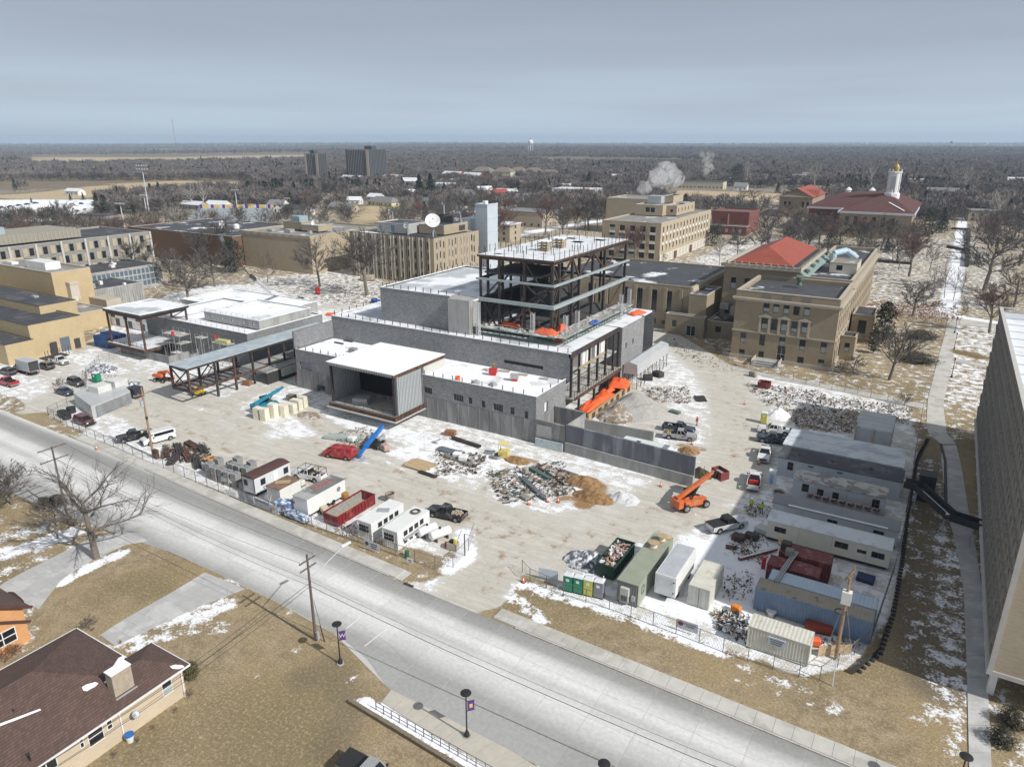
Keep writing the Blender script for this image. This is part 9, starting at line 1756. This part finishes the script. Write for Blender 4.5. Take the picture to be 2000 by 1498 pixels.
# == fences
FM=mat('fence_wire',(.16,.16,.16),.6,.1,1)
def fence(label,pts,h=1.8,rail=True,name='chain_link_fence',z=0):
 q=[at(*p) for p in pts]; t=T(name,label,'fence',q[0]); o=q[0]; wires=MB()
 for a,b in zip(q,q[1:]):
  L_=(b-a).length; n=max(1,round(L_/3)); d=(b-a)/L_
  for i in range(n): p=a+d*(L_*i/n)-o; P('post',MB().box(p.x-.035,p.x+.035,p.y-.035,p.y+.035,0,h+.05),[FM],t,False)
  P('top_rail',MB().beam(a-o+Vector((0,0,h)),b-o+Vector((0,0,h)),.045),[FM],t,False)
  k=int(L_/.32)
  for i in range(k):
   for s in (-1,1):
    u0=L_*i/k; u1=u0+s*.9
    if 0<=u1<=L_: wires.beam(a-o+d*u0+Vector((0,0,.05)),a-o+d*u1+Vector((0,0,h)),.011,.011)
 w=P('chain_link',wires,[FM],t,False); w['kind']='stuff'; return t
fence('long chain-link fence along the road in front of the stored trailers',[(95,812),(170,852),(300,907),(500,990),(700,1060),(850,1112),(885,1108),(915,1075),(926,1045)]); fence('short chain-link return at the left end of the site fence',[(95,812),(150,786)])
fence('chain-link fence round the right-hand container yard by the road',[(1020,1118),(1035,1135),(1100,1163),(1190,1190),(1320,1238),(1460,1292),(1560,1322),(1600,1330)]); fence('chain-link fence up the right side of the trailer yard',[(1600,1330),(1700,1255),(1745,1120),(1772,1000),(1788,880),(1802,800)]); fence('chain-link fence along the campus walk behind the material piles',[(1802,800),(1700,776),(1600,755),(1500,730),(1430,712),(1375,660)])
fence('temporary fence panels among the rubble of the left lot',[(168,765),(170,735),(195,710),(235,700)],2.0)
t=T('timber_screen','plywood screen panels around the foot of the new utility pole','screen',at(1600,1288)); a,b=at(1597,1282)-t.location,at(1662,1278)-t.location
for i in range(4): p,q=a.lerp(b,i/4),a.lerp(b,(i+.96)/4); P('board',MB().prism([(p.x,p.y),(q.x,q.y),(q.x,q.y+.06),(p.x,p.y+.06)],.1,1.3),WOOD,t,False)
SIGNM=mat('pale_banner_sheet',(.5,.52,.56),.7,.15,2); SIGND=mat('grey_photo_banner',(.24,.26,.3),.7,.35,2,second=(.4,.42,.46),sm=.4,ss=1.5)
def banner(label,a,b,h=1.3,m=SIGNM,lines=3,logo=None,z=.4):
 p,q=at(*a),at(*b); t=T('fence_banner',label,'banner',p,math.atan2(q.y-p.y,q.x-p.x)); L_=(q-p).length; P('sheet',MB().box(0,L_,-.1,-.06,z,z+h),m,t,False)
 if logo: P('logo',MB().lathe([(0,0),(.3,0),(.3,.02),(0,.02)],(0,0,0),12),[logo],t,False).matrix_local=Matrix.Translation((.5,-.11,z+h*.62))@Matrix.Rotation(R(90),4,'X')
 for i in range(lines): P('print_line',MB().box((1.0 if logo else .3)+i*.1,L_-.25-i*.12,-.115,-.102,z+h-.35-i*.28,z+h-.24-i*.28),INK,t,False)
banner('pale company banner with a round logo below the white containers',(713,1072),(742,1082),1.1,SIGNM,3,INK); banner('small white notice on the fence by the green drum',(796,1102),(808,1106),.7,WHITE,2); banner('contractor banner with red and black print on the right-hand fence',(1320,1229),(1362,1243),1.15,SIGNM,2,mat('dark_red_logo',(.2,.02,.03),.6)); banner('grey photographic banner on the fence below the brown-roofed office',(468,978),(498,990),1.3,SIGND,0); banner('pale grey banner right of the photographic one on the fence',(499,990),(530,1003),1.3,mat('pale_grey_banner',(.38,.39,.41),.7,.2,2),1); banner('small round-logo banner beside the blue-wrapped bundle',(533,1005),(546,1010),1.2,SIGNM,0,PINK); banner('black and white checked banner left of the photographic one',(443,968),(463,976),.8,WHITE,0); banner('pale banner boards standing behind the green toilets',(1052,1130),(1090,1138),1.3,mat('pale_blue_sign',(.5,.56,.62),.6),0)
t=T('railing','grey metal railing along the snowy edge of the near pavement','railing',at(735,1388)); r0,r1=Vector((0,0,0)),at(985,1530)-t.location; n=15
for i in range(n+1): p=r0.lerp(r1,i/n); P('post',MB().box(p.x-.03,p.x+.03,p.y-.03,p.y+.03,0,1.1),[FM],t,False)
for z in (.6,1.1): P('rail',MB().beam(r0+Vector((0,0,z)),r1+Vector((0,0,z)),.045),[FM],t,False)
t=T('stone_wall','low brown stone retaining wall below the railing','wall',at(683,1372)); r0,r1=Vector((0,0,0)),at(960,1540)-t.location; BS=mat('brown_wall_stone',(.2,.165,.12),.95,.25,3); n=60
for i in range(n):
 p,q=r0.lerp(r1,i/n),r0.lerp(r1,(i+.94)/n); P('stone',MB().prism([(p.x,p.y-.2),(q.x,q.y-.2),(q.x,q.y+.2),(p.x,p.y+.2)],0,.42+rnd.uniform(-.03,.03)),[BS],t,False)
mb=MB(); r_=random.Random(2); A_,B_=at(705,1378),at(980,1542)
for i in range(46): p=A_.lerp(B_,i/46); w=r_.uniform(.25,.6); mb.lathe([(w*1.3,0),(w,.08),(w*.5,.13),(0,.14)],(p.x,p.y+.55,.0),8)
tag(P('snow_bank',mb,SNOW),kind='stuff')
FBM=mat('black_footbridge_steel',(.03,.032,.035),.6,.2,1); t=T('footbridge','dark raised footway with snow on its deck from the trailers to the high-rise','footbridge',(5,100,0)); pts=[(1.2,110.5,3.1),(3.0,110.3,3.1),(7.2,103.2,2.9),(11,102.2,2.9)]
for a,b in zip(pts,pts[1:]):
 P('deck',MB().beam(a,b,1.6,.15),FBM,t); v=(Vector(b)-Vector(a)).normalized(); s=Vector((-v.y,v.x,0))*.8
 for k in (-1,1): P('side_panel',MB().beam(Vector(a)+s*k+Vector((0,0,.5)),Vector(b)+s*k+Vector((0,0,.5)),.06,.9),FBM,t)
P('deck_snow',MB().beam((3.4,109.5,3.2),(6.8,103.9,3.0),.7,.06).beam((1.3,110.5,3.2),(2.9,110.3,3.2),1.2,.06),SNOW,t)
for x,y in ((2.9,109.6),(6.6,104.2),(9.8,102)): P('leg',MB().box(x-.1,x+.1,y-.1,y+.1,0,2.9),GALV,t)
P('dark_booth',MB().box(3.0,5.2,113,115.5,0,4.2),FBM,t)
mb=MB(); q=[at(*p) for p in ((1810,858),(1788,900),(1770,1000),(1758,1100),(1740,1200),(1715,1275),(1665,1318))]; r_=random.Random(6)
for a,b in zip(q,q[1:]):
 n=int((b-a).length/.8)
 for i in range(n):
  p,s=a.lerp(b,i/n),a.lerp(b,(i+1)/n); j=r_.uniform(-.12,.12); mb.face([(p.x+j,p.y,0),(s.x-j,s.y,0),(s.x,s.y,.7+j),(p.x,p.y,.7-j)]); mb.lathe([(.25,0),(.2,.2),(0,.25)],(p.x+.25,p.y,0),6)
tag(P('silt_fence',mb,FBM),'black sagging silt fence along the slope between trailers and path','silt fence')
tag(P('silt_fence',MB().tube(at(1838,868),at(1846,900),.25,n=6).tube(at(1846,900),at(1848,1000),.25,n=6),FBM),'black erosion sock curving along the grey path edge','erosion sock')
# == piles, stacks, mounds
def mound(label,px,py,w,d,h,m,seed=1,rz=0):
 r_=random.Random(seed); n=14; mb=MB(); vs=[]
 for j in range(n+1):
  for i in range(n+1):
   u,v=i/n*2-1,j/n*2-1; e=max(0,1-math.hypot(u,v)); z=h*(e**.8)*(1+.5*noise.noise((u*2+seed,v*2,0)))+(.12*r_.uniform(-1,1) if e>0 else -.05); vs.append((u*w/2,v*d/2,z if e>0 else -.1))
 mb.raw(vs,[(j*(n+1)+i,j*(n+1)+i+1,(j+1)*(n+1)+i+1,(j+1)*(n+1)+i) for j in range(n) for i in range(n)]); o=P('mound',mb,m); o.location=at(px,py); o.rotation_euler=(0,0,rz); return tag(o,label,'mound')
OCH=mat('ochre_dirt',(.30,.18,.08),.95,.3,2,second=(.2,.12,.06),sm=.4,ss=1.5,bump=.5,bs=6); GRIT=mat('grey_grit_pile',(.36,.35,.33),.95,.2,2,bump=.4,bs=6); GRS=mat('snow_dusted_rubble',(.14,.15,.17),.95,.3,3,second=(.66,.68,.7),sm=.4,ss=1.6,bump=.8,bs=6); DIRT=mat('brown_grey_dirt',(.25,.2,.15),.95,.3,2,second=(.42,.4,.37),sm=.4,ss=1,bump=.5,bs=6)
for a in (('ochre dirt mound in front of the long retaining wall, left part',1140,942,6,4.5,1.1,OCH,2),('ochre dirt mound in front of the long retaining wall, right part',1160,972,7,4,1.3,OCH,3),('pale grey gravel heap left of the orange telehandler',1218,975,5,4,1.2,mat('snowy_gravel',(.55,.56,.57),.95,.12,3),4),('dark snow-dusted rubble heap left of the green dumpster',1148,1097,6.5,5,1.5,GRS,5),('large grey excavation mound behind the retaining walls',1240,800,12,14,3.0,GRIT,6),('brown dirt slope beside the grey excavation mound',1205,812,8,9,2.6,DIRT,7),('brown dirt at the corner of the inner cast wall',1190,838,9,4,1.2,DIRT,8),('ochre dirt mound beside the silver pickup',1345,882,4,3,.9,OCH,9),('dark earth behind the end of the long retaining wall',1368,928,4,3,1.4,mat('dark_earth',(.07,.06,.035),.95,.3,2),10),('snowy mound at the left of the pavilion frame',200,722,8,6,1.4,GRS,11),('brown dirt bank in front of the foam stacks',605,812,6,4,.6,DIRT,12),('snow-covered heap near the yellow toilet',1520,812,5,4,1.6,SNOW,13),('low ochre heap beside the man basket',1010,900,5,3,.7,OCH,14),('snow-dusted ditch spoil left of the dark landing',255,750,5,4,.7,GRS,15)): mound(*a)
def heap(label,poly,n,cols,s=(.3,1.6),seed=1,h=.6):
 q=[at(*p) for p in poly]; r_=random.Random(seed)
 for ci,m in enumerate(cols):
  mb=MB()
  for _ in range(int(n*2.6)//len(cols)):
   u,v=r_.random(),r_.random(); p=q[0].lerp(q[1],u).lerp(q[3].lerp(q[2],u),v); L_=r_.uniform(*s)*.75*(.3+.65*r_.random()**2); k=r_.random()
   if k<.55: mb.cbox(p.x,p.y,r_.uniform(0,h*.6),L_,L_*r_.uniform(.03,.16),r_.uniform(.04,.14),r_.random()*3.1,tilt=r_.uniform(-.12,.12))
   else: mb.cbox(p.x,p.y,r_.uniform(0,h*.6),L_*.3,L_*.25,r_.uniform(.05,.3),r_.random()*3.1,tilt=r_.uniform(-.4,.4))
  o=P('debris_heap',mb,m); o['kind']='stuff'
DK=mat('dark_scrap',(.045,.042,.04),.8,.3,2); CG=mat('concrete_scrap',(.24,.225,.2),.9,.2,2); TG=mat('teal_scrap',(.09,.16,.14),.7,.2,2)
heap('',[(315,870),(400,868),(420,905),(330,905)],170,[RUST,STEEL,DK,CG],(.6,3),1); heap('',[(950,925),(1100,900),(1130,965),(980,985)],260,[RUST,DK,CG,DK,TG,BRN,CG],(.4,3.4),2,.5); heap('',[(850,880),(950,890),(940,925),(850,930)],150,[DK,CG,BRN,STEEL,BRN],(.4,2.6),3,.4); heap('',[(640,850),(720,835),(760,870),(690,880)],120,[CG,TG,DK,RUST,BRN],(.4,1.8),4,.5)
heap('',[(1520,800),(1670,800),(1680,850),(1560,838)],420,[BRN,CG,DK,WOOD,BRN],(.4,2.4),5,.8); heap('',[(1450,750),(1600,765),(1660,795),(1500,795)],260,[BRN,DK,CG,RUST],(.4,2.2),6,.6); heap('',[(1640,775),(1785,800),(1775,830),(1660,815)],200,[BRN,DK,CG],(.4,2.2),7,.6); heap('',[(1250,760),(1345,755),(1350,790),(1270,785)],160,[DK,CG,BRN,BRN],(.4,2.2),8,.6); heap('',[(1290,655),(1450,690),(1440,735),(1330,700)],120,[DK,BRN,CG],(.4,1.8),9,.4)
heap('',[(1425,1045),(1500,1040),(1500,1110),(1430,1085)],110,[DK,CG,BRN,BRN,RUST],(.3,1.8),10,.5); heap('',[(1410,1130),(1470,1110),(1470,1180),(1410,1170)],80,[DK,BRN,CG,WHITE],(.3,1.2),11,.5); heap('',[(1390,1195),(1465,1195),(1460,1260),(1400,1230)],100,[DK,STEEL,BRN,WHITE],(.4,2.4),12,.5); heap('',[(1600,1240),(1690,1245),(1670,1275),(1600,1265)],50,[DK,CG,BRN],(.3,1),13,.4); heap('',[(1180,800),(1225,815),(1220,850),(1180,845)],60,[DK,BRN],(.3,1.4),14,1.0)
heap('',[(640,555),(740,565),(735,605),(650,590)],140,[DK,BRN,CG],(.5,2.4),15,1.2); heap('',[(160,725),(240,735),(235,765),(180,760)],90,[CG,DK,BRN,WHITE],(.4,1.8),16,.5); heap('',[(620,985),(660,975),(640,1005),(625,1010)],60,[BRN,RUST,DK],(.3,1.2),17,.6); heap('',[(650,1015),(700,1030),(690,1055),(655,1040)],60,[RUST,BRN,WHITE],(.3,1.2),18,.3); heap('',[(1450,985),(1515,990),(1500,1015),(1460,1010)],60,[DK,BRN,CG,WHITE],(.3,1.4),19,.6)
def stack(label,px,py,L,w,nr,nl,m,rz=0,cat='stack',name='lumber_stack',pn='board',th=.12,z=0):
 c=at(px,py,z); t=T(name,label,cat,c,rz); r_=random.Random(int(px)); me=MB().box(-L/2,L/2,-w/nr/2*.86,w/nr/2*.86,0,th*.8).mesh(pn,m)
 for l in range(nl):
  for i in range(nr): P(pn,me,parent=t,loc=(r_.uniform(-.06,.06)*L,-w/2+w*(i+.5)/nr,.12+l*th),rot=(0,0,r_.uniform(-.03,.03)))
 P('bearer',MB().box(-L*.3,-L*.3+.12,-w/2,w/2,0,.1).box(L*.3,L*.3+.12,-w/2,w/2,0,.1),[DK],t,False); return t
stack('fan of raw timber planks on the snow behind the black pickup',820,910,4.6,3.4,11,2,WOOD,-.05); stack('dark steel beam bundle lying beside the raw planks',835,928,3.6,.7,2,1,STEEL,-.1,pn='beam',name='beam_stack',th=.3); stack('long grey boards under snow beside the raw planks',895,900,6,1.0,4,2,mat('grey_weathered_board',(.2,.19,.17),.9,.2,2),-.12); stack('grey metal studs bundle above the long boards',880,883,5,1.6,7,2,mat('blue_grey_studs',(.14,.17,.19),.5,.15,1),.02,name='stud_stack',pn='stud'); stack('dark grey beams at the back of the material yard',910,866,6.5,.8,3,2,STEEL,-.1,name='beam_stack',pn='beam',th=.2)
stack('long blue-grey channels lying by the traffic cones',1040,955,8,.7,4,2,mat('blue_grey_studs',(.14,.17,.19),.5,.15,1),-.6,name='channel_stack',pn='channel',th=.2); stack('long rusty beam beside the blue-grey channels',1075,930,8,.4,1,1,RUST,-.5,name='beam_stack',pn='beam',th=.3); stack('green wrapped bundle among the yard debris',1055,928,5,.8,2,2,TG,-.4,name='wrapped_bundle',pn='roll',th=.25); stack('pale duct pipes lying left of the blue boom lift',672,858,6.5,1.5,3,1,mat('galvanised_duct',(.4,.46,.45),.4,.12,1),.35,name='duct_stack',pn='duct',th=.7)
for i,(px,py,L,rz) in enumerate(((350,880,5,-.5),(365,892,5,-.4),(340,900,4,-.9),(375,872,4,-.2),(385,905,5,-.55),(325,888,3.5,-.6),(395,880,3,-.3))): stack('rusty steel beams by the fence near the utility pole, bundle %s'%'one two three four five six seven'.split()[i],px,py,L,1.2,3,2,RUST if i%2 else STEEL,rz,name='beam_stack',pn='beam',th=.28)
stack('orange-tinted timber panel pile left of the grey block cubes',412,898,2.6,1.8,4,2,mat('orange_timber',(.55,.3,.12),.8,.15,2),.3); c=at(880,850); t=T('crate','pair of brown timber crates in the snow before the block wing','crate',c,.2); P('box',MB().box(-1.0,-.05,-.55,.55,0,.95),mat('brown_crate',(.26,.13,.06),.8,.25,3),t,False); P('box',MB().box(.0,.95,-.5,.6,0,.9),mat('brown_crate',(.26,.13,.06),.8,.25,3),t,False)
t=T('crate','reddish brick-like crate under the long canopy','crate',at(484,812-60),.2); P('box',MB().box(-.9,.9,-.6,.6,0,1.0),mat('brown_crate',(.26,.13,.06),.8,.25,3),t,False)
stack('black pipes bundle behind the pickups',1350-27+45,800-20,3.2,2.2,6,1,DK,-1.1,name='pipe_stack',pn='pipe',th=.2); t=T('pallet_pair','pair of white boxes on pallets at the foot of the retaining wall','boxes',at(1122,925),-.15); P('box',MB().box(-2,-.6,-.6,.7,0,.5),WHITE,t,False); P('box',MB().box(-.4,1.4,-.8,.9,0,.6),WHITE,t,False)
for lb_,px,py,w,d,h,m in (('white wrapped pallet in the middle of the material yard',905,900,1.6,1.3,1.1,WHITE),('second white wrapped block in the material yard',893,893,1.4,1.2,.9,SNOW),('white rubbish sack heap near the duct pipes',688,862,1.5,1.3,1.0,WHITE),('beige jersey box right of the green bundle',1026,925,1.0,.8,1.1,mat('beige_steel',(.36,.33,.27),.6,.2)),('red and white machine beside the boom lift wheels',752,880,1.6,1.1,1.2,PINK),('grey boarded box on the gravel at the yard edge',1025,974,1.6,1.0,.5,CG),('blue dumpster lid lying in the snow by the cream trailer',1690,1133,2.0,1.6,.6,mat('navy_bin',(.015,.03,.1),.5)),('orange plastic cart in the snow by the cream container',1437,1195,1.1,.8,.9,mat('orange_cart',(.65,.22,.03),.5)),('rust-red tarp lump behind the cream container',1598,1232,2.8,1.2,1.0,mat('rust_red_tarp',(.25,.045,.02),.7)),('orange bag at the right end of the cream container',1592,1260,1.0,.8,.9,ORANGE),('dark metal cage rack near the silver pickup',1442,1055,1.7,1.2,.9,STEEL),('red-ended dark rack beside the cream trailer',1468,1052,1.8,1.1,.8,STEEL),('rusty square plate on the snow',1428,1070,1.4,1.0,.15,RUST),('wrapped white mattress-like bundle by the workers',1490,1040,2.0,1.6,.9,PLASTIC),('blue and white wrapped bundle at the fence, upright part',556,998,2.6,1.4,1.8,mat('blue_white_wrap',(.12,.2,.38),.5,.2,2,second=(.6,.64,.7),sm=.45,ss=2)),('blue and white wrapped bundle at the fence, long part',580,1014,4.2,1.1,1.1,mat('blue_white_wrap',(.12,.2,.38),.5,.2,2)),('beige water tank between the white trailer and red dumpster',636,1003,1.6,1.1,1.1,mat('beige_tank',(.5,.42,.32),.6,.15)),('green drums by the red dumpster',650,1001,.9,.6,.8,GRN),('yellow-brown equipment behind the red dumpster',668,972,2.2,1.0,1.1,mat('amber_machine',(.3,.17,.04),.6,.3,2)),('pale box on the roof by the white office',588,948,1.2,1.0,1.0,CONW),('red control post with sign among the yard snow',1490,1110,.5,.4,1.6,REDP),('beige utility vault near the dish building',718,548,5,3,2.2,mat('vault_tan',(.36,.31,.22),.9)),('red fuel tower by the far rubble',621,575,1.4,1.4,2.6,REDP),('blue tarp bundle beside the theatre wall',735,592,5,2,1.2,mat('blue_tarp',(.03,.1,.35),.6)),('orange tarp roll behind the podium',650,617,4,1.2,.9,ORANGE),('black netting bale beside the dirt behind the yard',1265,742,2.2,1.6,1.2,DK),('second black netting bale beside the scaffold walkway',1285,735,2.4,1.8,1.2,DK),('teal hose coil behind the dark blue pickup',1318,806,2.2,1.2,.4,TG),('grey steel hopper by the campus fence',1470,735,1.6,1.2,1.2,CG)):
 if 'box on the roof' in lb_: lb_='pale box standing behind the plain white storage box'
 c=at(px,py); b=MB(); b.box(-w/2,w/2,-d/2,d/2,.08,h); b2=MB(); b2.box(-w/2+.05,w/2-.05,-d/2+.05,d/2-.05,0,.08)
 t=T('site_item',lb_,'site equipment',c,rnd.uniform(-.5,.5)); q=P('body',b,m,t,False); bevel(q,min(w,d,h)*.22,3); P('skid',b2,[DK],t,False)
t=T('beam_rail','long red and white channel leaning across the snow by the maroon containers','channel',at(1480,1085),R(52)); P('channel',MB().beam((-3,0,.2),(3,0,.35),.5,.25),mat('dark_red_steel',(.2,.02,.025),.5),t,False); P('liner',MB().beam((-2.9,0,.36),(2.9,0,.5),.3,.02),WHITE,t,False)
spool('flat white cable spool standing behind the cream container',at(1505,1203),WHITE,1,top=WHITE); spool('pale yellow spool on the dark maroon container',at(1526,1062,2.9),mat('pale_yellow',(.6,.55,.35),.7)); t=T('pipe_bundle','long grey pipes lying across the maroon and blue containers','pipes',(-10.2,79.5,2.95));
for i in range(3): P('pipe',MB().tube((i*.22,-3.6,.05),(i*.22+.9,4.2,.1),.09,n=6),GALV,t,False)
t=T('jumble','dark rack and frames on top of the maroon container','rack',(-10.3,84,2.9)); P('frame',MB().box(-.6,.5,-.5,.5,0,.9),STEEL,t,False); P('frame',MB().box(.1,1.0,-1.6,-.7,-.1,.7),[CG],t,False)
t=T('site_trailer','pale-roofed box trailer behind the long retaining wall','site trailer',(-37,105.6,0)); P('body',MB().box(-4,4,-1.2,1.2,.4,3.1),WHITE,t,False); P('roof',MB().box(-4.05,4.05,-1.25,1.25,3.1,3.16),mat('pale_mint_roof',(.6,.68,.66),.5,.05),t,False); P('roof_hatch',MB().box(-1.6,-.9,-.5,.1,3.16,3.24),STEEL,t,False); P('roof_slats',MB().box(3.0,3.9,-1,1,3.17,3.22),GRYP,t,False)
tag(P('black_tanks',MB().lathe([(.8,0),(.85,1.3),(.7,1.4),(0,1.35)],at(131,818),12).lathe([(.8,0),(.85,1.2),(0,1.2)],at(140,806),12).lathe([(.8,0),(.8,1.1),(0,1.1)],at(122,812),12),TRIM),'cluster of round black tanks with boards on top by the fence','tanks'); bpy.data.objects['black_tanks'].name='tank_cluster'
tag(P('storm_drain',MB().box(-.7,.7,-.18,.18,.02,.12),[DK]),'dark storm drain inlet at the far kerb by the site entrance','drain').location=at(798,1143)
# == steam and haze
def puff(name,label,pts,dens):
 b=bmesh.new()
 for (px,py,r,dist) in pts:
  d=(_M@Vector((px-1000,749-py,-1387))).normalized(); c=Vector((0,0,CAMH))+d*dist/abs((_M.transposed()@d).z)
  bmesh.ops.create_icosphere(b,subdivisions=4,radius=r,matrix=Matrix.Translation(c))
 for v in b.verts: v.co+=Vector(noise.noise_vector(v.co*.13))*3.2+Vector(noise.noise_vector(v.co*.33))*1.6+Vector(noise.noise_vector(v.co*.9))*.7
 me=bpy.data.meshes.new(name); b.to_mesh(me); b.free(); o=bpy.data.objects.new(name,me); COL.objects.link(o); o['kind']='stuff'
 m=bpy.data.materials.new(name+'_vapour'); m.use_nodes=True; n=m.node_tree.nodes; n.remove(n['Principled BSDF']); v=n.new('ShaderNodeVolumePrincipled'); v.inputs['Color'].default_value=(.97,.97,.98,1); v.inputs['Density'].default_value=dens; m.node_tree.links.new(v.outputs[0],n['Material Output'].inputs['Volume']); me.materials.append(m)
puff('steam_plume','',[(1250,372,2.6,470),(1258,366,3.4,470),(1268,360,4.2,472),(1278,352,5,474),(1290,345,6,476),(1302,342,6.4,480),(1314,348,6,480),(1324,352,4.5,482),(1298,330,4.5,478),(1310,335,4.6,478),(1288,338,4,476)],.10)
puff('steam_wisp','',[(1380,335,4,640),(1383,325,4.6,640),(1378,314,4.4,640),(1386,306,4.2,640),(1372,302,3,640)],.05)
HB=MB().box(-17500,6500,-600,17000,-24,170); hz=P('haze',HB,[]); hz['kind']='stuff'
m=bpy.data.materials.new('haze_air'); m.use_nodes=True; n=m.node_tree.nodes; n.remove(n['Principled BSDF']); v=n.new('ShaderNodeVolumePrincipled'); v.inputs['Color'].default_value=(.62,.79,1,1); v.inputs['Density'].default_value=.0001; v.inputs['Anisotropy'].default_value=.1; m.node_tree.links.new(v.outputs[0],n['Material Output'].inputs['Volume']); hz.data.materials.append(m)
